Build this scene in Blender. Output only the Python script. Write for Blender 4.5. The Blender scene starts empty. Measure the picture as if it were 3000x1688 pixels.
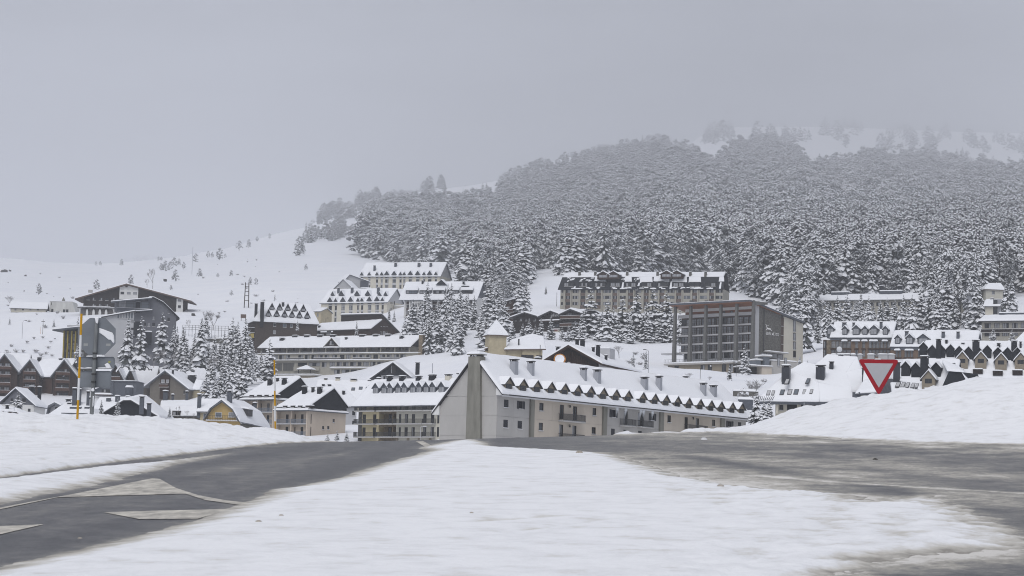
import bpy, math, random
import numpy as np
from mathutils import Vector, Matrix
random.seed(7)
SC = bpy.context.scene
COL = SC.collection
# ------------------------------------------------------------------ camera
FPX = 7083.0                      # focal length in photograph pixels (85 mm on a 36 mm wide frame, 3000 px)
PITCH, ROLL = math.radians(5.45), math.radians(1.5)
CAM = np.array([0.0, 0.0, 1.3])
_F = np.array([0, math.cos(PITCH), math.sin(PITCH)])
_R0 = np.array([1.0, 0, 0]); _U0 = np.array([0, -math.sin(PITCH), math.cos(PITCH)])
_R = math.cos(ROLL)*_R0 + math.sin(ROLL)*_U0
_U = -math.sin(ROLL)*_R0 + math.cos(ROLL)*_U0
cd = bpy.data.cameras.new('camera'); cam = bpy.data.objects.new('camera', cd); COL.objects.link(cam)
cam.matrix_world = Matrix(((_R[0], _U[0], -_F[0], CAM[0]), (_R[1], _U[1], -_F[1], CAM[1]), (_R[2], _U[2], -_F[2], CAM[2]), (0, 0, 0, 1)))
cd.sensor_width = 36; cd.lens = 85; cd.clip_start = 0.5; cd.clip_end = 33000
cd.dof.use_dof = True; cd.dof.focus_distance = 480; cd.dof.aperture_fstop = 13
SC.camera = cam
# ------------------------------------------------------------------ world, sun, exposure
SUN_EL, SUN_ROT = math.radians(52), math.radians(200)
w = bpy.data.worlds.new('World'); SC.world = w; w.use_nodes = True
nt = w.node_tree; N = nt.nodes; L = nt.links; N.clear()
out = N.new('ShaderNodeOutputWorld'); bg = N.new('ShaderNodeBackground'); bg.inputs['Strength'].default_value = 0.1
sky = N.new('ShaderNodeTexSky'); sky.sky_type = 'NISHITA'; sky.sun_disc = False
sky.sun_elevation = SUN_EL; sky.sun_rotation = SUN_ROT; sky.dust_density = 4; sky.air_density = 1.5
hs = N.new('ShaderNodeHueSaturation'); hs.inputs['Saturation'].default_value = 0.25; hs.inputs['Value'].default_value = 1.0
ov = N.new('ShaderNodeRGB'); ov.outputs[0].default_value = (3.42, 3.61, 4.16, 1)     # the even grey of the cloud layer
cl = N.new('ShaderNodeTexNoise'); cl.inputs['Scale'].default_value = 7; cl.inputs['Detail'].default_value = 4
tc = N.new('ShaderNodeTexCoord'); mp = N.new('ShaderNodeMapping'); mp.inputs['Scale'].default_value = (1, 1, 3.5)
L.new(tc.outputs['Generated'], mp.inputs[0]); L.new(mp.outputs[0], cl.inputs['Vector'])
cr = N.new('ShaderNodeMapRange'); cr.inputs['From Min'].default_value = 0.3; cr.inputs['From Max'].default_value = 0.7
cr.inputs['To Min'].default_value = 0.72; cr.inputs['To Max'].default_value = 1.26
L.new(cl.outputs['Fac'], cr.inputs['Value'])
mx = N.new('ShaderNodeMix'); mx.data_type = 'RGBA'; mx.inputs['Factor'].default_value = 0.9
L.new(sky.outputs[0], hs.inputs['Color']); L.new(hs.outputs[0], mx.inputs[6]); L.new(ov.outputs[0], mx.inputs[7])
ml = N.new('ShaderNodeVectorMath'); ml.operation = 'SCALE'
L.new(mx.outputs[2], ml.inputs[0]); L.new(cr.outputs[0], ml.inputs['Scale'])
L.new(ml.outputs[0], bg.inputs['Color']); L.new(bg.outputs[0], out.inputs['Surface'])
sl = bpy.data.lights.new('sun', 'SUN'); sl.energy = 1.5; sl.angle = math.radians(40); sl.color = (1.0, 0.975, 0.955)
so = bpy.data.objects.new('sun', sl); COL.objects.link(so)
so.rotation_euler = (math.radians(90)-SUN_EL, 0, math.radians(180)-SUN_ROT)
vs = SC.view_settings; vs.view_transform = 'Standard'; vs.look = 'None'; vs.gamma = 1; vs.exposure = 0.13; vs.use_curve_mapping = False
cy = SC.cycles; cy.max_bounces = 6; cy.diffuse_bounces = 3; cy.glossy_bounces = 2; cy.transmission_bounces = 4
cy.volume_bounces = 2; cy.transparent_max_bounces = 6; cy.use_denoising = True; cy.filter_width = 1.05; cy.caustics_reflective = False; cy.caustics_refractive = False
try: cy.denoiser = 'OPENIMAGEDENOISE'
except Exception: pass

# ------------------------------------------------------------------ helpers
def ray(px, py): return _F + _R*((px-1500)/FPX) + _U*((844-py)/FPX)
def at(px, py, D): return CAM + ray(px, py)*D
def proj(P):
    d = np.asarray(P) - CAM; z = d@_F
    return 1500 + FPX*(d@_R)/z, 844 - FPX*(d@_U)/z, z
def Z(ox, oy, s): return lambda x, y: (ox + x/s, oy + y/s)
z1 = Z(0,780,3.018); z2 = Z(500,860,3.622); z3 = Z(700,740,3.917); z4 = Z(700,1040,4.293); z5 = Z(1240,980,4.391); z6 = Z(1700,1020,4.6)
z7 = Z(1400,780,4.293); z8 = Z(1900,840,4.83); zr = Z(2300,800,3.15); zl = Z(1040,740,5.855); zb = Z(0,1020,6.133); zc = Z(380,1020,6.038)
zm = Z(1620,770,4.86); zs = Z(2200,1000,5.367); zd = Z(2620,960,6.779); ze = Z(160,900,7.156); zt = Z(2380,900,4.155); zg = Z(0,1180,2.576); zh = Z(1000,1180,2.576); zi = Z(2000,1080,2.383)
zf = Z(800,460,2.862); zk = Z(0,680,2.862)
MATS = {}
def mat(name, col, rough=0.85, spec=0.3, noise=0.0, nscale=1.0, stretch=(1,1,1), metal=0.0, bump=0.0, bscale=4.0, col2=None):
    if name in MATS: return MATS[name]
    m = bpy.data.materials.new(name); m.use_nodes = True; t = m.node_tree; b = t.nodes['Principled BSDF']
    b.inputs['Roughness'].default_value = rough; b.inputs['Metallic'].default_value = metal
    b.inputs['Specular IOR Level'].default_value = spec
    b.inputs['Base Color'].default_value = (*col, 1)
    if noise or col2 or bump:
        c = t.nodes.new('ShaderNodeTexCoord'); mpn = t.nodes.new('ShaderNodeMapping'); mpn.inputs['Scale'].default_value = stretch
        t.links.new(c.outputs['Object'], mpn.inputs[0])
    if noise or col2:
        n = t.nodes.new('ShaderNodeTexNoise'); n.inputs['Scale'].default_value = nscale; n.inputs['Detail'].default_value = 5; n.inputs['Roughness'].default_value = 0.65
        t.links.new(mpn.outputs[0], n.inputs['Vector'])
        r = t.nodes.new('ShaderNodeValToRGB')
        c2 = col2 if col2 else tuple(x*(1+noise) for x in col)
        c1 = col if col2 else tuple(x*(1-noise) for x in col)
        r.color_ramp.elements[0].position = 0.32; r.color_ramp.elements[0].color = (*c1, 1)
        r.color_ramp.elements[1].position = 0.68; r.color_ramp.elements[1].color = (*c2, 1)
        t.links.new(n.outputs['Fac'], r.inputs[0]); t.links.new(r.outputs[0], b.inputs['Base Color'])
    if bump:
        n2 = t.nodes.new('ShaderNodeTexNoise'); n2.inputs['Scale'].default_value = bscale; n2.inputs['Detail'].default_value = 6
        t.links.new(mpn.outputs[0], n2.inputs['Vector'])
        bp = t.nodes.new('ShaderNodeBump'); bp.inputs['Strength'].default_value = bump; bp.inputs['Distance'].default_value = 0.1
        t.links.new(n2.outputs['Fac'], bp.inputs['Height']); t.links.new(bp.outputs[0], b.inputs['Normal'])
    MATS[name] = m; return m
SNOW = mat('snow', (0.84,0.855,0.89), 0.75, 0.25, noise=0.02, nscale=0.3, bump=0.35, bscale=1.2)
HILLSNOW = mat('hill_snow', (0.80,0.82,0.87), 0.8, 0.2, col2=(0.87,0.88,0.91), nscale=0.035, bump=0.5, bscale=0.12)

def link(name, me, parent=None):
    o = bpy.data.objects.new(name, me); COL.objects.link(o)
    if parent is not None: o.parent = parent
    return o
def tag(o, label=None, cat=None, group=None, kind=None):
    if label: o['label'] = label
    if cat: o['category'] = cat
    if group: o['group'] = group
    if kind: o['kind'] = kind
    return o
def thing(name, label, cat, loc=(0,0,0), rz=0, group=None):
    o = bpy.data.objects.new(name, None); COL.objects.link(o); o.location = loc; o.rotation_euler = (0,0,rz)
    o.empty_display_size = 0.5
    return tag(o, label, cat, group)
class MB:
    """collects faces with material slots; build() links them as one mesh object"""
    def __init__(s): s.v = []; s.f = []; s.m = []; s.smooth = False
    def add(s, vs, fs, m=0):
        b = len(s.v); s.v += [tuple(p) for p in vs]
        for f in fs: s.f.append(tuple(b+i for i in f)); s.m.append(m)
        return s
    def quad(s, a, b, c, d, m=0): return s.add([a,b,c,d], [(0,1,2,3)], m)
    def poly(s, pts, m=0): return s.add(pts, [tuple(range(len(pts)))], m)
    def box(s, x0,x1,y0,y1,z0,z1, m=0, mtop=None):
        vs = [(x0,y0,z0),(x1,y0,z0),(x1,y1,z0),(x0,y1,z0),(x0,y0,z1),(x1,y0,z1),(x1,y1,z1),(x0,y1,z1)]
        s.add(vs, [(0,3,2,1),(0,1,5,4),(1,2,6,5),(2,3,7,6),(3,0,4,7)], m)
        return s.add(vs, [(4,5,6,7)], m if mtop is None else mtop)
    def hexa(s, lo, hi, m=0):
        """two matching loops of points joined into a solid"""
        n = len(lo); vs = list(lo)+list(hi)
        fs = [tuple(range(n-1,-1,-1)), tuple(range(n,2*n))] + [(i,(i+1)%n,n+(i+1)%n,n+i) for i in range(n)]
        return s.add(vs, fs, m)
    def bar(s, a, b, r, n=5, m=0, r2=None):
        a = np.array(a,float); b = np.array(b,float); d = b-a; d /= (np.linalg.norm(d)+1e-9)
        x = np.cross(d, [0,0,1.0] if abs(d[2])<0.9 else [1.0,0,0]); x /= np.linalg.norm(x); y = np.cross(d,x); r2 = r if r2 is None else r2
        lo = [a+(x*math.cos(2*math.pi*i/n)+y*math.sin(2*math.pi*i/n))*r for i in range(n)]
        hi = [b+(x*math.cos(2*math.pi*i/n)+y*math.sin(2*math.pi*i/n))*r2 for i in range(n)]
        return s.hexa(lo, hi, m)
    def mesh(s, name, mats):
        me = bpy.data.meshes.new(name); me.from_pydata([tuple(float(c) for c in p) for p in s.v], [], s.f)
        for m in mats: me.materials.append(m)
        me.polygons.foreach_set('material_index', s.m)
        if s.smooth: me.polygons.foreach_set('use_smooth', [True]*len(s.f))
        me.update(); return me
    def build(s, name, mats, parent=None):
        return link(name, s.mesh(name, mats if isinstance(mats,(list,tuple)) else [mats]), parent)
def grid_mesh(name, P, mats, smooth=True, attr=None):
    """P: (rows, cols, 3)"""
    r, c = P.shape[:2]; me = bpy.data.meshes.new(name)
    idx = np.arange(r*c).reshape(r,c)
    q = np.stack([idx[:-1,:-1], idx[:-1,1:], idx[1:,1:], idx[1:,:-1]], -1).reshape(-1,4)
    me.vertices.add(r*c); me.vertices.foreach_set('co', P.reshape(-1).astype(np.float32))
    me.loops.add(len(q)*4); me.loops.foreach_set('vertex_index', q.reshape(-1).astype(np.int32))
    me.polygons.add(len(q)); me.polygons.foreach_set('loop_start', np.arange(0,len(q)*4,4,dtype=np.int32))
    if smooth: me.polygons.foreach_set('use_smooth', np.ones(len(q),bool))
    for m in mats: me.materials.append(m)
    me.update(calc_edges=True)
    if attr:
        for k, a in attr.items():
            at_ = me.attributes.new(k, 'FLOAT', 'POINT'); at_.data.foreach_set('value', a.reshape(-1).astype(np.float32))
    me.validate(); return me
# cheap tileable-free value noise in numpy
_rng = np.random.RandomState(3); _TAB = _rng.rand(256,256)
def vnoise(x, y):
    xi = np.floor(x).astype(int); yi = np.floor(y).astype(int); fx = x-xi; fy = y-yi
    fx = fx*fx*(3-2*fx); fy = fy*fy*(3-2*fy)
    g = lambda a,b: _TAB[a & 255, b & 255]
    return (g(xi,yi)*(1-fx)+g(xi+1,yi)*fx)*(1-fy) + (g(xi,yi+1)*(1-fx)+g(xi+1,yi+1)*fx)*fy
def fbm(x, y, o=4):
    s = 0; a = 0.5
    for k in range(o): s = s + a*(vnoise(x*2**k+17*k, y*2**k+31*k)-0.5); a *= 0.55
    return s
def sdist(X, Y, poly):
    """signed distance (inside positive) of points to a polygon"""
    P = np.array(poly, float); Q = np.roll(P,-1,0); d = np.full(X.shape, 1e9); ins = np.zeros(X.shape,bool)
    for (ax,ay),(bx,by) in zip(P,Q):
        ex,ey = bx-ax,by-ay; t = np.clip(((X-ax)*ex+(Y-ay)*ey)/(ex*ex+ey*ey+1e-12),0,1)
        d = np.minimum(d, np.hypot(X-ax-t*ex, Y-ay-t*ey))
        c = ((ay>Y)!=(by>Y)) & (X < (bx-ax)*(Y-ay)/((by-ay)+1e-12)+ax); ins ^= c
    return np.where(ins, d, -d)

# ------------------------------------------------------------------ hillside and valley: one height field
COLS = {  # photo column: (distance, image row of the ground there)
 -900:[(95,1345),(300,1335),(500,1300),(700,1230),(860,1165),(900,1075),(1050,925),(1250,850),(1700,745),(1800,738),(2100,745),(4300,850)],
 0:  [(95,1345),(300,1335),(500,1300),(700,1230),(860,1165),(905,1075),(1050,922),(1250,850),(1650,758),(1750,756),(2100,790),(4300,900)],
 250:[(95,1345),(300,1335),(500,1300),(700,1240),(860,1170),(920,1075),(1000,940),(1050,918),(1250,860),(1650,778),(1750,777),(2100,800),(4300,900)],
 450:[(95,1345),(300,1335),(500,1300),(700,1240),(860,1172),(905,1070),(950,968),(1050,905),(1250,840),(1650,764),(1750,762),(2100,790),(4300,900)],
 600:[(95,1345),(300,1335),(500,1300),(700,1212),(850,1130),(905,1040),(950,970),(1050,910),(1250,820),(1650,742),(1750,740),(2100,790),(4300,900)],
 780:[(95,1345),(300,1335),(500,1300),(620,1230),(700,1160),(880,1110),(914,1025),(1050,915),(1150,850),(1300,770),(1650,690),(1750,686),(2100,770),(4300,900)],
 1000:[(95,1345),(300,1335),(500,1310),(600,1200),(700,1150),(860,1112),(930,1000),(1080,965),(1150,850),(1300,735),(1650,612),(1750,606),(2100,700),(4300,900)],
 1200:[(95,1345),(300,1345),(420,1330),(520,1320),(600,1190),(700,1140),(800,1085),(900,1000),(1020,910),(1150,850),(1250,770),(1400,700),(1650,570),(1750,560),(2100,650),(4300,900)],
 1440:[(95,1345),(350,1345),(430,1310),(560,1170),(640,1115),(750,1065),(830,1030),(900,985),(1000,920),(1150,840),(1300,755),(1650,548),(1750,532),(2100,600),(4300,900)],
 1600:[(95,1345),(350,1345),(430,1310),(560,1150),(640,1110),(740,1050),(830,1005),(900,962),(980,920),(1060,850),(1150,805),(1700,505),(1850,468),(2200,560),(4300,900)],
 1800:[(95,1345),(380,1345),(430,1305),(560,1160),(650,1105),(740,1060),(830,1010),(900,970),(1000,915),(1060,850),(1150,810),(1700,475),(1880,425),(2200,520),(4300,900)],
 2050:[(95,1345),(300,1345),(420,1320),(500,1200),(600,1130),(680,1080),(740,1088),(800,1050),(900,960),(1000,905),(1080,850),(1180,805),(1700,480),(1950,425),(2150,420),(2600,376),(2800,374),(4300,800)],
 2250:[(95,1345),(300,1345),(400,1280),(480,1215),(600,1140),(700,1105),(770,1085),(850,1000),(950,925),(1080,850),(1200,805),(1800,470),(2000,430),(2600,372),(2800,371),(4300,800)],
 2450:[(95,1345),(300,1335),(400,1275),(480,1200),(600,1110),(700,1062),(760,1048),(850,985),(950,920),(1100,850),(1250,780),(1700,550),(1950,470),(2100,440),(2600,372),(2800,372),(4300,800)],
 2750:[(95,1345),(300,1325),(400,1265),(480,1190),(540,1150),(700,1062),(780,1010),(850,968),(950,915),(1100,850),(1250,780),(1700,570),(1950,500),(2100,460),(2600,385),(2800,386),(4300,800)],
 3000:[(95,1345),(300,1325),(400,1265),(480,1190),(540,1140),(650,1050),(740,985),(850,905),(1000,850),(1250,750),(1700,570),(1950,510),(2100,470),(2600,392),(2800,392),(4300,800)],
 3900:[(95,1345),(300,1325),(400,1265),(540,1120),(740,970),(850,905),(1000,850),(1250,750),(1700,570),(2100,450),(2600,385),(2800,385),(4300,800)],
}
far = lambda D, c: D if D <= 1150 else (1150+(D-1150)*float(np.interp(c,[450,600,780,1000,1250],[3.4,4.0,5.5,8.5,11.0])) if D < 4000 else 23000)      # the upper slopes lie well back in the mist
COLS = {k: [(far(D, k), y) for D, y in v] for k, v in COLS.items()}
_cx = np.array(sorted(COLS)); _Dg = np.concatenate([np.arange(95,1300,9.0), np.arange(1300,6600,60.0), np.arange(6600,20000,200.0), np.arange(20000,23100,700.0)])
_tab = np.array([np.interp(_Dg, [a for a,b in COLS[c]], [b for a,b in COLS[c]]) for c in _cx])
_pxg = np.arange(-900, 3901, 20.0)
_yg = np.array([np.interp(_pxg, _cx, _tab[:,j]) for j in range(len(_Dg))])      # rows D, cols px
def _smooth(A, k, ax):
    for _ in range(k):
        p = np.concatenate([np.take(A,[0],ax), A, np.take(A,[-1],ax)], ax)
        n = A.shape[ax]; A = 0.25*np.take(p,range(n),ax)+0.5*np.take(p,range(1,n+1),ax)+0.25*np.take(p,range(2,n+2),ax)
    return A
_yg = _smooth(_smooth(_yg, 6, 0), 12, 1)
def ground_row(px, D):
    """image row of the hillside at a photo column and distance"""
    i = np.clip((np.asarray(px,float)+900)/20, 0, len(_pxg)-1.001); j = np.clip(np.interp(D, _Dg, np.arange(len(_Dg))), 0, len(_Dg)-1.001)
    i0 = i.astype(int) if hasattr(i,'astype') else int(i); j0 = np.asarray(j).astype(int); fi = i-i0; fj = j-j0
    return (_yg[j0,i0]*(1-fi)+_yg[j0,i0+1]*fi)*(1-fj)+(_yg[j0+1,i0]*(1-fi)+_yg[j0+1,i0+1]*fi)*fj
def D_at_row(px, py, lo=560, hi=18500):
    """distance at which the hillside shows at this row (first crossing going up the hill)"""
    Ds = np.concatenate([np.arange(lo,1300,4.0),np.arange(1300,hi,15.0)]); r = ground_row(np.full(Ds.shape,float(px)), Ds)
    k = np.argmax(r <= py); return float(Ds[k]) if (r<=py).any() else float(hi)
_PX, _DD = np.meshgrid(_pxg, _Dg)
_T = CAM + (_F + _R*((_PX[...,None]-1500)/FPX) + _U*((844-_yg[...,None])/FPX))*_DD[...,None]
_amp = np.clip((_DD-400)/600, 0, 1)*2.2 + 0.25 + np.clip((_DD-1300)/3000,0,1)*4
_T[...,2] += fbm(_T[...,0]/45, _T[...,1]/45, 4)*_amp + fbm(_T[...,0]/9, _T[...,1]/9, 3)*0.5*np.clip(_amp,0,1)
hill = link('hillside', grid_mesh('hillside', _T, [HILLSNOW])); tag(hill, kind='structure')
def ground_pt(px, D, sink=0.0):
    p = at(px, float(ground_row(px, D)), D); p[2] -= sink; return p

# ------------------------------------------------------------------ foreground: road, snow, banks
HC = 1.3
def groundZ(py): return HC*FPX/(py-1133.0)
def gp(px, Zc):
    """point of the road surface at a photo column and camera depth"""
    Zc = np.asarray(Zc,float); px = np.asarray(px,float); Yc = -HC - Zc*(1133-844)/FPX
    P = CAM + _F*Zc[...,None] + _R*((px-1500)/FPX*Zc)[...,None] + _U*Yc[...,None]
    zc = np.interp(px, [-1500,900,1300,1750,2100,4500], [55,55,58,63,70,72])
    d = np.maximum(Zc-zc, 0); P[...,2] -= np.where(d<22, 0.0042*d*d, 0.0042*484+0.185*(d-22)); return P
_rows = [4,5,6,7,8,9,10,11,12,13,14,15]
y = 1735.0
while y > 1258: _rows.append(HC*FPX/(y-1133)); y -= 2.4
zz = _rows[-1]
while zz < 128: zz += 1.2; _rows.append(zz)
_rows = np.array(_rows)
_cols = np.concatenate([np.arange(-1500,-100,70.0), np.arange(-100,3100,5.5), np.arange(3100,4501,70.0)])
GX, GZ = np.meshgrid(_cols, _rows); GY = 1133 + HC*FPX/GZ
WX = (GX-1500)/FPX*GZ                                # metres across, at depth GZ
def gw(pts): return [((x-1500)/FPX*groundZ(y), groundZ(y)) for x,y in pts]
road_pts = gp(GX, GZ)
# snow depth
ISL = [(-700,1830),(-200,1712),(0,1661),(194,1619),(359,1580),(582,1522),(722,1471),(796,1434),(860,1428),(1000,1398),(1140,1352),(1217,1332),(1258,1321),(1225,1314),(1272,1302),(1330,1290),(1392,1286),(1423,1297),(1446,1309),(1493,1313),(1606,1319),(1738,1326),(1790,1331),(1830,1342),(1900,1368),(2000,1395),(2200,1425),(2399,1448),(2503,1450),(2587,1478),(2697,1452),(2770,1482),(2850,1530),(2965,1584),(2935,1608),(2671,1636),(2530,1684),(2420,1760),(2300,1900)]
isl = sdist(WX, GZ, gw(ISL))
n1 = fbm(WX*1.1, GZ*0.8, 4); n2 = fbm(WX*4.5, GZ*3.2, 3); n3 = fbm(WX*0.42+7, GZ*0.05+3, 3); n4 = fbm(WX*11, GZ*7, 2)
right = np.clip((GX-1620)/500, 0, 1)
ISH = np.minimum(0.06, isl*0.10) + n1*0.017 + n2*0.009*(1+1.5*right) + n4*0.006
ISH += right*(n3*0.11 + n2*0.035 + n4*0.02 - 0.006)*np.clip(1.5-isl/2.6,0,1)
for x0,y0,x1,y1,wd,dp in [(1325,1546,1760,1516,0.14,0.030),(1900,1478,2500,1462,0.12,0.022),(2330,1700,2480,1455,0.28,0.014),(2600,1650,2650,1480,0.22,0.016),(2180,1740,2270,1540,0.25,0.010),(1300,1600,2050,1500,0.10,0.018),(900,1560,1500,1530,0.2,0.012)]:
    (xa,za),(xb,zb_) = gw([(x0,y0),(x1,y1)]); t_ = np.clip(((WX-xa)*(xb-xa)+(GZ-za)*(zb_-za))/((xb-xa)**2+(zb_-za)**2),0,1)
    ISH -= dp*np.exp(-(np.hypot(WX-xa-t_*(xb-xa), GZ-za-t_*(zb_-za))/wd)**2)*(1+2.0*n2)*np.sin(np.pi*np.clip(t_,0.05,0.95))
ISH = np.where(isl < -0.55, -0.05, ISH)
st1, st2 = n1, n2
LB = [(-1500,2300),(-600,1560),(0,1478),(233,1432),(388,1397),(582,1347),(737,1315),(870,1301),(985,1292),(1040,1150),(-1500,1150)]
def gw2(pts): return [((x-1500)/FPX*(groundZ(y) if y>1200 else 135.0), groundZ(y) if y>1200 else 135.0) for x,y in pts]
lsd = sdist(WX, GZ, gw2(LB))
LSH = np.minimum(0.10, lsd*0.12) + st1*0.035 + st2*0.014
_yt = np.interp(GX, [-1500,0,388,582,737,900], [1640,1408,1356,1332,1312,1296]); _zt = groundZ(_yt)     # dirty wheel track in the verge snow
LSH -= 0.16*np.exp(-(np.abs(GZ-_zt)/np.interp(GX,[-500,0,400,737],[1.1,1.3,1.8,1.3]))**4)*(1+n1*0.6)
_yt2 = np.interp(GX, [-1500,0,388,582,800], [1550,1378,1327,1312,1296]); LSH -= 0.10*np.exp(-((GZ-groundZ(_yt2))/0.42)**2)*(0.8+n1)
zf_ = np.interp(GX, [-1500,0,300,600,930,990], [40,48,50,54,57,58]); zcr = np.interp(GX, [-1500,0,600,930,1000], [52,56,58,59,59])
yc = np.interp(GX, [-1500,0,233,466,606,699,804,862,932,985], [1196,1223,1226,1229,1240,1253,1263,1276,1289,1297])
Hb = np.maximum(0,(1133+HC*FPX/zcr - yc)/FPX*zcr)
s = np.clip((GZ-zf_)/(zcr-zf_),0,1); s = s*s*(3-2*s)
LSH = LSH + np.where(lsd>0, Hb*s*(1+0.22*fbm(WX*1.4,GZ*0.5,3)) + s*0.16*fbm(WX*3.5,GZ*2.0,4) + np.exp(-((GZ-zf_)/1.1)**2)*0.13*np.maximum(0,n2+0.6*n4), 0)
RB = [(1990,1262),(2062,1268),(2200,1272),(2330,1278),(2480,1287),(2700,1298),(3000,1304),(4500,1330),(4500,1150),(1990,1150)]
rsd = sdist(WX, GZ, gw2(RB))
RSH = np.minimum(np.interp(GX,[2020,2330],[0.025,0.10]), rsd*0.10) + st1*0.04 + st2*0.012
zf2 = np.interp(GX, [1990,2062,2300,2600,3000,4500], [67,66,63,58,56,50]); zc2 = np.interp(GX, [1990,2062,2300,3000,4500], [71,72,72,68,62])
yc2 = np.interp(GX, [1990,2062,2120,2155,2213,2270,2330,2447,2563,2680,2796,2890,3000,3400,4500], [1264,1265,1262,1259,1248,1230,1209,1182,1166,1153,1136,1122,1119,1106,1086])
Hb2 = np.maximum(0,(1133+HC*FPX/zc2 - yc2)/FPX*zc2)
s2 = np.clip((GZ-zf2)/(zc2-zf2),0,1); s2 = s2*s2*(3-2*s2)
RSH = RSH + np.where(rsd>0, Hb2*s2*(1+0.20*fbm(WX*0.9,GZ*0.6,3)) + s2*(0.26*fbm(WX*1.6,GZ*1.0,4)) + np.exp(-((GZ-zf2)/2.0)**2)*0.15*np.maximum(0,n2+0.5*n1), 0)
# ridges of pushed snow along the crest in front of the long hotel
crest = np.interp(GX, [1250,1800,2100], [60,66,69]); cm = np.exp(-((GZ-crest)/0.9)**2)*np.clip((GX-1780)/60,0,1)*np.clip((2110-GX)/60,0,1)
CSH = cm*(0.10+0.75*np.maximum(0,fbm(WX*1.6,GZ*0.4,3))) - 0.05
H = np.maximum(np.maximum(ISH, LSH), np.maximum(RSH, CSH))
H = np.maximum(H, -0.06)
snow_pts = road_pts.copy(); snow_pts[...,2] += H
# wear and slush on the asphalt, and wet sheen painted as lighter streaks at left
sl_edge = np.exp(np.minimum(0, H)/0.018); slr = np.clip((GX-1450)/650,0,1); nearisl = np.exp(np.minimum(0,isl)/0.9)
lsl = np.exp(np.minimum(0,lsd)/0.8); rsl = np.exp(np.minimum(0,rsd)/4.5)
slush_sheen = 0.10 + 0.30*sl_edge + slr*(0.31 + 0.55*n1 + 0.35*n2 + 0.9*fbm(WX*0.35+0.05*GZ, GZ*0.10, 3)) + (1-slr)*(0.35*fbm(WX*1.6-0.05*GZ, GZ*0.05, 3) + 0.2*n2)  # the left-hand noise streaks put the sheen of wet asphalt into its colour
slush_sheen += slr*0.40*nearisl + 0.30*lsl*(0.6+n1*2) + 0.35*rsl*(0.7+2*n1)
for x0,y0,x1,y1,wd,am in [(2000,1335,2560,1425,0.30,-0.30),(2560,1425,3100,1560,0.30,-0.30),(2300,1330,2950,1440,0.45,-0.22),(2240,1395,2560,1420,0.16,0.40),(2560,1420,3060,1448,0.10,0.45),(1800,1285,2500,1340,0.5,-0.12),(-300,1530,700,1330,0.35,-0.10),(100,1560,900,1360,0.3,0.10),(560,1390,1000,1330,0.35,0.16)]:
    (xa,za),(xb,zb_) = gw([(x0,y0),(x1,y1)]); t_ = np.clip(((WX-xa)*(xb-xa)+(GZ-za)*(zb_-za))/((xb-xa)**2+(zb_-za)**2),0,1)
    slush_sheen += am*np.exp(-(np.hypot(WX-xa-t_*(xb-xa), GZ-za-t_*(zb_-za))/wd)**2)*(1+1.2*n2)
slush_sheen -= np.clip((GX-2350)/200,0,1)*np.clip((GY-1600)/60,0,1)*(0.34-0.5*np.maximum(0,n1))
def snow_ground_mat():
    m = mat('ground_snow', (0.83,0.845,0.88), 0.75, 0.25); t = m.node_tree; b = t.nodes['Principled BSDF']
    c = t.nodes.new('ShaderNodeTexCoord'); mpn = t.nodes.new('ShaderNodeMapping'); mpn.inputs['Scale'].default_value = (1.0,0.8,1.0)
    t.links.new(c.outputs['Object'], mpn.inputs[0])
    n = t.nodes.new('ShaderNodeTexNoise'); n.inputs['Scale'].default_value = 2.2; n.inputs['Detail'].default_value = 9; n.inputs['Roughness'].default_value = 0.66
    t.links.new(mpn.outputs[0], n.inputs['Vector'])
    a = t.nodes.new('ShaderNodeAttribute'); a.attribute_name = 'depth'          # thin snow shows the grit under it
    mr = t.nodes.new('ShaderNodeMapRange'); mr.inputs['From Min'].default_value = 0.0; mr.inputs['From Max'].default_value = 0.05
    mr.inputs['To Min'].default_value = 0.40; mr.inputs['To Max'].default_value = -0.05
    t.links.new(a.outputs['Fac'], mr.inputs['Value'])
    ad = t.nodes.new('ShaderNodeMath'); ad.operation = 'ADD'; t.links.new(n.outputs['Fac'], ad.inputs[0]); t.links.new(mr.outputs[0], ad.inputs[1])
    r = t.nodes.new('ShaderNodeValToRGB'); e = r.color_ramp.elements
    e[0].position = 0.40; e[0].color = (0.86,0.872,0.90,1); e[1].position = 0.95; e[1].color = (0.30,0.285,0.26,1)
    k = e.new(0.52); k.color = (0.80,0.812,0.84,1); k = e.new(0.60); k.color = (0.72,0.72,0.72,1); k = e.new(0.76); k.color = (0.55,0.53,0.49,1)
    t.links.new(ad.outputs[0], r.inputs[0]); t.links.new(r.outputs[0], b.inputs['Base Color'])
    n2 = t.nodes.new('ShaderNodeTexNoise'); n2.inputs['Scale'].default_value = 5; n2.inputs['Detail'].default_value = 8; n2.inputs['Roughness'].default_value = 0.65
    t.links.new(c.outputs['Object'], n2.inputs['Vector'])
    bp = t.nodes.new('ShaderNodeBump'); bp.inputs['Strength'].default_value = 0.5; bp.inputs['Distance'].default_value = 0.08
    t.links.new(n2.outputs['Fac'], bp.inputs['Height']); t.links.new(bp.outputs[0], b.inputs['Normal'])
    return m
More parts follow.
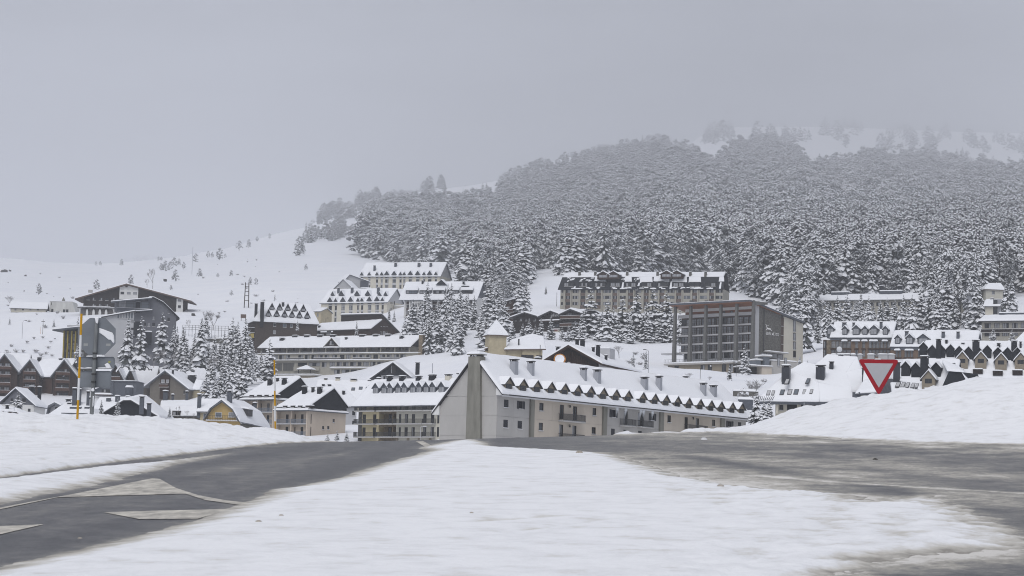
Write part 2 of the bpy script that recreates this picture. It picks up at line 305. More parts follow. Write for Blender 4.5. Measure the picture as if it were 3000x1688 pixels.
def road_mat():
    m = mat('wet_asphalt', (0.11,0.11,0.115), 0.5, 0.4); t = m.node_tree; b = t.nodes['Principled BSDF']
    c = t.nodes.new('ShaderNodeTexCoord'); mpn = t.nodes.new('ShaderNodeMapping'); mpn.inputs['Scale'].default_value = (3.2,1.6,1.0); mpn.inputs['Rotation'].default_value = (0,0,math.radians(-5))
    t.links.new(c.outputs['Object'], mpn.inputs[0])
    n = t.nodes.new('ShaderNodeTexNoise'); n.inputs['Scale'].default_value = 1.0; n.inputs['Detail'].default_value = 9; n.inputs['Roughness'].default_value = 0.72
    t.links.new(mpn.outputs[0], n.inputs['Vector'])
    g = t.nodes.new('ShaderNodeTexNoise'); g.inputs['Scale'].default_value = 14; g.inputs['Detail'].default_value = 8; g.inputs['Roughness'].default_value = 0.75
    t.links.new(c.outputs['Object'], g.inputs['Vector'])
    a = t.nodes.new('ShaderNodeAttribute'); a.attribute_name = 'slush_sheen'
    m1 = t.nodes.new('ShaderNodeMath'); m1.operation = 'MULTIPLY_ADD'; m1.inputs[1].default_value = 0.9; m1.inputs[2].default_value = -0.45
    t.links.new(n.outputs['Fac'], m1.inputs[0])
    m2 = t.nodes.new('ShaderNodeMath'); m2.operation = 'ADD'; t.links.new(m1.outputs[0], m2.inputs[0]); t.links.new(a.outputs['Fac'], m2.inputs[1])
    m3 = t.nodes.new('ShaderNodeMath'); m3.operation = 'MULTIPLY_ADD'; m3.inputs[1].default_value = 1.3; t.links.new(g.outputs['Fac'], m3.inputs[0]); 
    m4 = t.nodes.new('ShaderNodeMath'); m4.operation = 'SUBTRACT'; t.links.new(m2.outputs[0], m4.inputs[0]); m4.inputs[1].default_value = 0.63; t.links.new(m4.outputs[0], m3.inputs[2])
    r = t.nodes.new('ShaderNodeValToRGB'); e = r.color_ramp.elements
    e[0].position = 0.0; e[0].color = (0.05,0.05,0.054,1); e[1].position = 1.0; e[1].color = (0.70,0.68,0.65,1)
    k = e.new(0.22); k.color = (0.13,0.13,0.135,1); k = e.new(0.48); k.color = (0.24,0.235,0.225,1); k = e.new(0.72); k.color = (0.42,0.40,0.36,1)
    t.links.new(m3.outputs[0], r.inputs[0]); t.links.new(r.outputs[0], b.inputs['Base Color'])
    rr = t.nodes.new('ShaderNodeMapRange'); rr.inputs['To Min'].default_value = 0.42; rr.inputs['To Max'].default_value = 0.85
    t.links.new(m3.outputs[0], rr.inputs['Value']); t.links.new(rr.outputs[0], b.inputs['Roughness'])
    bp = t.nodes.new('ShaderNodeBump'); bp.inputs['Strength'].default_value = 0.6; bp.inputs['Distance'].default_value = 0.03
    t.links.new(m3.outputs[0], bp.inputs['Height']); t.links.new(bp.outputs[0], b.inputs['Normal'])
    return m
road = link('road', grid_mesh('road', road_pts, [road_mat()], attr={'slush_sheen': slush_sheen})); tag(road, kind='structure')
gs = link('ground_snow', grid_mesh('ground_snow', snow_pts, [snow_ground_mat()], attr={'depth': H})); tag(gs, kind='structure')
# painted markings: worn cream paint a few millimetres above the asphalt
PAINT = mat('worn_paint', (0.30,0.285,0.26), 0.7, 0.3, col2=(0.66,0.63,0.56), nscale=2.2, stretch=(2.5,0.8,1))
def marking(pts, dz=0.006):
    """fan/strip of a pixel outline laid on the road"""
    import mathutils.geometry as mg
    fine = []
    for (a,b) in zip(pts, pts[1:]+pts[:1]):
        n = max(1,int(math.hypot(b[0]-a[0],b[1]-a[1])/40))
        fine += [(a[0]+(b[0]-a[0])*i/n, a[1]+(b[1]-a[1])*i/n) for i in range(n)]
    P = [gp(np.array(x), np.array(groundZ(y))) + np.array([0,0,dz]) for x,y in fine]
    tri = mg.tessellate_polygon([[Vector((x,y,0)) for x,y in fine]])
    mb = MB(); mb.add(P, [tuple(t) for t in tri])
    return tag(mb.build('road_marking', PAINT), kind='structure')
q = lambda l: [zg(*p) for p in l]
marking(q([(-600,925),(0,795),(600,683),(1150,573),(1205,578),(1330,648),(1400,690),(900,703),(430,718),(0,808),(-600,945)]))
marking(q([(1330,648),(1500,702),(1680,736),(1900,764),(1880,785),(1550,738),(1400,690)]))
marking(q([(780,830),(1200,818),(1740,806),(1490,880),(1050,882)]))
marking(q([(-700,965),(0,935),(330,922),(0,998),(-500,1110),(-900,1100)]))
marking([zh(*p) for p in [(560,292),(615,290),(700,335),(650,345)]])

# ------------------------------------------------------------------ haze between the camera and the hills
hz = MB(); hz.box(-11500,11500,-60,23400,-7,3150)
def haze_mat():
    m = bpy.data.materials.new('haze'); m.use_nodes = True; t = m.node_tree; t.nodes.clear()
    o = t.nodes.new('ShaderNodeOutputMaterial'); v = t.nodes.new('ShaderNodeVolumePrincipled')
    v.inputs['Color'].default_value = (0.93,0.945,0.98,1); v.inputs['Density'].default_value = HAZE; v.inputs['Anisotropy'].default_value = 0.2
    t.links.new(v.outputs[0], o.inputs['Volume']); return m
HAZE = 0.00013
ho = hz.build('haze', haze_mat()); tag(ho, kind='stuff')
# ------------------------------------------------------------------ building kit
SLATE = mat('dark_slate', (0.021,0.024,0.030), 0.8, 0.2, noise=0.25, nscale=2.5)
SLATE2 = mat('blue_slate', (0.085,0.095,0.115), 0.7, 0.3, noise=0.2, nscale=2.5)
TRIM = mat('dark_trim', (0.055,0.055,0.06), 0.6, 0.3)
GREYTRIM = mat('grey_trim', (0.13,0.14,0.16), 0.6, 0.3)
CONC = mat('grey_concrete', (0.42,0.41,0.395), 0.9, 0.15, noise=0.08, nscale=0.35, stretch=(1,1,0.35))
CONCW = mat('warm_concrete', (0.53,0.475,0.405), 0.9, 0.15, noise=0.07, nscale=0.35, stretch=(1,1,0.35))
OLDCONC = mat('weathered_concrete', (0.21,0.205,0.18), 0.9, 0.1, noise=0.22, nscale=0.6, stretch=(1.5,1.5,0.3))
WHITE = mat('white_plaster', (0.66,0.66,0.65), 0.9, 0.15, noise=0.06, nscale=0.3)
CREAM = mat('cream_plaster', (0.60,0.57,0.49), 0.9, 0.15, noise=0.05, nscale=0.3)
YELLOW = mat('yellow_plaster', (0.56,0.49,0.32), 0.9, 0.15, noise=0.06, nscale=0.3)
CREAMG = mat('pale_cream_plaster', (0.52,0.505,0.44), 0.9, 0.15, noise=0.05, nscale=0.3)
PINK = mat('pinkish_plaster', (0.55,0.475,0.395), 0.9, 0.15, noise=0.08, nscale=0.25, stretch=(1,1,0.5))
GREYP = mat('grey_plaster', (0.47,0.475,0.49), 0.9, 0.15, noise=0.05, nscale=0.3)
BLUEG = mat('blue_grey_render', (0.145,0.15,0.17), 0.9, 0.15, noise=0.06, nscale=0.3)
BEIGE = mat('beige_panel', (0.36,0.345,0.30), 0.9, 0.15, noise=0.08, nscale=0.4)
BROWNP = mat('brown_panel', (0.135,0.10,0.085), 0.85, 0.15, noise=0.12, nscale=0.6)
OCHRE = mat('ochre_render', (0.46,0.33,0.14), 0.9, 0.15, noise=0.08, nscale=0.5)
TAN = mat('tan_stone', (0.43,0.375,0.26), 0.9, 0.12, noise=0.12, nscale=0.8)
TANW = mat('tan_brown_render', (0.26,0.225,0.175), 0.9, 0.12, noise=0.1, nscale=0.6)
STONE = mat('rubble_stone', (0.075,0.073,0.066), 0.95, 0.1, col2=(0.19,0.185,0.17), nscale=2.2, bump=0.7, bscale=3)
STONEB = mat('brown_rubble', (0.13,0.105,0.075), 0.95, 0.1, col2=(0.27,0.22,0.16), nscale=1.4, bump=0.6, bscale=3)
WOOD = mat('dark_brown_wood', (0.042,0.026,0.020), 0.8, 0.15, noise=0.3, nscale=1.5, stretch=(4,4,0.3))
WOODB = mat('blackened_wood', (0.026,0.021,0.020), 0.8, 0.15, noise=0.3, nscale=1.5, stretch=(4,4,0.3))
WOODR = mat('red_brown_wood', (0.078,0.044,0.032), 0.8, 0.15, noise=0.25, nscale=1.5, stretch=(4,4,0.3))
BRICKB = mat('brown_brick', (0.065,0.052,0.045), 0.9, 0.1, noise=0.25, nscale=2.0)
REDWOOD = mat('varnished_boards', (0.22,0.095,0.05), 0.6, 0.25, noise=0.25, nscale=1.2, stretch=(0.3,0.3,5))
CHALET = mat('grey_brown_render', (0.155,0.14,0.12), 0.9, 0.1, noise=0.1, nscale=0.8)
METAL = mat('galvanised_metal', (0.36,0.38,0.41), 0.45, 0.5, metal=0.6)
CHIMG = mat('pale_metal_cladding', (0.34,0.355,0.39), 0.6, 0.3, noise=0.04, nscale=0.5, stretch=(6,6,0.2))
GLASS = mat('window_glass', (0.022,0.026,0.032), 0.08, 0.6)
GLASS2 = mat('curtained_glass', (0.30,0.31,0.33), 0.25, 0.5, noise=0.3, nscale=1.2, stretch=(3,3,0.3))
GLASS3 = mat('reflecting_glass', (0.12,0.14,0.165), 0.12, 0.8)
FRAME = mat('dark_window_frame', (0.045,0.038,0.034), 0.6, 0.3)
FRAMEW = mat('white_window_frame', (0.62,0.62,0.61), 0.6, 0.3)
RAIL = mat('iron_railing', (0.05,0.052,0.055), 0.6, 0.3)
SHUT = mat('blue_black_shutter', (0.030,0.032,0.040), 0.6, 0.3)
YPAINT = mat('yellow_paint', (0.36,0.27,0.03), 0.6, 0.3)
LOUV = mat('dark_louvre', (0.115,0.115,0.11), 0.7, 0.2, noise=0.35, nscale=1.0, stretch=(5,5,0.2))
rb = random.Random(42)
WCACHE = {}
def win_mesh(w, h, kind):
    w = round(w*20)/20; h = round(h*20)/20; var = rb.randrange(3)
    key = (w,h,kind,var)
    if key in WCACHE: return WCACHE[key]
    mb = MB(); fr = 0.07 if w < 1.6 else 0.09; y0, y1 = 0.04, 0.13
    pane = 1 if var < 2 else 2
    if kind == 'closed':
        n = max(3,int(h/0.22))
        for i in range(n): mb.box(0.04,w-0.04,0.02,0.10,h*i/n+0.02,h*(i+1)/n-0.02,0)
        mb.quad((0,y1,0),(w,y1,0),(w,y1,h),(0,y1,h),0); mb.box(-0.05,w+0.05,-0.10,0.05,-0.08,-0.001,3); mb.box(-0.03,w+0.03,-0.09,0.05,0.0,0.07,4)
    else:
        nx = {'std':1,'w':1,'door':2,'shut':3,'pair':2,'quad':4,'tri':3,'big':2,'strip':4,'none':1,'cur':3}[kind]
        if w < 0.75: nx = 1
        mb.box(0,w,y0,y1,0,fr,0); mb.box(0,w,y0,y1,h-fr,h,0)
        for i in range(nx+1):
            x = (w-fr)*i/nx; mb.box(x,x+fr,y0,y1,fr,h-fr,0)
        for i in range(nx):
            a = (w-fr)*i/nx+fr; c = (w-fr)*(i+1)/nx; pm = pane if rb.random() < 0.6 else (1 if rb.random()<0.5 else 2)
            if kind in ('std','door','shut') : pm = 1 if rb.random() < 0.75 else 2
            if kind in ('pair','tri','quad'): pm = 1 if rb.random() < 0.62 else 2
            if kind == 'cur': pm = 2 if rb.random() < 0.75 else 1
            mb.quad((a,y1-0.02,fr),(c,y1-0.02,fr),(c,y1-0.02,h-fr),(a,y1-0.02,h-fr),pm)
        if kind in ('big','quad','strip','cur') and h > 1.6: mb.box(fr,w-fr,y0+0.02,y1-0.025,h*0.62,h*0.62+fr*0.8,0)
        if kind == 'shut':
            sw = w*0.42
            for x in (-sw,w): mb.box(x,x+sw,-0.06,-0.01,0,h,0)
        if kind in ('std','shut','w','pair') : mb.box(-0.06,w+0.06,-0.12,0.06,-0.09,-0.002,3); mb.box(-0.04,w+0.04,-0.11,0.06,0,0.05,4)
    fm = FRAMEW if kind == 'w' else (SHUT if kind in ('closed','shut') else FRAME)
    me = mb.mesh('window', [fm, GLASS3 if kind == 'cur' or (var == 1 and kind not in ('std','door','shut','pair','tri')) else GLASS, GLASS2, CONC, SNOW]); WCACHE[key] = me; return me
class Bld:
    def __init__(s, name, label, cat, P1, D, P2=None, yaw=None, base=None, group=None):
        p1 = at(*P1, D); s.D = D
        if yaw is None:
            r = ray(*P2); t = (p1[2]-CAM[2])/r[2]; p2 = CAM+r*t; d = p2-p1; s.L = float(np.hypot(d[0],d[1]))
            yaw = math.atan2(d[1], d[0])
        else: yaw = math.radians(yaw)
        s.yaw = yaw; zb_ = at(P1[0], base, D)[2] if base is not None else p1[2]
        s.o = np.array([p1[0],p1[1],zb_]); s.we = p1[2]-zb_
        s.ux = np.array([math.cos(yaw),math.sin(yaw),0]); s.vx = np.array([-math.sin(yaw),math.cos(yaw),0])
        if P2 is not None and not hasattr(s,'L'): s.L = s.f(*P2)[0]
        s.root = thing(name, label, cat, tuple(s.o), yaw, group); s.holes = []; s.planes = {}
        s.dbg = (name, round(math.degrees(yaw)), round(getattr(s,'L',0),1), round(s.we,1), round(s.o[2],1))
        gr_ = float(ground_row(P1[0], D)); print('BLD', *s.dbg, 'base', base, 'ground', round(gr_))
    def loc(s, P): d = P-s.o; return np.array([d@s.ux, d@s.vx, d[2]])
    def _hit(s, px, py, p0, n):
        r = ray(px,py); o = s.loc(CAM); d = np.array([r@s.ux, r@s.vx, r[2]])
        t = ((np.asarray(p0)-o)@n)/(d@n); return o+d*t
    def f(s, px, py, v=0): h = s._hit(px,py,(0,v,0),np.array([0,1.0,0])); return h[0], h[2]
    def r(s, px, py, u): h = s._hit(px,py,(u,0,0),np.array([1.0,0,0])); return h[1], h[2]
    def hit(s, px, py, pl): return s._hit(px,py,*s.planes[pl])
    def setplane(s, nm, a, b, c):
        a,b,c = map(lambda q: np.array(q,float),(a,b,c)); n = np.cross(b-a,c-a); s.planes[nm] = (a, n/np.linalg.norm(n))
    def part(s, name, mb, mats, parent=None): return mb.build(name, mats, parent or s.root)
    # openings
    def win(s, face, a, w0, wd, ht, kind='std', plane=0.0, hole=True, name=None, parent=None):
        wd = max(0.3,wd); ht = max(0.3,ht)
        me = win_mesh(wd, ht, kind); o = link(name or ('balcony_door' if kind=='door' else 'window'), me, parent or s.root)
        if face == 'f': o.location = (a, plane, w0)
        elif face == 'r': o.location = (plane, a, w0); o.rotation_euler = (0,0,math.pi/2)
        else: o.location = (plane, a+wd, w0); o.rotation_euler = (0,0,-math.pi/2)
        if hole: s.holes.append((face, plane, a+0.01, a+wd-0.01, w0+0.01, w0+ht-0.01))
        else:
            o.location = tuple(np.array(o.location)+{'f':(0,-0.135,0),'r':(0.135,0,0),'l':(-0.135,0,0)}[face])
        return o
    def wpx(s, face, zf, x0,y0,x1,y1, kind='std', plane=0.0, hole=True, name=None):
        xm, ym = (x0+x1)/2, (y0+y1)/2; g = (lambda x,y: s.f(*zf(x,y),plane)) if face=='f' else (lambda x,y: s.r(*zf(x,y),plane))
        a0, a1 = g(x0,ym)[0], g(x1,ym)[0]; b0, b1 = g(xm,y1)[1], g(xm,y0)[1]
        return s.win(face, min(a0,a1), b0, abs(a1-a0), b1-b0, kind, plane, hole, name)
    def wgrid(s, face, zf, xs, ys, kind='std', plane=0.0, xref=None, yref=None, hole=True, skip=()):
        g = (lambda x,y: s.f(*zf(x,y),plane)) if face=='f' else (lambda x,y: s.r(*zf(x,y),plane))
        yr = yref if yref is not None else (ys[0][0]+ys[0][1])/2; xr = xref if xref is not None else (xs[0][0]+xs[0][1])/2
        for i,(x0,x1) in enumerate(xs):
            a0, a1 = sorted((g(x0,yr)[0], g(x1,yr)[0]))
            for j,(y0,y1) in enumerate(ys):
                if (i,j) in skip: continue
                b0, b1 = g(xr,y1)[1], g(xr,y0)[1]; s.win(face, a0, b0, a1-a0, b1-b0, kind, plane, hole)
    # walls
    def wall(s, u0,u1,v0,v1,w0,w1, m, name='wall', mb=None, build=True, mi=0):
        mb = mb or MB(); dp = 0.16
        def face(fc, plane, a0, a1, P):
            hs = [h for h in s.holes if h[0]==fc and abs(h[1]-plane)<0.02 and h[2]>a0 and h[3]<a1 and h[4]>w0 and h[5]<w1]
            A = sorted({a0,a1,*[h[2] for h in hs],*[h[3] for h in hs]}); B = sorted({w0,w1,*[h[4] for h in hs],*[h[5] for h in hs]})
            if len(hs) == 0: mb.quad(P(a0,w0,0),P(a1,w0,0),P(a1,w1,0),P(a0,w1,0),mi); return
            ins = lambda x,y: any(h[2]<x<h[3] and h[4]<y<h[5] for h in hs)
            for j in range(len(B)-1):
                i = 0
                while i < len(A)-1:
                    if ins((A[i]+A[i+1])/2,(B[j]+B[j+1])/2): i += 1; continue
                    k = i
                    while k+1 < len(A)-1 and not ins((A[k+1]+A[k+2])/2,(B[j]+B[j+1])/2): k += 1
                    mb.quad(P(A[i],B[j],0),P(A[k+1],B[j],0),P(A[k+1],B[j+1],0),P(A[i],B[j+1],0),mi); i = k+1
            for h in hs:
                a,c,b,d = h[2],h[3],h[4],h[5]
                for p,q in (((a,b),(c,b)),((c,b),(c,d)),((c,d),(a,d)),((a,d),(a,b))):
                    mb.quad(P(*p,0),P(*q,0),P(*q,dp),P(*p,dp),mi)
        face('f', v0, u0, u1, lambda a,b,d: (a, v0+d, b))
        face('r', u1, v0, v1, lambda a,b,d: (u1-d, a, b))
        face('l', u0, v0, v1, lambda a,b,d: (u0+d, a, b))
        mb.quad((u0,v1,w0),(u1,v1,w0),(u1,v1,w1),(u0,v1,w1),mi); mb.quad((u0,v0,w1),(u1,v0,w1),(u1,v1,w1),(u0,v1,w1),mi)
        return s.part(name, mb, m) if build else mb
    def box(s, name, u0,u1,v0,v1,w0,w1, m, snow=0.0):
        mb = MB(); mb.box(u0,u1,v0,v1,w0,w1,0); ms = [m]
        if snow: snow_patch(mb,(u0-.05,v0-.05,w1),(u1+.05,v0-.05,w1),(u1+.05,v1+.05,w1),(u0-.05,v1+.05,w1),snow,1); ms = [m,SNOW]
        return s.part(name, mb, ms)
    # roofs
    def slabs(s, polys, m, th=0.22, name='roof'):
        mb = MB()
        for p in polys: mb.hexa([(a,b,c-th) for a,b,c in p], [(a,b,c-0.01) for a,b,c in p], 0)
        return s.part(name, mb, m)
    def snows(s, patches, t=0.42, name='snow_cover', rag=0.18):
        mb = MB(); mb.smooth = True
        for p in patches:
            rnd = p[4] if len(p) > 4 else (1,1,1,1); tt = p[5] if len(p) > 5 else t
            snow_patch(mb, *p[:4], tt, 0, rnd, rag)
        return s.part(name, mb, SNOW)
    def gable(s, u0,u1,v0,v1, we, wr, axis='u', pos=None, ov=0.7, og=0.5, m=None, wallm=None, snow=0.42, ends='lr', we2=None, name='roof', back=True, gw=None):
        """two-slope roof; axis u: ridge along the facade, eaves front/back"""
        m = m or TRIM; 
        if axis == 'u':
            vr = pos if pos is not None else (v0+v1)/2; w2 = we if we2 is None else we2
            k1 = (wr-we)/(vr-v0); k2 = (wr-w2)/(v1-vr)
            A = [(u0-og,v0-ov,we-k1*ov),(u1+og,v0-ov,we-k1*ov),(u1+og,vr,wr),(u0-og,vr,wr)]
            B = [(u1+og,v1+ov,w2-k2*ov),(u0-og,v1+ov,w2-k2*ov),(u0-og,vr,wr),(u1+og,vr,wr)]
            s.setplane('front', *A[:3]); s.setplane('back', *B[:3]); s.vr, s.wr = vr, wr
            tri = lambda u: [(u,v0,we-0.02),(u,v1,w2-0.02),(u,vr,wr-0.24)]; ps = [('l',u0+0.01),('r',u1-0.01)]
        else:
            ur = pos if pos is not None else (u0+u1)/2; w2 = we if we2 is None else we2
            k1 = (wr-we)/(ur-u0); k2 = (wr-w2)/(u1-ur)
            A = [(u0-ov,v1+og,we-k1*ov),(u0-ov,v0-og,we-k1*ov),(ur,v0-og,wr),(ur,v1+og,wr)]
            B = [(u1+ov,v0-og,w2-k2*ov),(u1+ov,v1+og,w2-k2*ov),(ur,v1+og,wr),(ur,v0-og,wr)]
            s.setplane('left', *A[:3]); s.setplane('right', *B[:3]); s.ur, s.wr = ur, wr
            tri = lambda v: [(u0,v,we-0.02),(u1,v,w2-0.02),(ur,v,wr-0.24)]; ps = [('f',v0+0.01),('b',v1-0.01)]
        s.slabs([A]+([B] if back else []), m, 0.24, name)
        s.snows([A+[(1,1,0,1)]]+([B+[(1,1,0,1)]] if back else []), snow)
        if wallm is not None:
            mb = MB()
            for nm, q_ in ps: mb.poly(tri(q_))
            s.part(gw or 'gable_wall', mb, wallm)
        return A, B
    def chim(s, zf, x0,y0,x1,y1, m=None, plane='front', cap=True, sink=1.2, dep=None, name='chimney'):
        pl = s.planes[plane]; h = s._hit(*zf((x0+x1)/2,y1), pl[0]+np.array([0,0,0.42]), pl[1]); P = s.o+s.ux*h[0]+s.vx*h[1]+np.array([0,0,h[2]]); D = float((P-CAM)@_F)
        a = zf(x0,y0); b = zf(x1,y1); k = D/FPX
        ww = max(0.4,(b[0]-a[0])*k/1.15); hh = max(0.5,(b[1]-a[1])*k)
        return s.chim_at(h[0], h[1]+(dep or ww*0.8)*0.5, h[2], ww, hh, m, cap, sink+0.8, dep, name)
    def chim_at(s, u, v, wb, ww, hh, m=None, cap=True, sink=1.2, dep=None, name='chimney'):
        mb = MB(); dd = dep or ww*0.8; hh = max(hh,0.6); c0 = hh-0.3 if cap else hh
        mb.box(-ww/2,ww/2,-dd/2,dd/2,-sink,c0-0.25 if cap else c0,0)
        if cap:
            for x in (-1,1):
                for y in (-1,1): mb.box(x*ww*0.42-0.05,x*ww*0.42+0.05,y*dd*0.42-0.05,y*dd*0.42+0.05,c0-0.25,c0,1)
            mb.box(-ww*0.3,ww*0.3,-dd*0.3,dd*0.3,c0-0.25,c0,1)
            mb.box(-ww/2-0.12,ww/2+0.12,-dd/2-0.12,dd/2+0.12,c0,c0+0.1,1)
            c0 += 0.1
        snow_patch(mb,(-ww/2-.1,-dd/2-.1,c0),(ww/2+.1,-dd/2-.1,c0),(ww/2+.1,dd/2+.1,c0),(-ww/2-.1,dd/2+.1,c0),0.22+0.12*rb.random(),2)
        o = s.part(name, mb, [m or SLATE, TRIM, SNOW]); o.location = (u,v,wb); return o
    def dormer(s, u, v, w, kind, me=None, name='dormer'):
        o = link(name, me if me else DORM[kind], s.root); o.location = (u,v,w); return o
    def balcony(s, u0,u1, w, dep=1.1, h=1.0, plane=0.0, bars=0.13, m=None, solid=None, face='f', railm=None):
        mb = MB(); L_ = u1-u0
        mb.box(0,L_,-dep,0.0,-0.16,0,0); mb.box(0.03,L_-0.03,-dep+0.03,-0.01,0.0,0.10,2)
        if solid: mb.box(0,L_,-dep,-dep+0.08,0.0,h,1); mb.box(0,L_,-dep-0.03,-dep+0.12,h,h+0.09,2)
        else:
            r = 0.022
            mb.box(0,L_,-dep,-dep+0.05,h-0.05,h,1); mb.box(0,L_,-dep,-dep+0.04,0.12,0.16,1)
            n = max(2,int(L_/bars))
            for i in range(n+1):
                x = (L_-2*r)*i/n+r; mb.box(x-r,x+r,-dep+0.005,-dep+0.035,0.0,h-0.05,1)
            for x in (0,L_-0.05):
                mb.box(x,x+0.05,-dep+0.05,0,h-0.05,h,1)
                for i in range(int(dep/bars)): mb.box(x+0.01,x+0.04,-dep+0.1+i*bars,-dep+0.13+i*bars,0,h-0.05,1)
        o = s.part('balcony', mb, [m or CONC, solid or railm or RAIL, SNOW])
        if face == 'f': o.location = (u0, plane, w)
        elif face == 'r': o.location = (plane, u0, w); o.rotation_euler = (0,0,math.pi/2)
        return o
def snow_patch(mb, A, B, C, D, t, m=0, rnd=(1,1,1,1), rag=0.0):
    A,B,C,D = (np.array(q,float) for q in (A,B,C,D))
    lu = max(np.linalg.norm(B-A),np.linalg.norm(C-D)); lv = max(np.linalg.norm(D-A),np.linalg.norm(C-B))
    nu = int(np.clip(lu/0.9,3,60)); nv = int(np.clip(lv/0.9,3,14)); er = 0.75
    es = lambda n, l: np.unique(np.concatenate([[0,min(0.12,0.1*l)/l,min(0.4,0.25*l)/l], np.linspace(min(0.9,0.4*l)/l,1-min(0.9,0.4*l)/l,n), [1-min(0.4,0.25*l)/l,1-min(0.12,0.1*l)/l,1]]).round(5))
    U = es(nu,lu); V = es(nv,lv); X, Y = np.meshgrid(U,V)
    P = (A[None,None]*((1-X)*(1-Y))[...,None]+B[None,None]*(X*(1-Y))[...,None]+C[None,None]*(X*Y)[...,None]+D[None,None]*((1-X)*Y)[...,None])
    ed = np.ones(X.shape); c = lambda d: np.sqrt(np.clip(1-(1-np.clip(d/er,0,1))**2,0,1))*0.75+0.25
    if rnd[0]: ed = np.minimum(ed, c(Y*lv))
    if rnd[1]: ed = np.minimum(ed, c((1-X)*lu))
    if rnd[2]: ed = np.minimum(ed, c((1-Y)*lv))
    if rnd[3]: ed = np.minimum(ed, c(X*lu))
    sx, sy = rb.uniform(0,99), rb.uniform(0,99)
    nz = fbm(X*lu/2.2+sx, Y*lv/2.2+sy, 3)
    top = P.copy(); top[...,2] += t*ed*(1+0.55*nz)
    if rag:
        dv = (A-D); dv[2] *= 1; dv /= (np.linalg.norm(dv)+1e-9)
        rj = rag*(fbm(X*lu/1.3+sx, 0*Y+sy, 3)*1.6+0.25)*np.clip(1-Y*lv/1.2,0,1)
        top += dv*rj[...,None]; P = P + dv*(rj*0.9)[...,None]
    r, cN = X.shape; b = len(mb.v)
    mb.v += [tuple(p) for p in top.reshape(-1,3)]; 
    for j in range(r-1):
        for i in range(cN-1):
            a = b+j*cN+i; mb.f.append((a,a+1,a+cN+1,a+cN)); mb.m.append(m)
    per = [(0,i) for i in range(cN)]+[(j,cN-1) for j in range(1,r)]+[(r-1,i) for i in range(cN-2,-1,-1)]+[(j,0) for j in range(r-2,0,-1)]
    b2 = len(mb.v); mb.v += [tuple(P[j,i]) for j,i in per]; n = len(per)
    for k in range(n):
        k2 = (k+1)%n; mb.f.append((b2+k,b2+k2,b+per[k2][0]*cN+per[k2][1],b+per[k][0]*cN+per[k][1])); mb.m.append(m)
def dormer_mesh(w, h, rise, dep, mats, ov=0.22, snow=0.3, pane=(0.7,0.75), gable_pane=False, skirt=True):
    """gabled dormer: front at y=0, foot centre at the origin. mats: wall, trim, snow, pane"""
    mb = MB(); x = w/2
    fr = [(-x,0,-0.3),(x,0,-0.3),(x,0,h),(0,0,h+rise),(-x,0,h)]
    mb.hexa([(a,b,c) for a,b,c in fr], [(a,b+dep,c) for a,b,c in fr], 0)
    k = rise/x
    for sgn in (-1,1):
        e = (sgn*(x+ov), h-k*ov)
        lo = [(e[0],-0.28,e[1]),(0,-0.28,h+rise),(0,dep,h+rise),(e[0],dep,e[1])]
        if sgn > 0: lo = lo[::-1]
        mb.hexa([(a,b,c+0.01) for a,b,c in lo], [(a,b,c+0.13) for a,b,c in lo], 1)
        q_ = [(e[0],dep,e[1]+0.14),(e[0],-0.24,e[1]+0.14),(0,-0.24,h+rise+0.14),(0,dep,h+rise+0.14)]
        if sgn > 0: q_ = [q_[1],q_[0],q_[3],q_[2]]
        if snow: snow_patch(mb,*q_,snow,2,(1,1,0,1))
    pw, ph = w*pane[0]/2, h*pane[1]
    if ph > 0.1:
        z0 = h-ph-0.03 if h-ph > 0.1 else 0.06
        mb.box(-pw-0.06,pw+0.06,-0.05,-0.003,z0-0.06,z0+ph,1); mb.box(-pw,-0.03,-0.06,-0.052,z0,z0+ph-0.06,3); mb.box(0.03,pw,-0.06,-0.052,z0,z0+ph-0.06,3)
    if gable_pane:
        mb.poly([(-x*0.72,-0.03,h+0.05),(x*0.72,-0.03,h+0.05),(0,-0.03,h+rise*0.8)],3)
    return mb.mesh('dormer', mats)
def letters(parent, text, at3, face, hgt, m, name='letter', spread=1.0):
    """block capitals made of raised strokes on the face of a building"""
    G = {'E':[((0,0),(0,1)),((0,0),(.7,0)),((0,.5),(.6,.5)),((0,1),(.7,1))],'D':[((0,0),(0,1)),((0,1),(.5,.85)),((.5,.85),(.7,.5)),((.7,.5),(.5,.15)),((.5,.15),(0,0))],
         'L':[((0,0),(0,1)),((0,0),(.65,0))],'W':[((0,1),(.2,0)),((.2,0),(.4,.7)),((.4,.7),(.6,0)),((.6,0),(.8,1))],'I':[((.3,0),(.3,1))],
         'S':[((.7,.9),(.1,1)),((.1,1),(0,.7)),((0,.7),(.7,.35)),((.7,.35),(.6,0)),((.6,0),(0,.08))],'H':[((0,0),(0,1)),((.7,0),(.7,1)),((0,.5),(.7,.5))],
         'O':[((0,.2),(0,.8)),((0,.8),(.3,1)),((.3,1),(.6,.8)),((.6,.8),(.6,.2)),((.6,.2),(.3,0)),((.3,0),(0,.2))],'T':[((.35,0),(.35,1)),((0,1),(.7,1))]}
    x = 0; a = np.array(at3,float)
    ex = {'f':np.array([1,0,0.]),'r':np.array([0,1.,0]),'l':np.array([0,-1.,0])}[face]
    for ch in text:
        mb = MB()
        for p,q in G[ch]:
            mb.bar(ex*(p[0]*hgt)+np.array([0,0,p[1]*hgt]), ex*(q[0]*hgt)+np.array([0,0,q[1]*hgt]), hgt*0.085, 4)
        o = mb.build(name, m, parent); o.location = tuple(a+ex*x); x += hgt*0.95*spread
DORM = {}
# ================================================================== BUILDINGS
PANE4 = GLASS3
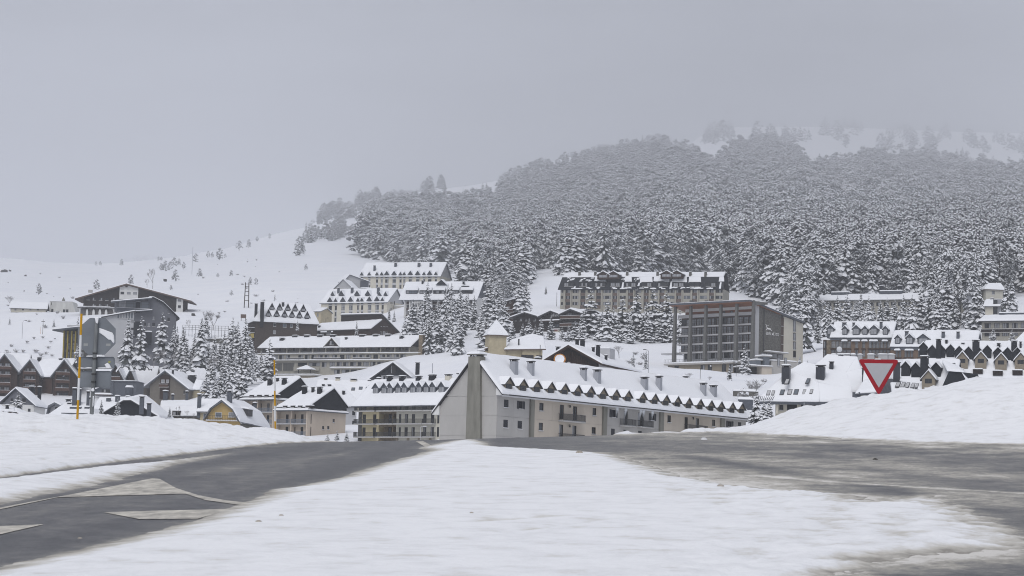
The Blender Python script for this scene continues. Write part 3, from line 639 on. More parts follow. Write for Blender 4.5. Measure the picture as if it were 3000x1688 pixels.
# ---- the long grey hotel in front -------------------------------------------------------
b = Bld('long_hotel','long grey concrete hotel with small dormers and pale chimneys, just beyond the road crest','building', z5(955,775), 350, P2=z6(2232,962), base=1345)
L_ = b.L; we = b.we
vW = b.r(*z5(215,1100),0)[0]                       # width of the gable wall
dv = 1.0
def on(zfn,x,y,v=0): return b.f(*zfn(x,y),v)
vr, wr = b.r(*z5(648,262),-0.5); vr = min(max(vr,3.6),5.4)
beve_v, beve_w = b.r(*z5(105,1010),-0.5)
print('hotel', L_, we, vW, vr, wr, beve_v, beve_w)
for x0,y0,x1,y1,k in [(1038,838,1098,945,'closed'),(1228,858,1282,960,'shut'),(1493,880,1548,985,'std'),(2178,945,2225,1048,'std'),(1755,905,1808,1090,'door'),(1925,925,1978,1102,'door'),
                      (1030,1097,1090,1205,'closed'),(1213,1112,1272,1220,'closed'),(1485,1135,1540,1240,'std'),(2165,1193,2222,1285,'std'),(1747,1158,1800,1340,'door'),(1917,1172,1970,1352,'door')]:
    b.wpx('f',z5,x0,y0,x1,y1,k)
for x0,y0,x1,y1,k in [(165,808,215,912,'std'),(418,832,475,935,'shut'),(585,850,640,1030,'door'),(775,870,857,1050,'door'),(945,882,997,980,'shut'),(1175,905,1222,1005,'std'),(1405,930,1450,1088,'door'),(1555,945,1600,1110,'door'),(1775,965,1818,1055,'std'),(1988,985,2040,1065,'shut'),(2125,1000,2170,1058,'closed'),
                      (155,1065,205,1160,'std'),(413,1085,467,1180,'closed'),(580,1100,633,1195,'closed'),(778,1115,830,1208,'closed'),(937,1130,987,1222,'closed')]:
    b.wpx('f',z6,x0,y0,x1,y1,k)
# wall panels: grey and warm bays between weathered pilasters, joints left open between panels
px_ = [on(z5,955,1000)[0]]+[on(z5,1365,1000)[0],on(z5,1415,1000)[0],on(z5,2300,1100)[0],on(z5,2350,1100)[0],on(z6,1060,1000)[0],on(z6,1110,1000)[0],on(z6,1885,1000)[0],on(z6,1930,1000)[0],L_]
px_[0] = 0
wj = b.f(*z5(955,1045))[1]; wj2 = wj-2.9
bays = [(0,px_[1],CONC,[.5]),(px_[2],px_[3],CONCW,[.27,.72]),(px_[4],px_[5],CONC,[.26,.55]),(px_[6],px_[7],CONCW,[.35,.75]),(px_[8],L_,CONC,[])]
for u0,u1,m_,cuts in bays:
    cs = [u0]+[u0+(u1-u0)*c for c in cuts]+[u1]
    for i in range(len(cs)-1):
        for (wa,wb_) in ((-0.5,wj2-0.03),(wj2,wj-0.03),(wj,we)):
            a0 = cs[i]+(0.02 if i else 0); a1 = cs[i+1]
            hs = [h for h in b.holes if h[0]=='f' and h[2]<a1 and h[3]>a0 and h[4]<wb_ and h[5]>wa]
            mb = MB(); keep = b.holes
            b.holes = [(h[0],0.0,max(h[2],a0+.004),min(h[3],a1-.004),max(h[4],wa+.004),min(h[5],wb_-.004)) for h in hs]
            mbw = b.wall(a0,a1,0.0,0.5,wa,wb_,m_,build=False,mb=mb); b.holes = keep
            b.part('wall_panel', mb, m_)
b.box('rear_wall',0.05,L_-0.05,0.3,vW,-0.5,min(we,beve_w+0.4),CONC)
for i in (1,3,5,7):
    b.box('pilaster',px_[i]+0.02,px_[i+1]-0.02,-0.28,0.3,-0.5,we,OLDCONC)
# gable end: wall panels either side of the broad chimney stack
cv0, cw = b.r(*z5(735,700),0); cv1, _ = b.r(*z5(572,700),0)
roofz = lambda v: (we+0.3+(wr-we-0.3)*(v+0.9)/(vr+0.9)) if v <= vr else (wr-(wr-beve_w)*(v-vr)/(beve_v-vr))
for (va,vb) in ((0.0,cv0-0.02),(cv1+0.02,vW)):
    ws = [-0.5, wj2, wj, wj+2.85, 30]
    for k in range(4):
        lo, hi = ws[k], ws[k+1]; n = 10; pts = []
        for i in range(n+1):
            v = va+(vb-va)*i/n; t = min(hi-0.03, roofz(v)-0.3)
            pts.append((v, t))
        if max(t for v,t in pts) <= lo+0.15: continue
        mb = MB(); 
        for (v,t),(v2,t2) in zip(pts,pts[1:]):
            if t <= lo and t2 <= lo: continue
            t, t2 = max(t,lo+.001), max(t2,lo+.001)
            mb.quad((-0.03,v,lo),(-0.03,v2,lo),(-0.03,v2,t2),(-0.03,v,t)); mb.quad((-0.03,v,t),(-0.03,v2,t2),(0.1,v2,t2),(0.1,v,t))
        b.part('wall_panel', mb, CONC)
mb = MB(); ct = b.r(*z5(655,260),-0.6)[1]; vb0, vb1 = b.r(*z5(742,1250),-0.5)[0], b.r(*z5(548,1250),-0.5)[0]; vt0, vt1 = b.r(*z5(728,300),-0.5)[0], b.r(*z5(580,300),-0.5)[0]
mb.hexa([(-0.55,vb0,-0.5),(0.6,vb0,-0.5),(0.6,vb1,-0.5),(-0.55,vb1,-0.5)],[(-0.5,vt0,ct-0.25),(0.9,vt0,ct-0.25),(0.9,vt1,ct-0.25),(-0.5,vt1,ct-0.25)],0)
mb.box(-0.3,0.7,vt0+0.15,vt1-0.15,ct-0.25,ct-0.02,1); mb.box(-0.7,1.1,vt0-0.12,vt1+0.12,ct-0.02,ct+0.1,0)
snow_patch(mb,(-0.8,vt0-.15,ct+0.1),(1.2,vt0-.15,ct+0.1),(1.2,vt1+.15,ct+0.1),(-0.8,vt1+.15,ct+0.1),0.45,2)
b.part('chimney_stack', mb, [OLDCONC,TRIM,SNOW])
# eave boxes (white) at the gable end
for v0_,v1_,e in ((0.02,-1.15,0),(vW,beve_v,1)):
    wt = we if not e else beve_w+0.35
    hi = roofz(v0_)-0.32; lo_ = wt-0.05 if not e else beve_w-0.25
    mb = MB(); pr = [(v0_,lo_),(v1_,lo_),(v1_,lo_+0.25),(v0_,hi)]
    mb.hexa([(-0.35,a,c) for a,c in pr],[(1.2,a,c) for a,c in pr],0); b.part('eave_box', mb, WHITE)
# roof
e0 = (-1.15, we+0.12)
A = [(-0.5,e0[0],e0[1]),(L_+0.6,e0[0],e0[1]),(L_-2.5,vr,wr),(-0.5,vr,wr)]
B = [(L_+0.6,beve_v,beve_w),(-0.5,beve_v,beve_w),(-0.5,vr,wr),(L_-2.5,vr,wr)]
Cc = [(L_+0.6,e0[0],e0[1]),(L_+0.6,beve_v,beve_w),(L_-2.5,vr,wr),(L_-2.5,vr,wr)]
b.setplane('front',*A[:3]); b.setplane('back',*B[:3]); b.vr, b.wr = vr, wr
b.slabs([A,B,Cc], TRIM, 0.2); b.snows([A+[(1,0,0,1)],B+[(1,1,0,1)],Cc+[(1,0,0,0)]], 0.5, rag=0.08)
mb = MB(); mb.box(-0.4,L_+0.5,e0[0]-0.12,e0[0]+0.02,we-0.28,we-0.08,0); mb.box(-0.3,L_+0.4,e0[0]+0.02,-0.01,we-0.12,we-0.03,0); b.part('gutter', mb, GREYP)
DORM['hotel'] = dormer_mesh(1.95,0.8,0.85,3.3,[TANW,TRIM,SNOW,GLASS],0.32,0.16,(0.7,0.9))
slope = (wr-e0[1])/(vr-e0[0])
vD = 0.45; wD = e0[1]+slope*(vD-e0[0])
for x,y,zfn in [(1120,528,z5),(1300,552,z5),(1480,570,z5),(1660,590,z5),(1835,608,z5),(2003,630,z5),(155,492,z6),(325,514,z6),(495,535,z6),(660,550,z6),(857,574,z6),(1018,592,z6),(1170,610,z6),(1325,628,z6),(1475,648,z6),(1628,665,z6),(1775,682,z6),(1910,698,z6),(2060,712,z6),(2190,722,z6)]:
    v_ = vD
    for _ in range(3): u, wpk = b.f(*zfn(x,y),v_-0.25); v_ = e0[0]+(wpk-2.0-0.35-e0[1])/slope
    b.dormer(u, v_, wpk-2.0, 'hotel')
for x0,y0,x1,y1,zfn in [(1150,300,1245,525,z5),(1383,325,1445,540,z5),(2063,412,2120,612,z5),(2225,435,2310,640,z5),(850,372,940,572,z6),(1060,358,1120,580,z6),(1660,452,1715,655,z6),(1783,485,1865,672,z6)]:
    b.chim(zfn,x0,y0,x1,y1,CHIMG,dep=0.9)
for x0,y0,zfn,ww in [(1478,345,z5,0.7),(1425,430,z6,0.6),(750,270,z5,0.7),(1365,1258/1,None,1)]:
    if zfn: 
        u,_ = b.f(*zfn(x0,y0+40),vr+0.6); b.chim_at(u,vr+0.7,wr-0.5,ww,1.5,CHIMG)
u,_ = b.f(*z5(420,420),vr+4.5); b.chim_at(max(1,u),vr+3.2,beve_w+0.8,1.4,5.3,CHIMG,dep=1.0)
for x0,x1,y,zfn,sx in [(1738,2025,1108,z5,1),(1735,2010,1362,z5,1),(530,687,1043,z6,1),(768,922,1063,z6,1),(1400,1650,1115,z6,1)]:
    u0,w0 = b.f(*zfn(x0,y),0); u1,_ = b.f(*zfn(x1,y+ (10 if zfn is z5 else 8)),0); b.balcony(u0,u1,w0,0.95,1.05,bars=0.14)
LAMPM = MB(); LAMPM.bar((0,0,0),(0,-0.25,0.1),0.03,4,0); LAMPM.bar((0,-0.25,-0.3),(0,-0.25,0.1),0.16,6,0,0.08)
lm = LAMPM.mesh('wall_lamp',[RAIL])
for x,y,zfn in [(1872,915,z5),(1868,1168,z5),(1508,938,z6)]:
    u,w_ = b.f(*zfn(x,y)); o = link('wall_lamp',lm,b.root); o.location = (u,-0.01,w_)
icm = MB()
for k in range(5): icm.bar((k*0.16+rb.uniform(-.05,.05),0,0),(k*0.16,0,-rb.uniform(0.5,1.6)),0.045,4,0,0.005)
icm = icm.mesh('icicle',[mat('ice',(0.75,0.8,0.86),0.2,0.5)])
for x,y in [(480,785),(598,792),(800,812),(840,815),(960,832)]:
    u,w_ = b.f(*z6(x,y),e0[0]); o = link('icicle',icm,b.root); o.location = (u,e0[0]-0.05,we-0.1)

# ---- yellow apartment block -------------------------------------------------------
b = Bld('apartment_block','yellow and cream apartment block with iron balconies, behind the gable of the long grey hotel','building', z4(1505,872), 520, P2=z4(2480,866), base=1325)
U1 = b.f(*z4(2700,700))[0]; we = b.f(*z4(1985,578))[1]; fl = 2.78
ws = b.we; rows = [ws+fl, ws, ws-fl]
uD = [b.f(*z4(x,860))[0] for x in (1555,1685,2012,2084,2172,2316,2412,2492)]
for w0 in rows:
    for i,u in enumerate(uD): b.win('f',u,w0+0.05,0.62 if i in (2,7) else 0.95,2.05,'door')
ub0, ub1 = b.f(*z4(1760,860))[0], b.f(*z4(1978,860))[0]; us, uy = b.f(*z4(1550,860))[0], 0
b.wall(us,ub0,0,11,-0.5,we,YELLOW); b.wall(ub1,U1,0,11,-0.5,we,CREAMG,name='wall')
b.box('stone_corner',-0.25,us-0.01,0.15,11,-0.5,we,STONE)
mb = MB(); mb.box(ub0+0.02,ub1-0.02,1.6,2.0,-0.5,we,0); mb.box(ub1-1.2,ub1-0.9,0.05,1.6,-0.5,we,0); b.part('stone_bay', mb, STONEB)
for w0 in rows:
    b.win('f',ub0+0.5,w0+0.05,0.5,2.1,'door',plane=0.0,hole=False) if False else None
    b.win('f',ub0+1.4,w0+0.05,0.9,2.1,'door',plane=1.6,hole=False); b.win('f',ub0+2.8,w0+0.05,1.0,2.1,'door',plane=1.6,hole=False)
    b.box('lintel',ub0+0.3,ub1-0.02,0.1,1.6,w0-0.55,w0-0.12,STONEB)
    b.balcony(-0.35,ub0-0.4,w0,1.25,1.05); b.balcony(ub0+0.05,ub1-0.05,w0,1.1,1.05); b.balcony(ub1+0.15,b.f(*z4(2345,860))[0],w0,1.2,1.05); b.balcony(b.f(*z4(2350,860))[0],b.f(*z4(2478,860))[0],w0,1.2,1.05)
for k in range(7): b.box('ground_pillar',ub1+0.2+k*3.1,ub1+0.75+k*3.1,-0.2,0.3,-0.5,ws-fl-0.2,TANW)
wr = b.f(*z4(2100,322),5.5)[1]
b.gable(-0.3,U1,0,11,we+0.05,wr,'u',None,1.3,0.9,GREYTRIM,STONE)
DORM['block'] = dormer_mesh(1.7,1.5,0.95,3.5,[SLATE2,GREYTRIM,SNOW,GLASS2],0.2,0.3,(0.72,0.9))
sl_ = (wr-we)/5.5
for x in (1720,1828,1897,2003,2080,2188,2265,2355,2435,2548): 
    u,_ = b.f(*z4(x,470),1.6); b.dormer(u,1.6,we+sl_*1.6+0.1,'block')
for x0,y0,x1,y1 in [(1860,255,1920,340),(2017,250,2080,332),(2225,250,2285,328),(2390,240,2455,322)]:
    u,_ = b.f(*z4((x0+x1)/2,y1),5.0); b.chim_at(u,5.2,wr-0.6,(x1-x0)/4.293/FPX*520*1.1,(y1-y0)/4.293/FPX*520*1.25,SLATE)
for x in (317,115):
    u,_ = b.f(*z5(x,560),5.0); b.chim_at(u,5.2,wr-0.6,1.2,1.9,CREAM if x>200 else SLATE)

# ---- two pinkish blocks with black gables ------------------------------------------
def black_gable_house(name, label, dx, dy, D, dorm, walls=True, yaw=-36):
    zz_ = lambda x,y: z4(x+dx,y+dy)
    b = Bld(name,label,'building', zz_(472,712), D, yaw=yaw, base=1320)
    U = b.f(*zz_(860,706))[0]; V = b.r(*zz_(1345,715),U)[0]; ws_ = b.f(*zz_(475,708))[1]
    g = [b.r(*zz_(x,y),U) for x,y in ((910,684),(1190,427),(1352,640),(1347,706))]
    wst = b.f(*zz_(700,655),0.4)[1]; vr, wr = g[1]
    fl = 2.75
    for k,(a0,a1,c) in enumerate([(545,580,0),(640,655,0),(735,768,0),(833,858,0)]):
        u0,_ = b.f(*zz_(a0,790)); u1,_ = b.f(*zz_(a1,790))
        for j in range(2): b.win('f',u0,ws_-0.45-2.15-j*fl-0.1,max(0.7,u1-u0),2.05,'door',plane=1.2)
    b.wall(0.15,U-0.25,1.2,V,-0.5,ws_,PINK,name='wall')
    for x0,y0,x1,y1 in [(1178,805,1205,852),(1045,893,1073,940),(1110,893,1138,940)]: b.wpx('r',zz_,x0,y0,x1,y1,'std',plane=U)
    b.wall(U-0.25,U,0,V,-0.5,ws_,PINK,name='gable_side_wall')
    b.box('end_wall',0,0.14,0,1.2,-0.5,ws_,PINK); um = b.f(*zz_(655,800))[0]; b.box('dividing_wall',um-0.1,um+0.1,0,1.19,-0.5,ws_,PINK)
    for j in range(3):
        wf = ws_-2.75-j*fl
        for a,c in ((0.15,um-0.1),(um+0.1,U-0.25)): b.balcony(a,c,wf,0.25,1.0,plane=0.2,bars=0.12,railm=mat('blue_grey_rail',(0.16,0.19,0.24),0.6,0.3))
        b.box('floor_slab',0.15,U-0.26,0.21,1.19,wf-0.2,wf,CONC)
    # snow-covered skirt roof
    mb = MB(); mb.box(-0.5,U+0.6,-0.6,V+0.3,ws_+0.01,ws_+0.2,0); b.part('skirt_roof', mb, GREYTRIM)
    b.snows([[(-0.55,-0.65,ws_+0.2),(U+0.62,-0.65,ws_+0.2),(U+0.62,0.6,ws_+0.45),(-0.55,0.6,ws_+0.45),(1,1,0,1)],[(U+0.62,-0.65,ws_+0.2),(U+0.62,V+0.3,ws_+0.2),(U+0.02,V+0.3,ws_+0.3),(U+0.02,-0.65,ws_+0.3),(1,1,0,1)]],0.35,'skirt_snow')
    mb = MB(); pl = [(0.25,ws_+0.2),(0.35,wst-0.1),(vr,wr),(V+0.2,g[2][1]),(V+0.2,ws_+0.2)]
    mb.hexa([(0.2,a,c) for a,c in pl],[(U+0.05,a,c) for a,c in pl],0); b.part('black_gable', mb, SLATE)
    A = [(-0.1,0.1,wst),(U+0.25,0.1,wst),(U+0.25,vr,wr+0.1),(1.2,vr,wr+0.1)]; B = [(U+0.25,V+0.6,g[2][1]-0.3),(0,V+0.6,g[2][1]-0.3),(1.2,vr,wr+0.1),(U+0.25,vr,wr+0.1)]
    b.setplane('front',*A[:3]); b.setplane('back',*B[:3]); b.slabs([A,B],SLATE,0.2); b.snows([A+[(1,1,0,1)],B+[(1,1,0,1)]],0.5)
    for x0,x1 in dorm:
        u0,_ = b.f(*zz_(x0,630),0.0); u1,_ = b.f(*zz_(x1,630),0.0); wl = ws_+0.75
        b.win('f',u0+0.08,wl,u1-u0-0.16,wst-wl+0.1,'std',plane=-0.02,hole=False,name='attic_window')
        b.box('attic_dormer',u0-0.05,u1+0.05,0.0,1.4,wl-0.1,wst+0.28,WOODB,0.35)
    return b, zz_, U, V
b, zz_, U, V = black_gable_house('pinkish_block','pinkish rendered block with a black gable and three black chimneys, beside the grey-white block','', 0,530,[]) if False else black_gable_house('pinkish_block','pinkish rendered block with a black gable, nearest of the two, left of the white-grey wall',0,0,535,[(555,605),(652,702),(745,792),(840,892)])
for x0,y0,x1,y1 in [(780,385,842,500),(903,395,940,478),(970,390,1032,496)]: b.chim(zz_,x0,y0,x1,y1,SLATE)
b2, zz_, U2, V2 = black_gable_house('pinkish_block','pinkish block with black gable set further back, behind the nearer yellow and white pole',-425,-135,565,[(560,610),(655,708),(748,795),(842,893)])
for x0,y0,x1,y1 in [(345,285,405,390),(460,280,492,340),(525,280,585,380)]: b2.chim(z4,x0,y0,x1,y1,SLATE)
# white-grey block right of it
b = Bld('grey_block','pale grey block with one column of small windows, between the pinkish and yellow blocks','building', z4(1338,650), 560, yaw=22, base=1320)
U = b.f(*z4(1482,660))[0]
for y0,y1 in ((705,765),(828,882),(955,1008)): b.wpx('f',z4,1424,y0,1464,y1,'std')
b.wall(0,U,0,9,-0.5,b.we,GREYP); wt = b.f(*z4(1250,395),6)[1]
A = [(-3.0,-0.6,b.we+0.1),(U+0.9,-0.7,b.we+0.05),(b.f(*z4(1290,395),6)[0],6,wt),(b.f(*z4(1195,420),6)[0],6,wt)]
Bq = [(U+0.9,-0.7,b.we+0.05),(U+1,9.5,b.we+1),(b.f(*z4(1290,395),6)[0],7.5,wt),(b.f(*z4(1290,395),6)[0],6,wt)]
b.setplane('front',*A[:3]); b.slabs([A,Bq],TRIM); b.snows([A+[(1,0,0,0)],Bq+[(1,1,0,0)]],0.5); b.chim(z4,1302,440,1335,505,SLATE)
# flat snowy roofs behind
b = Bld('snowy_roofed_terrace','low terrace whose broad snow-covered roof shows behind the pinkish and yellow blocks','building', z4(960,545), 600, yaw=-4, base=1260)
U = b.f(*z4(1760,530))[0]; b.wall(0,U,0,12,-0.5,b.we,CREAM); wr = b.f(*z4(1300,332),6)[1]
b.gable(0,U,0,12,b.we,wr,'u',None,0.8,0.5,TRIM,CREAM)
for x0,y0,x1,y1 in [(1075,292,1108,335),(1215,272,1270,332),(1405,282,1480,325),(1735,268,1785,330),(1625,292,1660,325)]:
    u,_ = b.f(*z4((x0+x1)/2,y1),6); b.chim_at(u,6,wr-0.3,(x1-x0)/4.293/FPX*600,(y1-y0)/4.293/FPX*600+0.3,CREAM)
for x0,y0,x1,y1 in [(1043,358,1075,408),(1116,360,1155,405)]: b.chim(z4,x0,y0,x1,y1,SLATE)
skm = MB(); skm.box(0,0.9,0,1.2,0,0.1,0); skm.box(0.1,0.8,0.1,1.1,0.1,0.11,1); skm = skm.mesh('skylight',[TRIM,GLASS3])
for x,y in [(1410,470),(1505,460),(1590,462),(1620,445)]:
    h = b.hit(*z4(x,y),'front'); o = link('skylight',skm,b.root); o.location = (h[0],h[1],h[2]+0.45); o.rotation_euler = (math.atan((wr-b.we)/6),0,0)
# black-gabled chalet
b = Bld('black_chalet','black-gabled chalet with a tall white window and pale ground floor, below the terraced hotel','building', z4(1790,255), 640, yaw=-8, base=1230)
U = b.f(*z4(2112,250))[0]; um, wr = b.f(*z4(1945,98)); ul, wl = b.f(*z4(1625,318)); ur, wrr = b.f(*z4(2150,262))
b.wpx('f',z4,1815,268,1860,310,'pair'); b.wall(0,U,0,11,-0.5,b.we,GREYP)
mb = MB(); pts = [(ul,0,wl),(U+0.2,0,b.we+0.02),(ur,0,wrr),(um,0,wr)]; pts = [(ul,wl),(0,b.we+0.02),(U,b.we+0.02),(ur,wrr),(um,wr)]
mb.hexa([(a,-0.4,c) for a,c in pts],[(a,11,c) for a,c in pts],0); b.part('black_gable', mb, SLATE)
A = [(ul-0.5,11,wl-0.4),(ul-0.5,-1,wl-0.4),(um,-1,wr+0.05),(um,11,wr+0.05)]; ux_,wx_ = b.f(*z4(2390,300)); k_ = (wr-wrr)/(ur-um)
B = [(ur+0.6,-1,wrr-k_*0.6),(ur+0.6,11,wrr-k_*0.6),(um,11,wr+0.05),(um,-1,wr+0.05)]
b.setplane('right',*B[:3]); b.slabs([A,B],TRIM,0.3); b.snows([A+[(1,1,0,1)],B+[(1,1,0,1)]],0.5)
b.win('f',b.f(*z4(1915,200))[0],b.f(*z4(1940,235))[1],b.f(*z4(1972,200))[0]-b.f(*z4(1915,200))[0],b.f(*z4(1940,132))[1]-b.f(*z4(1940,235))[1],'quad',plane=-0.4,hole=False)
b.chim_at(b.f(*z4(2246,190),6)[0],6,b.f(*z4(2246,195),6)[1],1.0,2.3,SLATE)

# ---- terraced hotel -------------------------------------------------------
b = Bld('terraced_hotel','long terraced grey-beige hotel with snowy balcony ledges and a small triangular roof gable','building', z3(240,1083), 880, P2=z3(1960,1068), base=1118)
L_ = b.L; w = lambda y,x=1000,v=0: b.f(*z3(x,y),v)[1]; u = lambda x,v=0,y=1120: b.f(*z3(x,y),v)[0]
w0, w1, w2, w3 = w(1160), w(1240), w(1335), w(1425)
BT = BEIGE
for x in (420,580,700,865,1010,1190,1340,1480,1650,1800):
    for dx in (0,75): b.win('f',u(x+dx+8),w0+0.35,1.55,1.95,'pair',plane=1.8)
b.wall(0.3,L_,1.8,14,w0-0.05,b.we,BT,name='wall')
for x in (255,403,548,697,845,993,1160,1315,1470,1625,1788,1955): b.box('loggia_pier',u(x)-0.25,u(x)+0.25,0,1.79,w0,b.we-0.02,BEIGE)
mb = MB()
for x0,x1 in zip((255,403,548,697,845,993,1160,1315,1470,1625,1788),(403,548,697,845,993,1160,1315,1470,1625,1788,1955)): mb.box(u(x0)+0.28,u(x1)-0.28,0.2,0.26,w0,w0+0.95,0)
b.part('loggia_parapet', mb, mat('smoked_panel',(0.10,0.10,0.105),0.5,0.3))
mb = MB(); mb.box(-0.2,L_+5.2,-1.4,1.79,w0-0.35,w0-0.02,0); b.part('balcony_ledge', mb, BEIGE); b.snows([[(-0.2,-1.5,w0-0.02),(L_+5.2,-1.5,w0-0.02),(L_+5.2,0.0,w0-0.02),(-0.2,0.0,w0-0.02)]],0.3,'ledge_snow')
for x0,x1 in ((415,470),(480,540),(555,605),(700,755),(775,830),(850,905),(925,980),(1000,1055),(1090,1145),(1175,1230),(1250,1300),(1325,1385),(1400,1460),(1480,1540),(1560,1615),(1635,1695),(1715,1770),(1795,1855),(1870,1930)):
    b.win('f',u(x0),w1+0.25,u(x1)-u(x0),1.75,'pair',plane=-1.0)
b.wall(u(403),L_+4.6,-1.0,13,w1-0.05,w0-0.36,BT,name='wall')
for x0,x1 in ((590,780),(890,1200),(1340,1540),(1660,1880)): b.balcony(u(x0),u(x1),w1+0.05,1.0,0.8,plane=-1.0,bars=0.35,solid=mat('smoked_panel',(0.1,0.1,0.1)))
mb = MB(); mb.box(u(410),L_+4.8,-3.2,-1.01,w1-0.4,w1-0.07,0); b.part('balcony_ledge', mb, BEIGE); b.snows([[(u(410),-3.3,w1-0.06),(L_+4.8,-3.3,w1-0.06),(L_+4.8,-1.9,w1-0.06),(u(410),-1.9,w1-0.06)]],0.32,'ledge_snow')
for x0,x1 in ((995,1050),(1085,1145),(1165,1225),(1240,1300),(1320,1390),(1405,1450),(1470,1535),(1550,1610),(1630,1700)): b.win('f',u(x0),w(1320),u(x1)-u(x0),1.75,'pair',plane=-2.4)
for x0,x1,y0,y1 in ((720,825,1268,1312),(845,975,1268,1312)): b.win('f',u(x0),w(y1),u(x1)-u(x0),w(y0)-w(y1),'tri',plane=-2.4)
b.wall(u(403),L_+3.8,-2.4,12,w3,w1-0.41,BT,name='wall')
mb = MB()
for x0,x1 in ((410,545),(555,682)):
    n = 12
    for i in range(n): a = u(x0)+(u(x1)-u(x0))*i/n; mb.box(a,a+(u(x1)-u(x0))/n*0.8,-2.55,-2.41,w(1360),w(1274),0)
b.part('louvre', mb, LOUV)
b.box('parapet',u(688),u(976),-3.3,-3.05,w(1358),w(1316),BEIGE); b.box('balcony_slab',u(688),u(976),-3.3,-2.42,w(1362),w(1358),BEIGE)
mb = MB(); mb.box(u(1115),L_+3,-4.2,-2.42,w2-0.3,w2,0); b.part('balcony_ledge', mb, BEIGE); b.snows([[(u(1115),-4.3,w2),(L_+3,-4.3,w2),(L_+3,-3,w2),(u(1115),-3,w2)]],0.3,'ledge_snow')
b.balcony(u(1125),u(1640),w(1316),1.2,0.5,plane=-2.4,bars=0.5)
for x0,x1 in ((1155,1220),(1240,1330),(1345,1420),(1435,1510),(1520,1600)): b.win('f',u(x0),w(1402),u(x1)-u(x0),1.6,'pair',plane=-3.4)
b.wall(u(1115),L_+2,-3.4,-2.42,w3-6,w2-0.31,BT,name='wall')
mb = MB(); mb.box(u(90),u(1020),-9,-2.45,w(1420)-0.4,w(1420),0); b.part('terrace_slab', mb, CONC); b.snows([[(u(90),-9.1,w(1420)),(u(1020),-9.1,w(1420)),(u(1020),-2.5,w(1420)),(u(90),-2.5,w(1420))]],0.4,'terrace_snow'); b.balcony(u(95),u(1020),w(1420)+0.3,0.3,0.9,plane=-8.8,bars=0.5)
b.box('terrace_wall',u(120),u(1020),-8.6,-8.2,w(1420)-6,w(1420)-0.41,TANW)
mb = MB(); ug = u(1075); wg = b.f(*z3(1075,982),-0.5)[1]
A_, B_ = b.gable(0,L_+0.4,0,14,b.we,b.f(*z3(1500,966),7)[1],'u',None,0.9,0.5,TRIM,SLATE)
wa, wb_ = b.we-0.1, wg; hw = (u(1150)-u(990))/2
mb.hexa([(ug-hw,-0.75,wa),(ug+hw,-0.75,wa),(ug,-0.75,wb_)],[(ug-hw,0.5,wa),(ug+hw,0.5,wa),(ug,5,wb_)],0); b.part('roof_gable', mb, WOODB)
b.win('f',ug-0.9,wa+0.5,1.8,1.5,'pair',plane=-0.75,hole=False)
for sg in (-1,1):
    q_ = [(ug+sg*(hw+0.5),4,wa-0.2),(ug+sg*(hw+0.5),-1.1,wa-0.2),(ug,-1.1,wb_+0.15),(ug,6,wb_+0.15)]
    if sg > 0: q_ = [q_[1],q_[0],q_[3],q_[2]]
    b.slabs([q_],BEIGE,0.2,'verge_board'); b.snows([q_+[(1,1,0,1)]],0.3)
for x0,y0,x1,y1 in [(457,972,515,1012),(1210,965,1240,1000),(1835,948,1885,990)]: b.chim(z3,x0,y0,x1,y1,SLATE)
for x in (650,785,935,1085,1420,1575,1715): b.chim_at(b.f(*z3(x,975),7)[0],7,b.wr-0.6,2.0,1.5,SLATE)
mb = MB(); uc, wc = b.f(*z3(780,1345),-6); mb.box(uc-2.8,uc+2.8,-8,-5,wc-0.2,wc,0); mb.box(uc-2.6,uc-2.3,-7.8,-7.5,wc-3.5,wc-.2,0); mb.box(uc+2.3,uc+2.6,-7.8,-7.5,wc-3.5,wc-.2,0); b.part('canopy', mb, WOODB)
b.snows([[(uc-3,-8.2,wc),(uc+3,-8.2,wc),(uc+0.3,-6.5,wc+1.3),(uc-0.3,-6.5,wc+1.3),(1,0,0,0)],[(uc+3,-8.2,wc),(uc+3,-4.8,wc),(uc+0.3,-6.5,wc+1.3),(uc+0.3,-6.5,wc+1.3),(1,0,0,0)]],0.3)
ut0, ut1 = u(2068,-1), u(2112,-1); b.box('stone_tower',ut0,ut1,-1.5,4,w(1330),w(962),STONEB,0.4)
# ---- dark timber building behind the terraced hotel -------------------------------
b = Bld('timber_hall','dark brown timber building with long snowy roof and a clerestory band, behind the terraced hotel','building', z3(1080,882), 930, yaw=-30, base=1015)
U = b.f(*z3(1515,862))[0]; V = b.r(*z3(1830,900),U)[0]; vr, wr = b.r(*z3(1630,708),U)
w_e = b.f(*z3(1515,866))[1]
for x0,x1,y0,y1 in [(1628,1641,815,850),(1655,1682,815,852),(1695,1708,818,852),(1622,1640,905,948),(1650,1682,905,950),(1690,1706,908,948)]: b.wpx('r',z3,x0,y0,x1,y1,'w',plane=U)
ul = b.f(*z3(700,900))[0]
b.wall(0,U,0,V,-2,w_e,WOOD)
vk, wk = b.r(*z3(1640,775),U); wk = max(wk, w_e+2)
mb = MB(); pl = [(0,w_e+0.01),(V,b.r(*z3(1832,890),U)[1]),(vr,wr),(vr-0.1,wk)]; pl = [(0,w_e+0.01),(V,w_e+0.01),(vr,wr),(vr-0.12,wk)]
mb.hexa([(U-0.2,a,c) for a,c in pl],[(U-0.01,a,c) for a,c in pl],0); b.part('gable_wall', mb, WOOD)
uc = b.f(*z3(1175,740),vr)[0]
A = [(ul,-1,w_e-0.9),(U+0.8,-1,w_e-0.3),(U+0.8,vr-0.2,wk),(ul+6,vr-0.2,wk-1.0)]
B = [(U+0.8,V+1,w_e-0.6),(uc,V+1,w_e-0.6),(uc,vr-0.6,wr+0.15),(U+0.8,vr-0.6,wr+0.15)]
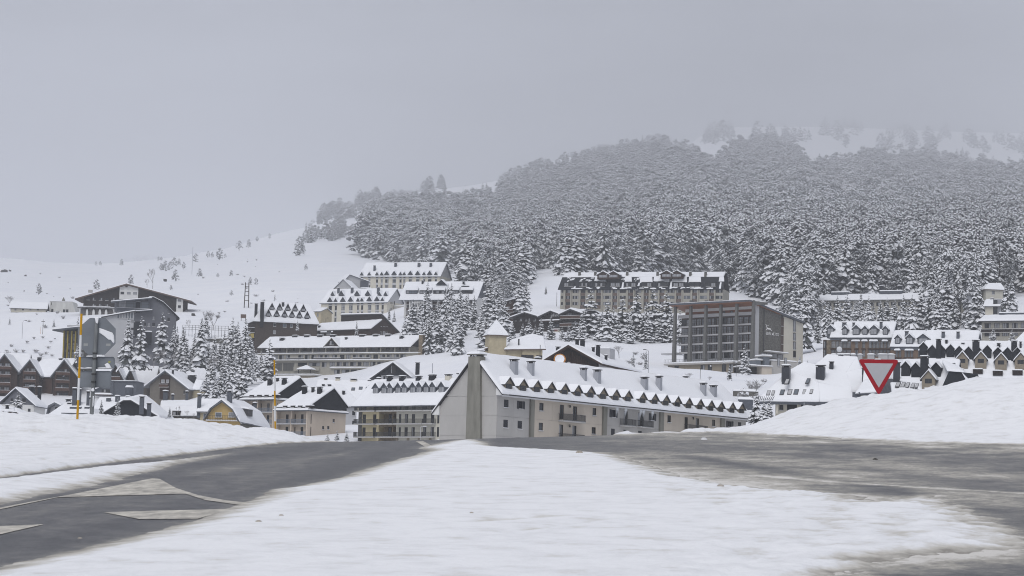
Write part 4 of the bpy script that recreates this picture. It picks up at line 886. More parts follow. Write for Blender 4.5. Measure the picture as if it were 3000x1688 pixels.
b.setplane('front',*A[:3]); b.slabs([A,B],TRIM,0.3); b.snows([A+[(1,1,1,1)],B+[(1,1,0,1)]],0.5)
mb = MB(); mb.box(uc,U+0.3,vr-0.15,vr+0.15,wk-0.3,wr,0); b.part('clerestory', mb, WOODB)
b.box('side_wing',ul+0.5,0,1.2,V,-3,w_e-1.2,BRICKB)
DORM['hall'] = dormer_mesh(2.6,1.9,1.3,4.5,[TAN,TRIM,SNOW,GLASS2],0.35,0.35,(0.55,0.5))
for x,y in [(512,955),(625,950),(738,948)]:
    u_,w_ = b.f(*z3(x,y),-0.5); b.dormer(u_,-0.5,w_-0.4,'hall')
w_ = b.f(*z3(640,960),0)[1]; b.snows([[(b.f(*z3(450,975))[0],-1,w_-0.3),(b.f(*z3(930,975))[0],-1,w_-0.3),(b.f(*z3(940,880),6)[0],6,b.f(*z3(940,880),6)[1]),(b.f(*z3(640,868),6)[0],6,b.f(*z3(640,868),6)[1])]],0.5)
b.box('wing_wall',b.f(*z3(455,975))[0],b.f(*z3(930,975))[0],-0.3,6,-4,w_-0.35,BRICKB)
for x0,y0,x1,y1 in [(1008,890,1058,945),(928,932,970,972)]: b.wpx('f',z3,x0,y0,x1,y1,'w',hole=False,plane=-0.1,name='garage_door')
for x0,y0,x1,y1 in [(780,838,805,868),(900,832,930,862)]: b.chim(z3,x0,y0,x1,y1,SLATE)

# ---- helper for the big cream hotels -------------------------------------------------
def cream_hotel(name,label,zf,P1,D,P2,base,depth,ridge,bigs,smalls,rows,chims,upper=(),wallm=CREAM,gabm=GREYP):
    b = Bld(name,label,'building', zf(*P1), D, P2=zf(*P2), base=base)
    L_ = b.L; rx,ry = ridge; wr = b.f(*zf(rx,ry),depth/2)[1]; we = b.we
    ym = (P1[1]+P2[1])/2; k = D/FPX
    per = abs(zf(1,0)[0]-zf(0,0)[0])*k                # metres per zoom pixel
    cols = []
    for x in bigs: cols.append((b.f(*zf(x,ym+40))[0],1.75,'big',2.0))
    for x in smalls: cols.append((b.f(*zf(x,ym+40))[0],1.05,'pair',1.7))
    for uc,wd,kd,ht in cols:
        for y0,y1 in rows:
            w0 = b.f(*zf(P1[0]+50,y1))[1]; w1 = b.f(*zf(P1[0]+50,y0))[1]; b.win('f',uc-wd/2,w0,wd,w1-w0,kd)
    b.wall(0,L_,0,depth,-1,we,wallm)
    mb = MB()
    for uc,wd,kd,ht in cols:
        for (y0,y1),(y2,y3) in zip(rows,rows[1:]):
            wa = b.f(*zf(P1[0]+50,y2))[1]; wb_ = b.f(*zf(P1[0]+50,y1))[1]; mb.box(uc-wd/2-0.1,uc+wd/2+0.1,-0.1,-0.002,wa+0.03,wb_-0.12,0)
    b.part('spandrel', mb, GREYP); 
    b.gable(0,L_,0,depth,we,wr,'u',None,0.6,0.7,GREYTRIM,gabm)
    sl_ = (wr-we)/(depth/2)
    kb, ks = name+'b', name+'s'
    DORM[kb] = dormer_mesh(2.3,1.1,1.6,4,[SLATE2,GREYTRIM,SNOW,GLASS],0.35,0.3,(0.7,0.9),True); DORM[ks] = dormer_mesh(1.5,1.0,1.2,3.5,[SLATE2,GREYTRIM,SNOW,GLASS],0.3,0.28,(0.65,0.9),True)
    for uc,wd,kd,ht in cols: b.dormer(uc,-0.35,we-0.5,kb if kd=='big' else ks)
    for x,y,kd in upper:
        h = b.hit(*zf(x,y),'front'); b.dormer(h[0],h[1],h[2]+0.2,kb if kd else ks)
    for c in chims: b.chim(zf,*c,SLATE2)
    return b
b = cream_hotel('cream_hotel','cream hotel with two rows of pointed dormers, in front of the other cream hotel','' or z3,(945,572),1080,(1700,560),968,16,(1400,424),[1048,1197,1285,1500,1587],[1113,1370,1415,1650],[(575,600),(612,665),(685,737),(752,806),(818,868)],[(1123,398,1150,472),(1278,398,1308,470),(1577,395,1610,475)],[(1075,510,0),(1175,512,1),(1355,513,1),(1478,512,1),(1612,512,0),(1683,512,0)])
for x0,x1,y0,y1 in [(1740,1749,565,590),(1762,1770,565,590),(1780,1788,560,600),(1740,1750,635,660),(1780,1788,635,665)]: b.wpx('r',z3,x0,y0,x1,y1,'std',plane=b.L,hole=False)
b.box('annexe',b.L+0.5,b.L+5,6,14,-1,b.f(*z3(1850,600))[1],CONC,0.4)
cream_hotel('cream_hotel','long cream hotel highest up the slope, its snowy roof against the forest edge',zl,(95,398),1180,(1455,393),905,17,(900,182),[548,675,952,1078,1283],[120,248,380,461,783,848,1187,1390],[(402,440),(463,520),(560,622),(658,715),(750,810)],[(668,172,714,250),(1067,172,1116,252),(1273,172,1316,252),(310,215,350,320)])
# grey house with steep gable behind the first cream hotel
b = Bld('grey_house','small grey house with steep snowy gable, squeezed behind the cream hotel','building', z3(1090,415), 1105, yaw=-12, base=905)
U = b.f(*z3(1310,415))[0]; um, wr = b.f(*z3(1198,306)); b.wpx('f',z3,1178,360,1200,388,'w'); b.wpx('f',z3,1208,360,1228,388,'w')
b.wall(0,U,0,14,-1,b.we,TAN); b.gable(0,U,0,14,b.we,wr,'v',um,0.4,0.5,GREYTRIM,GREYP)
b = Bld('grey_house','grey house with a dark slate panel on its side, behind the steep-gabled one','building', z3(1225,300), 1125, yaw=20, base=905)
U = b.f(*z3(1400,350))[0]; um,wr = b.f(*z3(1268,256)); ur, wrr = b.f(*z3(1490,332)); b.wpx('f',z3,1330,318,1352,350,'std'); 
b.wall(0,ur,0,10,-1,wrr-0.3,GREYP); mb = MB(); pl = [(0,wrr-0.3),(ur,wrr-0.3),(um,wr)]; mb.hexa([(a,0,c) for a,c in pl],[(a,10,c) for a,c in pl],0); b.part('gable_wall', mb, GREYP)
A = [(-0.8,10,b.we-1),(-0.8,-0.6,b.we-1),(um,-0.6,wr+0.1),(um,10,wr+0.1)]; B = [(ur+0.6,-0.6,wrr-0.2),(ur+0.6,10,wrr-0.2),(um,10,wr+0.1),(um,-0.6,wr+0.1)]
b.slabs([A,B],GREYTRIM); b.snows([A+[(1,1,0,1)],B+[(1,1,0,1)]],0.45)
b.box('slate_panel',b.f(*z3(1395,360),-0.4)[0],b.f(*z3(1486,360),-0.4)[0],-0.4,-0.01,b.f(*z3(1440,402),-0.4)[1],b.f(*z3(1440,325),-0.4)[1],SLATE2); b.box('porch_roof',b.f(*z3(1395,360),-0.4)[0],b.f(*z3(1486,360),-0.4)[0]+1,-2,-0.42,b.f(*z3(1440,418),-0.4)[1],b.f(*z3(1440,412),-0.4)[1],GREYTRIM,0.5)
# white hotel with dormer band
b = Bld('white_hotel','white hotel with a long band of dormer windows under thick snow, ringed by tall spruces','building', zl(790,768), 1000, P2=zl(2090,764), base=948)
L_ = b.L; w = lambda y,x=1400,v=0: b.f(*zl(x,y),v)[1]; u = lambda x,v=0,y=800: b.f(*zl(x,y),v)[0]
wins = [(885,935),(985,1075),(1105,1195),(1212,1290),(1335,1415),(1445,1530),(1575,1660),(1690,1780),(1805,1890),(1930,2010)]
for y0,y1 in ((785,838),(893,948),(1000,1058),(1108,1160)):
    for x0,x1 in wins: b.win('f',u(x0),w(y1),u(x1)-u(x0),w(y0)-w(y1),'quad')
b.wall(u(850),L_,0,13,-2,b.we,WHITE)
mb = MB()
for y0,y1 in ((843,888),(952,996),(1062,1104)):
    for x0,x1 in wins[:1]+wins[3:]: mb.box(u(x0),u(x1),-0.05,-0.002,w(y1),w(y0),0)
b.part('brown_spandrel', mb, WOOD)
mb = MB()
for y in (840,868,950,975,1060,1085):
    mb.box(u(1000),u(1205),-0.9,-0.002,w(y)-0.1,w(y)+0.25,0)
for x in (860,945,1082,1205,1325,1425,1545,1670,1795,1905,2020): mb.box(u(x)-0.2,u(x)+0.2,-0.5,-0.003,-2,b.we-0.02,0)
b.part('white_rib', mb, WHITE)
wr = w(515,1400,6.5); A,B = b.gable(0,L_,0,13,b.we,wr,'u',None,1.2,0.6,GREYTRIM,SLATE2)
for x0,x1 in ((870,1070),(1105,1305),(1340,1540),(1575,1775),(1815,2015)):
    wb_, wt = w(707,1400,1.2), w(655,1400,1.2); b.win('f',u(x0,1.2)+0.2,wb_,u(x1,1.2)-u(x0,1.2)-0.4,wt-wb_,'strip',plane=1.0,hole=False)
    b.box('shed_dormer',u(x0,1.2),u(x1,1.2),1.02,6,wb_-0.15,wt+0.2,GREYTRIM)
    h = w(592,1400,4.5); b.snows([[(u(x0,1)-0.2,0.5,wt+0.15),(u(x1,1)+0.3,0.5,wt+0.15),(u(x1,4.5)+0.6,4.8,h),(u(x0,4.5),4.8,h),(1,1,0,1)]],0.55)
ug, wg = b.f(*zl(1485,470),4); hw = u(1565)-u(1485); wa = w(545,1485,4); mb = MB(); mb.hexa([(ug-hw,4,wa),(ug+hw,4,wa),(ug,4,wg)],[(ug-hw,9,wa),(ug+hw,9,wa),(ug,9,wg)],0); b.part('roof_gable', mb, SLATE)
for sg in (-1,1):
    q_ = [(ug+sg*(hw+0.4),8,wa-0.2),(ug+sg*(hw+0.4),3.6,wa-0.2),(ug,3.6,wg+0.1),(ug,8,wg+0.1)]; q_ = [q_[1],q_[0],q_[3],q_[2]] if sg>0 else q_
    b.snows([q_+[(1,1,0,1)]],0.35)
for c in [(1138,470,1172,545),(1840,487,1876,548)]: b.chim(zl,*c,SLATE)
b.box('bare_slates',u(1822,3.3),u(1950,3.3),3.0,4.2,w(650,1900,3),w(575,1900,4),SLATE)
# dark brick building with two rows of dormers
b = Bld('dormered_brick_house','dark brown brick house with two rows of steep black dormers in its snowy mansard','building', z3(290,792), 914, P2=z3(900,822), base=1025)
L_ = b.L; 
for x0,x1,y0,y1 in [(395,426,812,850),(505,545,816,858),(588,618,822,860),(392,422,893,934),(505,535,975,1010)]: b.wpx('f',z3,x0,y0,x1,y1,'w')
b.wall(-3.5,L_,0,14,-4,b.we,BRICKB)
wt, vt = b.f(*z3(550,578),5)[1], 5
A = [(-4.2,-0.7,b.we-0.1),(L_+0.6,-0.7,b.we-0.1),(b.f(*z3(808,660),vt)[0],vt,wt-0.5),(b.f(*z3(310,580),vt)[0],vt,wt)]
B = [(L_+0.6,-0.7,b.we-0.1),(L_+0.6,14.6,b.we-0.1),(b.f(*z3(808,660),vt)[0],10,wt-0.5),(b.f(*z3(808,660),vt)[0],vt,wt-0.5)]
C_ = [(-4.2,14,b.we-0.1),(-4.2,-0.7,b.we-0.1),A[3],(A[3][0],10,wt)]; T_ = [A[3],A[2],(A[2][0],10,wt),(A[3][0],10,wt)]
b.setplane('front',*A[:3]); b.slabs([A,B,C_],TRIM); b.snows([A+[(1,0,0,0)],B+[(1,0,0,0)],C_+[(1,0,0,0)],T_+[(0,0,0,0)]],0.5)
DORM['brick'] = dormer_mesh(1.5,1.3,1.5,4,[SLATE,TRIM,SNOW,GLASS2],0.55,0.28,(0.85,0.7))
for x,y in [(375,672),(463,675),(557,680),(640,684),(735,690),(335,745),(430,748),(520,752),(605,756),(690,762),(780,768)]:
    h = b.hit(*z3(x,y),'front'); b.dormer(h[0],h[1]-0.3,h[2]+0.25,'brick')
for c in [(493,565,520,630),(635,580,652,608)]: b.chim(z3,*c,SLATE)
b.chim_at(-1.0,-0.3,b.we-1,1.3,8.5,SLATE); b.chim_at(-2.9,2,b.we+1,1.0,6,SLATE)
mb = MB()
for k in range(4):
    wf = b.f(*z3(200,865+k*55))[1]; mb.bar((-3.4,2.2,wf-0.35),(-3.4,2.2,wf),2.2,10,0); mb.bar((-3.4,2.2,wf+0.001),(-3.4,2.2,wf+0.16),2.1,10,1); mb.bar((-3.4,2.2,wf+0.3),(-3.4,2.2,wf+1.0),2.15,10,0)
b.part('round_balcony', mb, [WOODB,SNOW])
# small beige block between
b = Bld('beige_block','narrow beige rendered block tucked between the dormered brick house and the cream hotel','building', z3(868,672), 1060, yaw=-28, base=960)
U = b.f(*z3(942,640))[0]; 
for k in range(3): b.win('f',U*0.4,b.we-2.6-k*2.8,0.8,1.5,'std')
b.wall(0,U,0,9,-1,b.we,TAN); b.gable(0,U,0,9,b.we,b.we+1.6,'u',None,0.5,0.4,GREYTRIM,TAN)

# ---- left hillside: hotel with arcade, grey building, yellow-columned block, sheds --------
b = Bld('alpine_hotel','large dark alpine hotel with low snowy gable and white arcade below, on the left hillside','building', z1(740,262), 1050, yaw=0, base=930)
w = lambda y,x=900,v=0: b.f(*z1(x,y),v)[1]; u = lambda x,v=0,y=300: b.f(*z1(x,y),v)[0]
U = u(1618); um, wr = b.f(*z1(1122,160)); wl, wr2 = w(268,745), w(288,1615)
for x in (1080,1137,1193):
    b.win('f',u(x)-0.8,w(245),1.6,w(222)-w(245),'std',plane=-0.3); b.win('f',u(x)-0.6,w(202),1.2,w(186)-w(202),'std',plane=-0.3)
for x in (780,833,890,945,1000): b.win('f',u(x)-0.7,w(302),1.4,w(280)-w(302),'pair')
for x in (835,890,945): b.win('f',u(x)-0.7,w(352),1.4,w(334)-w(352),'pair')
b.wall(0,U,0,16,-1,min(wl,wr2),WOODB)
mb = MB(); pl = [(0,min(wl,wr2)+0.01),(U,min(wl,wr2)+0.01),(U,wr2),(um,wr-0.3),(0,wl)]; mb.hexa([(a,0,c) for a,c in pl],[(a,16,c) for a,c in pl],0); b.part('gable_wall', mb, WOODB)
mb = MB(); us0, us1 = u(1055), u(1220); t0 = wr-(wr-wl)*(um-us0)/um-0.5; t1 = wr-(wr-wr2)*(us1-um)/(U-um)-0.5
bz = MB(); keep = b.holes; b.holes = [h for h in b.holes if h[1]==-0.3]; b.wall(us0,us1,-0.3,-0.02,-1,min(t0,t1)-0.02,WHITE,name='white_panel'); b.holes = keep
mb.poly([(us0,-0.3,min(t0,t1)-0.02),(us1,-0.3,min(t0,t1)-0.02),(us1,-0.3,t1),(um,-0.3,wr-0.5),(us0,-0.3,t0)]); b.part('white_panel', mb, WHITE)
us2 = u(1562)
for y in (302,358,418): b.win('f',u(1578)-0.1,w(y+12,1580),1.3,w(y-12,1580)-w(y+12,1580),'std',plane=-0.2)
keep = b.holes; b.holes = [h for h in b.holes if h[1]==-0.2]; b.wall(us2,U+0.1,-0.2,-0.02,-1,wr2,WHITE,name='white_panel'); b.holes = keep
kl = (wr-wl)/um; kr = (wr-wr2)/(U-um); o_ = 2.2
A = [(-o_*1.6,17,wl-kl*o_*1.6),(-o_*1.6,-1.5,wl-kl*o_*1.6),(um,-1.5,wr+0.2),(um,17,wr+0.2)]; B = [(U+o_*1.7,-1.5,wr2-kr*o_*1.7),(U+o_*1.7,17,wr2-kr*o_*1.7),(um,17,wr+0.2),(um,-1.5,wr+0.2)]
b.slabs([A,B],BROWNP,0.5); b.snows([A+[(1,1,0,1)],B+[(1,1,0,1)]],0.4)
mb = MB()
for i in range(3): x = um+(i-1)*8; mb.box(x-0.4,x+0.4,-1.4,-0.31,wr-1.3-abs(i-1)*1.3,wr-0.7-abs(i-1)*1.3,0)
b.part('roof_bracket', mb, WOOD)
# arcade
ua0, ua1 = u(705,-8), u(1030,-8); wt = w(372,860,-8); wb_ = w(425,860,-8); mb = MB(); cs = [u(x,-8) for x in (745,803,860,915,970)]; rad = 1.9; n = 8
edges = [ua0]+[c for c in cs]+[ua1]; ytop = w(392,860,-8); prev = ua0
for c in cs:
    mb.box(prev,c-rad,-8,-7.6,wb_-2,wt,0); prev = c+rad
    for i in range(n):
        a0 = math.pi*i/n; a1 = math.pi*(i+1)/n; p0 = (c-rad*math.cos(a0), ytop-0.6+rad*math.sin(a0)); p1 = (c-rad*math.cos(a1), ytop-0.6+rad*math.sin(a1))
        mb.hexa([(p0[0],-8,min(p0[1],wt-.05)),(p1[0],-8,min(p1[1],wt-.05)),(p1[0],-8,wt),(p0[0],-8,wt)],[(p0[0],-7.6,min(p0[1],wt-.05)),(p1[0],-7.6,min(p1[1],wt-.05)),(p1[0],-7.6,wt),(p0[0],-7.6,wt)],0)
mb.box(prev,ua1,-8,-7.6,wb_-2,wt,0); b.part('arcade', mb, WHITE)
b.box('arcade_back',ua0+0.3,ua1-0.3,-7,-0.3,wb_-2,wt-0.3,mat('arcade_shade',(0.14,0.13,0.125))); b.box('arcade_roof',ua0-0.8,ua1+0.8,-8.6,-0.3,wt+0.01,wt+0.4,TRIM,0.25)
b.box('parapet',ua0,ua1-2.5,-7.8,-7.4,wt+0.42,w(356,860,-8),WOODB,0.2)
mb = MB(); h_ = b.f(*z1(802,215),3); mb.box(h_[0]-0.9,h_[0]+0.9,2,3,h_[1]-1,h_[1]+0.2,0); b.part('chimney', mb, CONC)
# grey building
b = Bld('grey_angular_building','blue-grey angular building with a curved snowy roof edge, behind the slim spruces','building', z1(1322,290), 900, yaw=14, base=1062)
w = lambda y,x=1400,v=0: b.f(*z1(x,y),v)[1]; u = lambda x,v=0,y=420: b.f(*z1(x,y),v)[0]
pts = [(1322,272),(1362,276),(1440,316),(1500,372),(1568,440)]; gp_ = [b.f(*z1(x,y)) for x,y in pts]; U = gp_[-1][0]-0.3
for x0,y0,x1,y1 in [(1485,388,1503,420),(1348,443,1368,475),(1480,455,1502,488),(1305,500,1328,535),(1275,498,1292,530),(1345,500,1372,535),(1280,562,1300,580)]: b.wpx('f',z1,x0,y0,x1,y1,'std')
uL = u(1185); wt = gp_[-1][1]
b.wall(uL,U,0,10,-3,wt,BLUEG)
mb = MB(); pl = [(uL,wt+0.01)]+[(U,wt+0.01)]+[(min(a,U),c-0.2) for a,c in gp_[::-1][1:]]+[(u(1270),w(385,1270))]+[(uL,w(392,1190))]
mb.hexa([(a,0,c) for a,c in pl],[(a,10,c) for a,c in pl],0); b.part('upper_wall', mb, BLUEG)
g2 = gp_
for i in range(len(g2)-1):
    (a0,c0),(a1,c1) = g2[i],g2[i+1]; e = 0.8 if i==len(g2)-2 else 0; dxx = (a1-a0)*e/3; dzz = (c1-c0)*e/3
    q_ = [(a0,-0.8,c0),(a1+dxx,-0.8,c1+dzz),(a1+dxx,11,c1+dzz),(a0,11,c0)]; b.slabs([q_],SLATE,0.6); b.snows([[q_[0],q_[1],q_[2],q_[3],(1,0,1,0)]],0.28)
# glazed upper storey to the left
ug0 = u(1030,0,350); b.win('f',ug0+0.6,w(370,1180),(u(1318)-ug0)-0.8,w(312,1180)-w(370,1180),'strip',plane=-0.6,hole=False,name='glazed_storey')
b.box('upper_storey',ug0,u(1320),-0.58,9,w(400,1180),w(300,1180),BLUEG); b.box('parapet',ug0,u(1320),-1.2,-0.75,w(402,1180),w(374,1180),SLATE2,0.2)
qa = [(u(975,-3),-3.2,w(318,980)),(u(1340,-3),-3.2,w(285,1330)),(u(1340),10,w(265,1330)),(u(1000),10,w(300,1030))]; b.slabs([qa],SLATE2,0.4); b.snows([qa],0.3)
b.box('black_recess',u(1182),u(1248),-0.12,-0.002,w(640),w(498),SLATE); b.box('black_recess',u(1288),u(1345),-2,-0.002,w(700),w(588),SLATE,0.5)
qb = [(u(1180,-1),-2,w(402,1200)),(u(1345,-1),-2,w(390,1330)),(u(1345),1,w(384,1330)),(u(1180),1,w(392,1200))]; b.slabs([qb],SLATE2,0.25); b.snows([qb],0.3); b.chim_at(u(1215),-0.5,w(385,1215),1.6,3.2,SLATE)
# tall white block of the same building
b = Bld('white_end_block','tall plain white block with a window strip under its roof, beside the stop sign','building', z1(915,440), 865, yaw=9, base=1085)
w = lambda y,x=1000,v=0: b.f(*z1(x,y),v)[1]; u = lambda x,v=0,y=600: b.f(*z1(x,y),v)[0]; U = u(1178)
wl, wr = w(452,920), w(402,1178)
for i in range(6): a = u(1028)+(u(1172)-u(1028))*i/6; b.win('f',a+0.08,w(460,1100)-0.1,(u(1172)-u(1028))/6-0.16,2.2,'w',hole=False,plane=-0.02)
b.wall(0,U,0,9,-4,wl,GREYP); mb = MB(); pl = [(0,wl+0.01),(U,wl+0.01),(U,wr)]; mb.hexa([(a,0,c) for a,c in pl],[(a,9,c) for a,c in pl],0); b.part('upper_wall', mb, GREYP)
for y in (487,552,610): b.win('f',u(1158),w(y+4),1.4,0.7,'none',hole=False)
qa = [(-0.8,-0.9,wl+0.1),(U+0.6,-0.9,wr+0.35),(U+0.6,9.5,wr+0.35),(-0.8,9.5,wl+0.1)]; b.slabs([qa],TRIM,0.3); b.snows([qa],0.4)
# yellow columns
b = Bld('yellow_columned_block','dark glazed block with yellow columns and a flat roof, left of the stop sign','building', z1(560,572), 885, yaw=-14, base=1085)
w = lambda y,x=620,v=0: b.f(*z1(x,y),v)[1]; u = lambda x,v=0,y=700: b.f(*z1(x,y),v)[0]; U = u(760)
for k in range(4):
    for x in range(4): b.win('f',u(570)+x*((u(740)-u(570))/4)+0.1,b.we-3.6-k*3.3,(u(740)-u(570))/4-0.2,2.6,'big',plane=0.6)
b.wall(0,U,0.6,10,-3,b.we,mat('dark_facade',(0.07,0.07,0.065)))
for x in (565,600,635,668,702): b.box('yellow_column',u(x)-0.19,u(x)+0.19,-0.5,0.1,-3,b.we-0.02,YPAINT)
qa = [(-3.2,-2.5,b.we+0.3),(U,-2.5,b.we+1.6),(U,10,b.we+1.6),(-3.2,10,b.we+0.3)]; b.slabs([qa],SLATE2,0.5); b.snows([qa],0.35)
b.box('roof_parapet',u(566),U,2,2.3,b.we+1.2,w(517,620),GREYP,0.2)
# white shed and concrete ruin
b = Bld('white_shed','long low white shed with four small windows, on the left hillside','building', z1(100,362), 1080, yaw=5, base=920)
U = b.f(*z1(405,362))[0]; w = lambda y,x=250,v=0: b.f(*z1(x,y),v)[1]
for x in (137,203,269,335): b.wpx('f',z1,x-8,377,x+8,391,'std')
b.wall(0,U,0,7,-1,b.we,CREAM); b.gable(0,U,0,7,b.we,w(322,250,3.5),'u',None,0.6,0.9,TRIM,WOODB); b.box('stone_base',-0.1,U+0.1,-0.2,-0.01,-1,w(410),STONE)
b.win('r',3,0.1,1.2,2.2,'door',plane=U,hole=False)
b = Bld('concrete_ruin','roofless pale concrete building with broken gable and double doors, right of the white shed','building', z1(440,310), 1085, yaw=-3, base=920)
w = lambda y,x=500,v=0: b.f(*z1(x,y),v)[1]; u = lambda x,v=0,y=360: b.f(*z1(x,y),v)[0]
for x0,y0,x1,y1 in [(453,378,472,415),(556,382,578,418),(583,382,605,418),(452,320,458,345)]: b.wpx('f',z1,x0,y0,x1,y1,'std')
b.wall(0,u(640),0,9,-1,b.we,mat('old_whitewash',(0.55,0.55,0.53),0.9,0.1,noise=0.14,nscale=0.5,stretch=(1,1,.3)))
mb = MB(); mb.hexa([(u(640),0,-1),(u(685),0,-1),(u(640),0,b.we)],[(u(640),9,-1),(u(685),9,-1),(u(640),9,b.we)]); b.part('buttress', mb, MATS['old_whitewash'])
mb = MB(); mb.hexa([(u(525),3,b.we+0.01),(u(562),3,b.we+0.01),(u(543),3,w(268))],[(u(525),4,b.we+0.01),(u(562),4,b.we+0.01),(u(543),4,w(268))]); b.part('broken_gable', mb, OLDCONC)
b.snows([[(0,-0.1,b.we),(u(640),-0.1,b.we),(u(640),1.2,b.we),(0,1.2,b.we)]],0.3)

# ---- left chalets ----------------------------------------------------
def wood_chalet(label, apex, el, er, rows, xs, base, D, dep=14, m=WOOD, yaw=0, over=0.3):
    b = Bld('timber_chalet',label,'building', zb(el[0],apex[1]+(el[1]-apex[1])), D, yaw=yaw, base=base, group='brown timber chalets in a row')
    um, wr = b.f(*zb(*apex)); ur, wrr = b.f(*zb(*er)); wl = b.we
    lo = min(wl,wrr); b.wall(0.6,ur-0.6,0,dep,-2,lo-0.3,m)
    mb = MB(); pl = [(0.6,lo-0.29),(ur-0.6,lo-0.29),(ur-0.6,max(lo-0.28,wrr-0.2)),(um,wr-0.3),(0.6,max(lo-0.28,wl-0.2))]; mb.hexa([(a,0,c) for a,c in pl],[(a,dep,c) for a,c in pl],0); b.part('gable_wall', mb, m)
    A = [(-over,dep,wl-0.4),(-over,-1.4,wl-0.4),(um,-1.4,wr+0.1),(um,dep,wr+0.1)]; B = [(ur+over,-1.4,wrr-0.4),(ur+over,dep,wrr-0.4),(um,dep,wr+0.1),(um,-1.4,wr+0.1)]
    b.slabs([A,B],GREYTRIM,0.55); b.snows([A+[(1,1,0,1)],B+[(1,1,0,1)]],0.45)
    if xs:
        u0,_ = b.f(*zb(xs[0],rows[0])); u1,_ = b.f(*zb(xs[1],rows[0]))
        for y in rows:
            wf = b.f(*zb((xs[0]+xs[1])/2,y))[1]; b.balcony(u0,u1,wf-1.0,1.3,1.0,solid=WOODR,m=WOOD)
            b.win('f',u0+0.4,wf-0.95,(u1-u0)*0.4,2.1,'tri',hole=False); b.win('f',u0+(u1-u0)*0.55,wf-0.95,(u1-u0)*0.36,2.1,'pair',hole=False)
        for a in (u0-0.15,u1): b.box('post',a,a+0.18,-1.35,-1.15,-2,b.f(*zb(xs[0],rows[0]-30))[1],WOODR)
    return b
wood_chalet('brown timber chalet cut by the left edge of the photo, highest of its row',(95,108),(-150,400),(340,415),[330,475,620,760],(-60,210),1190,860)
b = wood_chalet('brown timber chalet with snowy balcony rails, second from the left in the row',(550,208),(315,470),(738,485),[422,565,705],(440,655),1180,862)
b = wood_chalet('brown timber chalet just left of the yellow and white snow pole',(1165,208),(932,492),(1395,492),[435,578,720,860],(1020,1265),1180,862)
b = wood_chalet('small timber gable with one balcony rail, right of the road sign plates',(2090,298),(1975,460),(2242,585),[518],(1990,2165),1155,845,12)
wood_chalet('narrow timber gable between two snowy roofs, right of the sign plates',(2355,378),(2245,585),(2452,625),[],None,1155,848,12)
# roofs linking the chalets
b = Bld('chalet_wing','red-brown boarded wing with long snowy roof linking two timber chalets','building', zb(735,490), 868, P2=zb(940,488), base=1180)
U = b.L; b.wall(0,U,0,12,-2,b.we,WOODR)
for x in (755,975): b.wpx('f',zb,x-12,520,x+12,570,'w',hole=False)
wr = b.f(*zb(840,208),6)[1]; A,B = b.gable(-6,U+6,0,12,b.we,wr,'u',None,0.6,0,GREYTRIM,None); b.chim(zb,655,155,725,240,SLATE); b.chim(zb,1040,175,1130,215,SLATE)
b = Bld('chalet_wing','timber wing with broad snowy roof sloping down behind the valley of two chalets','building', zb(330,470), 872, yaw=0, base=1180)
b.wall(-1,4,0,10,-2,b.we-1,WOOD); wr = b.f(*zb(250,110),7)[1]; b.gable(-16,3,0,14,b.we,wr,'u',None,0.6,0,GREYTRIM,None); b.chim_at(-12,7,wr-0.5,2.2,2.0,SLATE)
b = Bld('chalet_wing','snowy roofed wing with snow-capped chimneys, left of the grey-brown gabled chalet','building', zb(2440,630), 852, yaw=-4, base=1150)
U = b.f(*zc(290,640))[0]
for x in (150,205): b.wpx('f',zc,x-15,640,x+15,700,'std')
b.wall(-3,U,0,11,-2,b.we,CHALET); wr = b.f(*zc(150,330),5.5)[1]; b.gable(-16,U+3,0,11,b.we,wr,'u',None,0.7,0.2,GREYTRIM,CHALET); b.chim(zc,185,335,278,390,SLATE); b.chim(zb,2215,265,2310,320,SLATE)
# grey-brown chalet
b = Bld('rendered_chalet','grey-brown rendered chalet with big gable and a brown timber window bay','building', zc(285,680), 800, yaw=-16, base=1178)
um, wr = b.f(*zc(645,402)); ur, wrr = b.f(*zc(1062,722)); w = lambda y,x=640,v=0: b.f(*zc(x,y),v)[1]; u = lambda x,v=0,y=600: b.f(*zc(x,y),v)[0]
lo = min(b.we,wrr); b.wall(u(365),ur-0.3,0,15,-1,lo,CHALET); mb = MB(); pl = [(u(365),lo+.01),(ur-0.3,lo+.01),(um,wr-0.3),(u(365),b.we+(wr-b.we)*u(365)/um-0.3)]; mb.hexa([(a,0,c) for a,c in pl],[(a,15,c) for a,c in pl],0); b.part('gable_wall', mb, CHALET)
A = [(-0.2,15,b.we-0.1),(-0.2,-1.2,b.we-0.1),(um,-1.2,wr+0.1),(um,15,wr+0.1)]; B = [(ur+0.3,-1.2,wrr-0.2),(ur+0.3,15,wrr-0.2),(um,15,wr+0.1),(um,-1.2,wr+0.1)]
b.setplane('right',*B[:3]); b.slabs([A,B],GREYTRIM,0.4); b.snows([A+[(1,1,0,1)],B+[(1,1,0,1)]],0.5)
b.box('timber_bay',u(545),u(715),-0.3,-0.002,w(900),w(480),WOOD)
for x0,x1 in ((565,625),(655,700)): b.win('f',u(x0),w(615),u(x1)-u(x0),w(560)-w(615),'w',plane=-0.3,hole=False)
b.balcony(u(548),u(705),w(690),1.0,0.9,plane=-0.3,solid=WOODR); b.win('f',u(960),w(810),u(985)-u(960),w(750)-w(810),'std',hole=False)
for c in [(740,370,775,460)]: b.chim(zc,*c,SLATE,plane='right')
b.chim_at(um-1.6,10,wr-0.6,2.2,1.9,SLATE); b.chim_at(um+5,10,wr-3.2,2.4,2.6,SLATE)
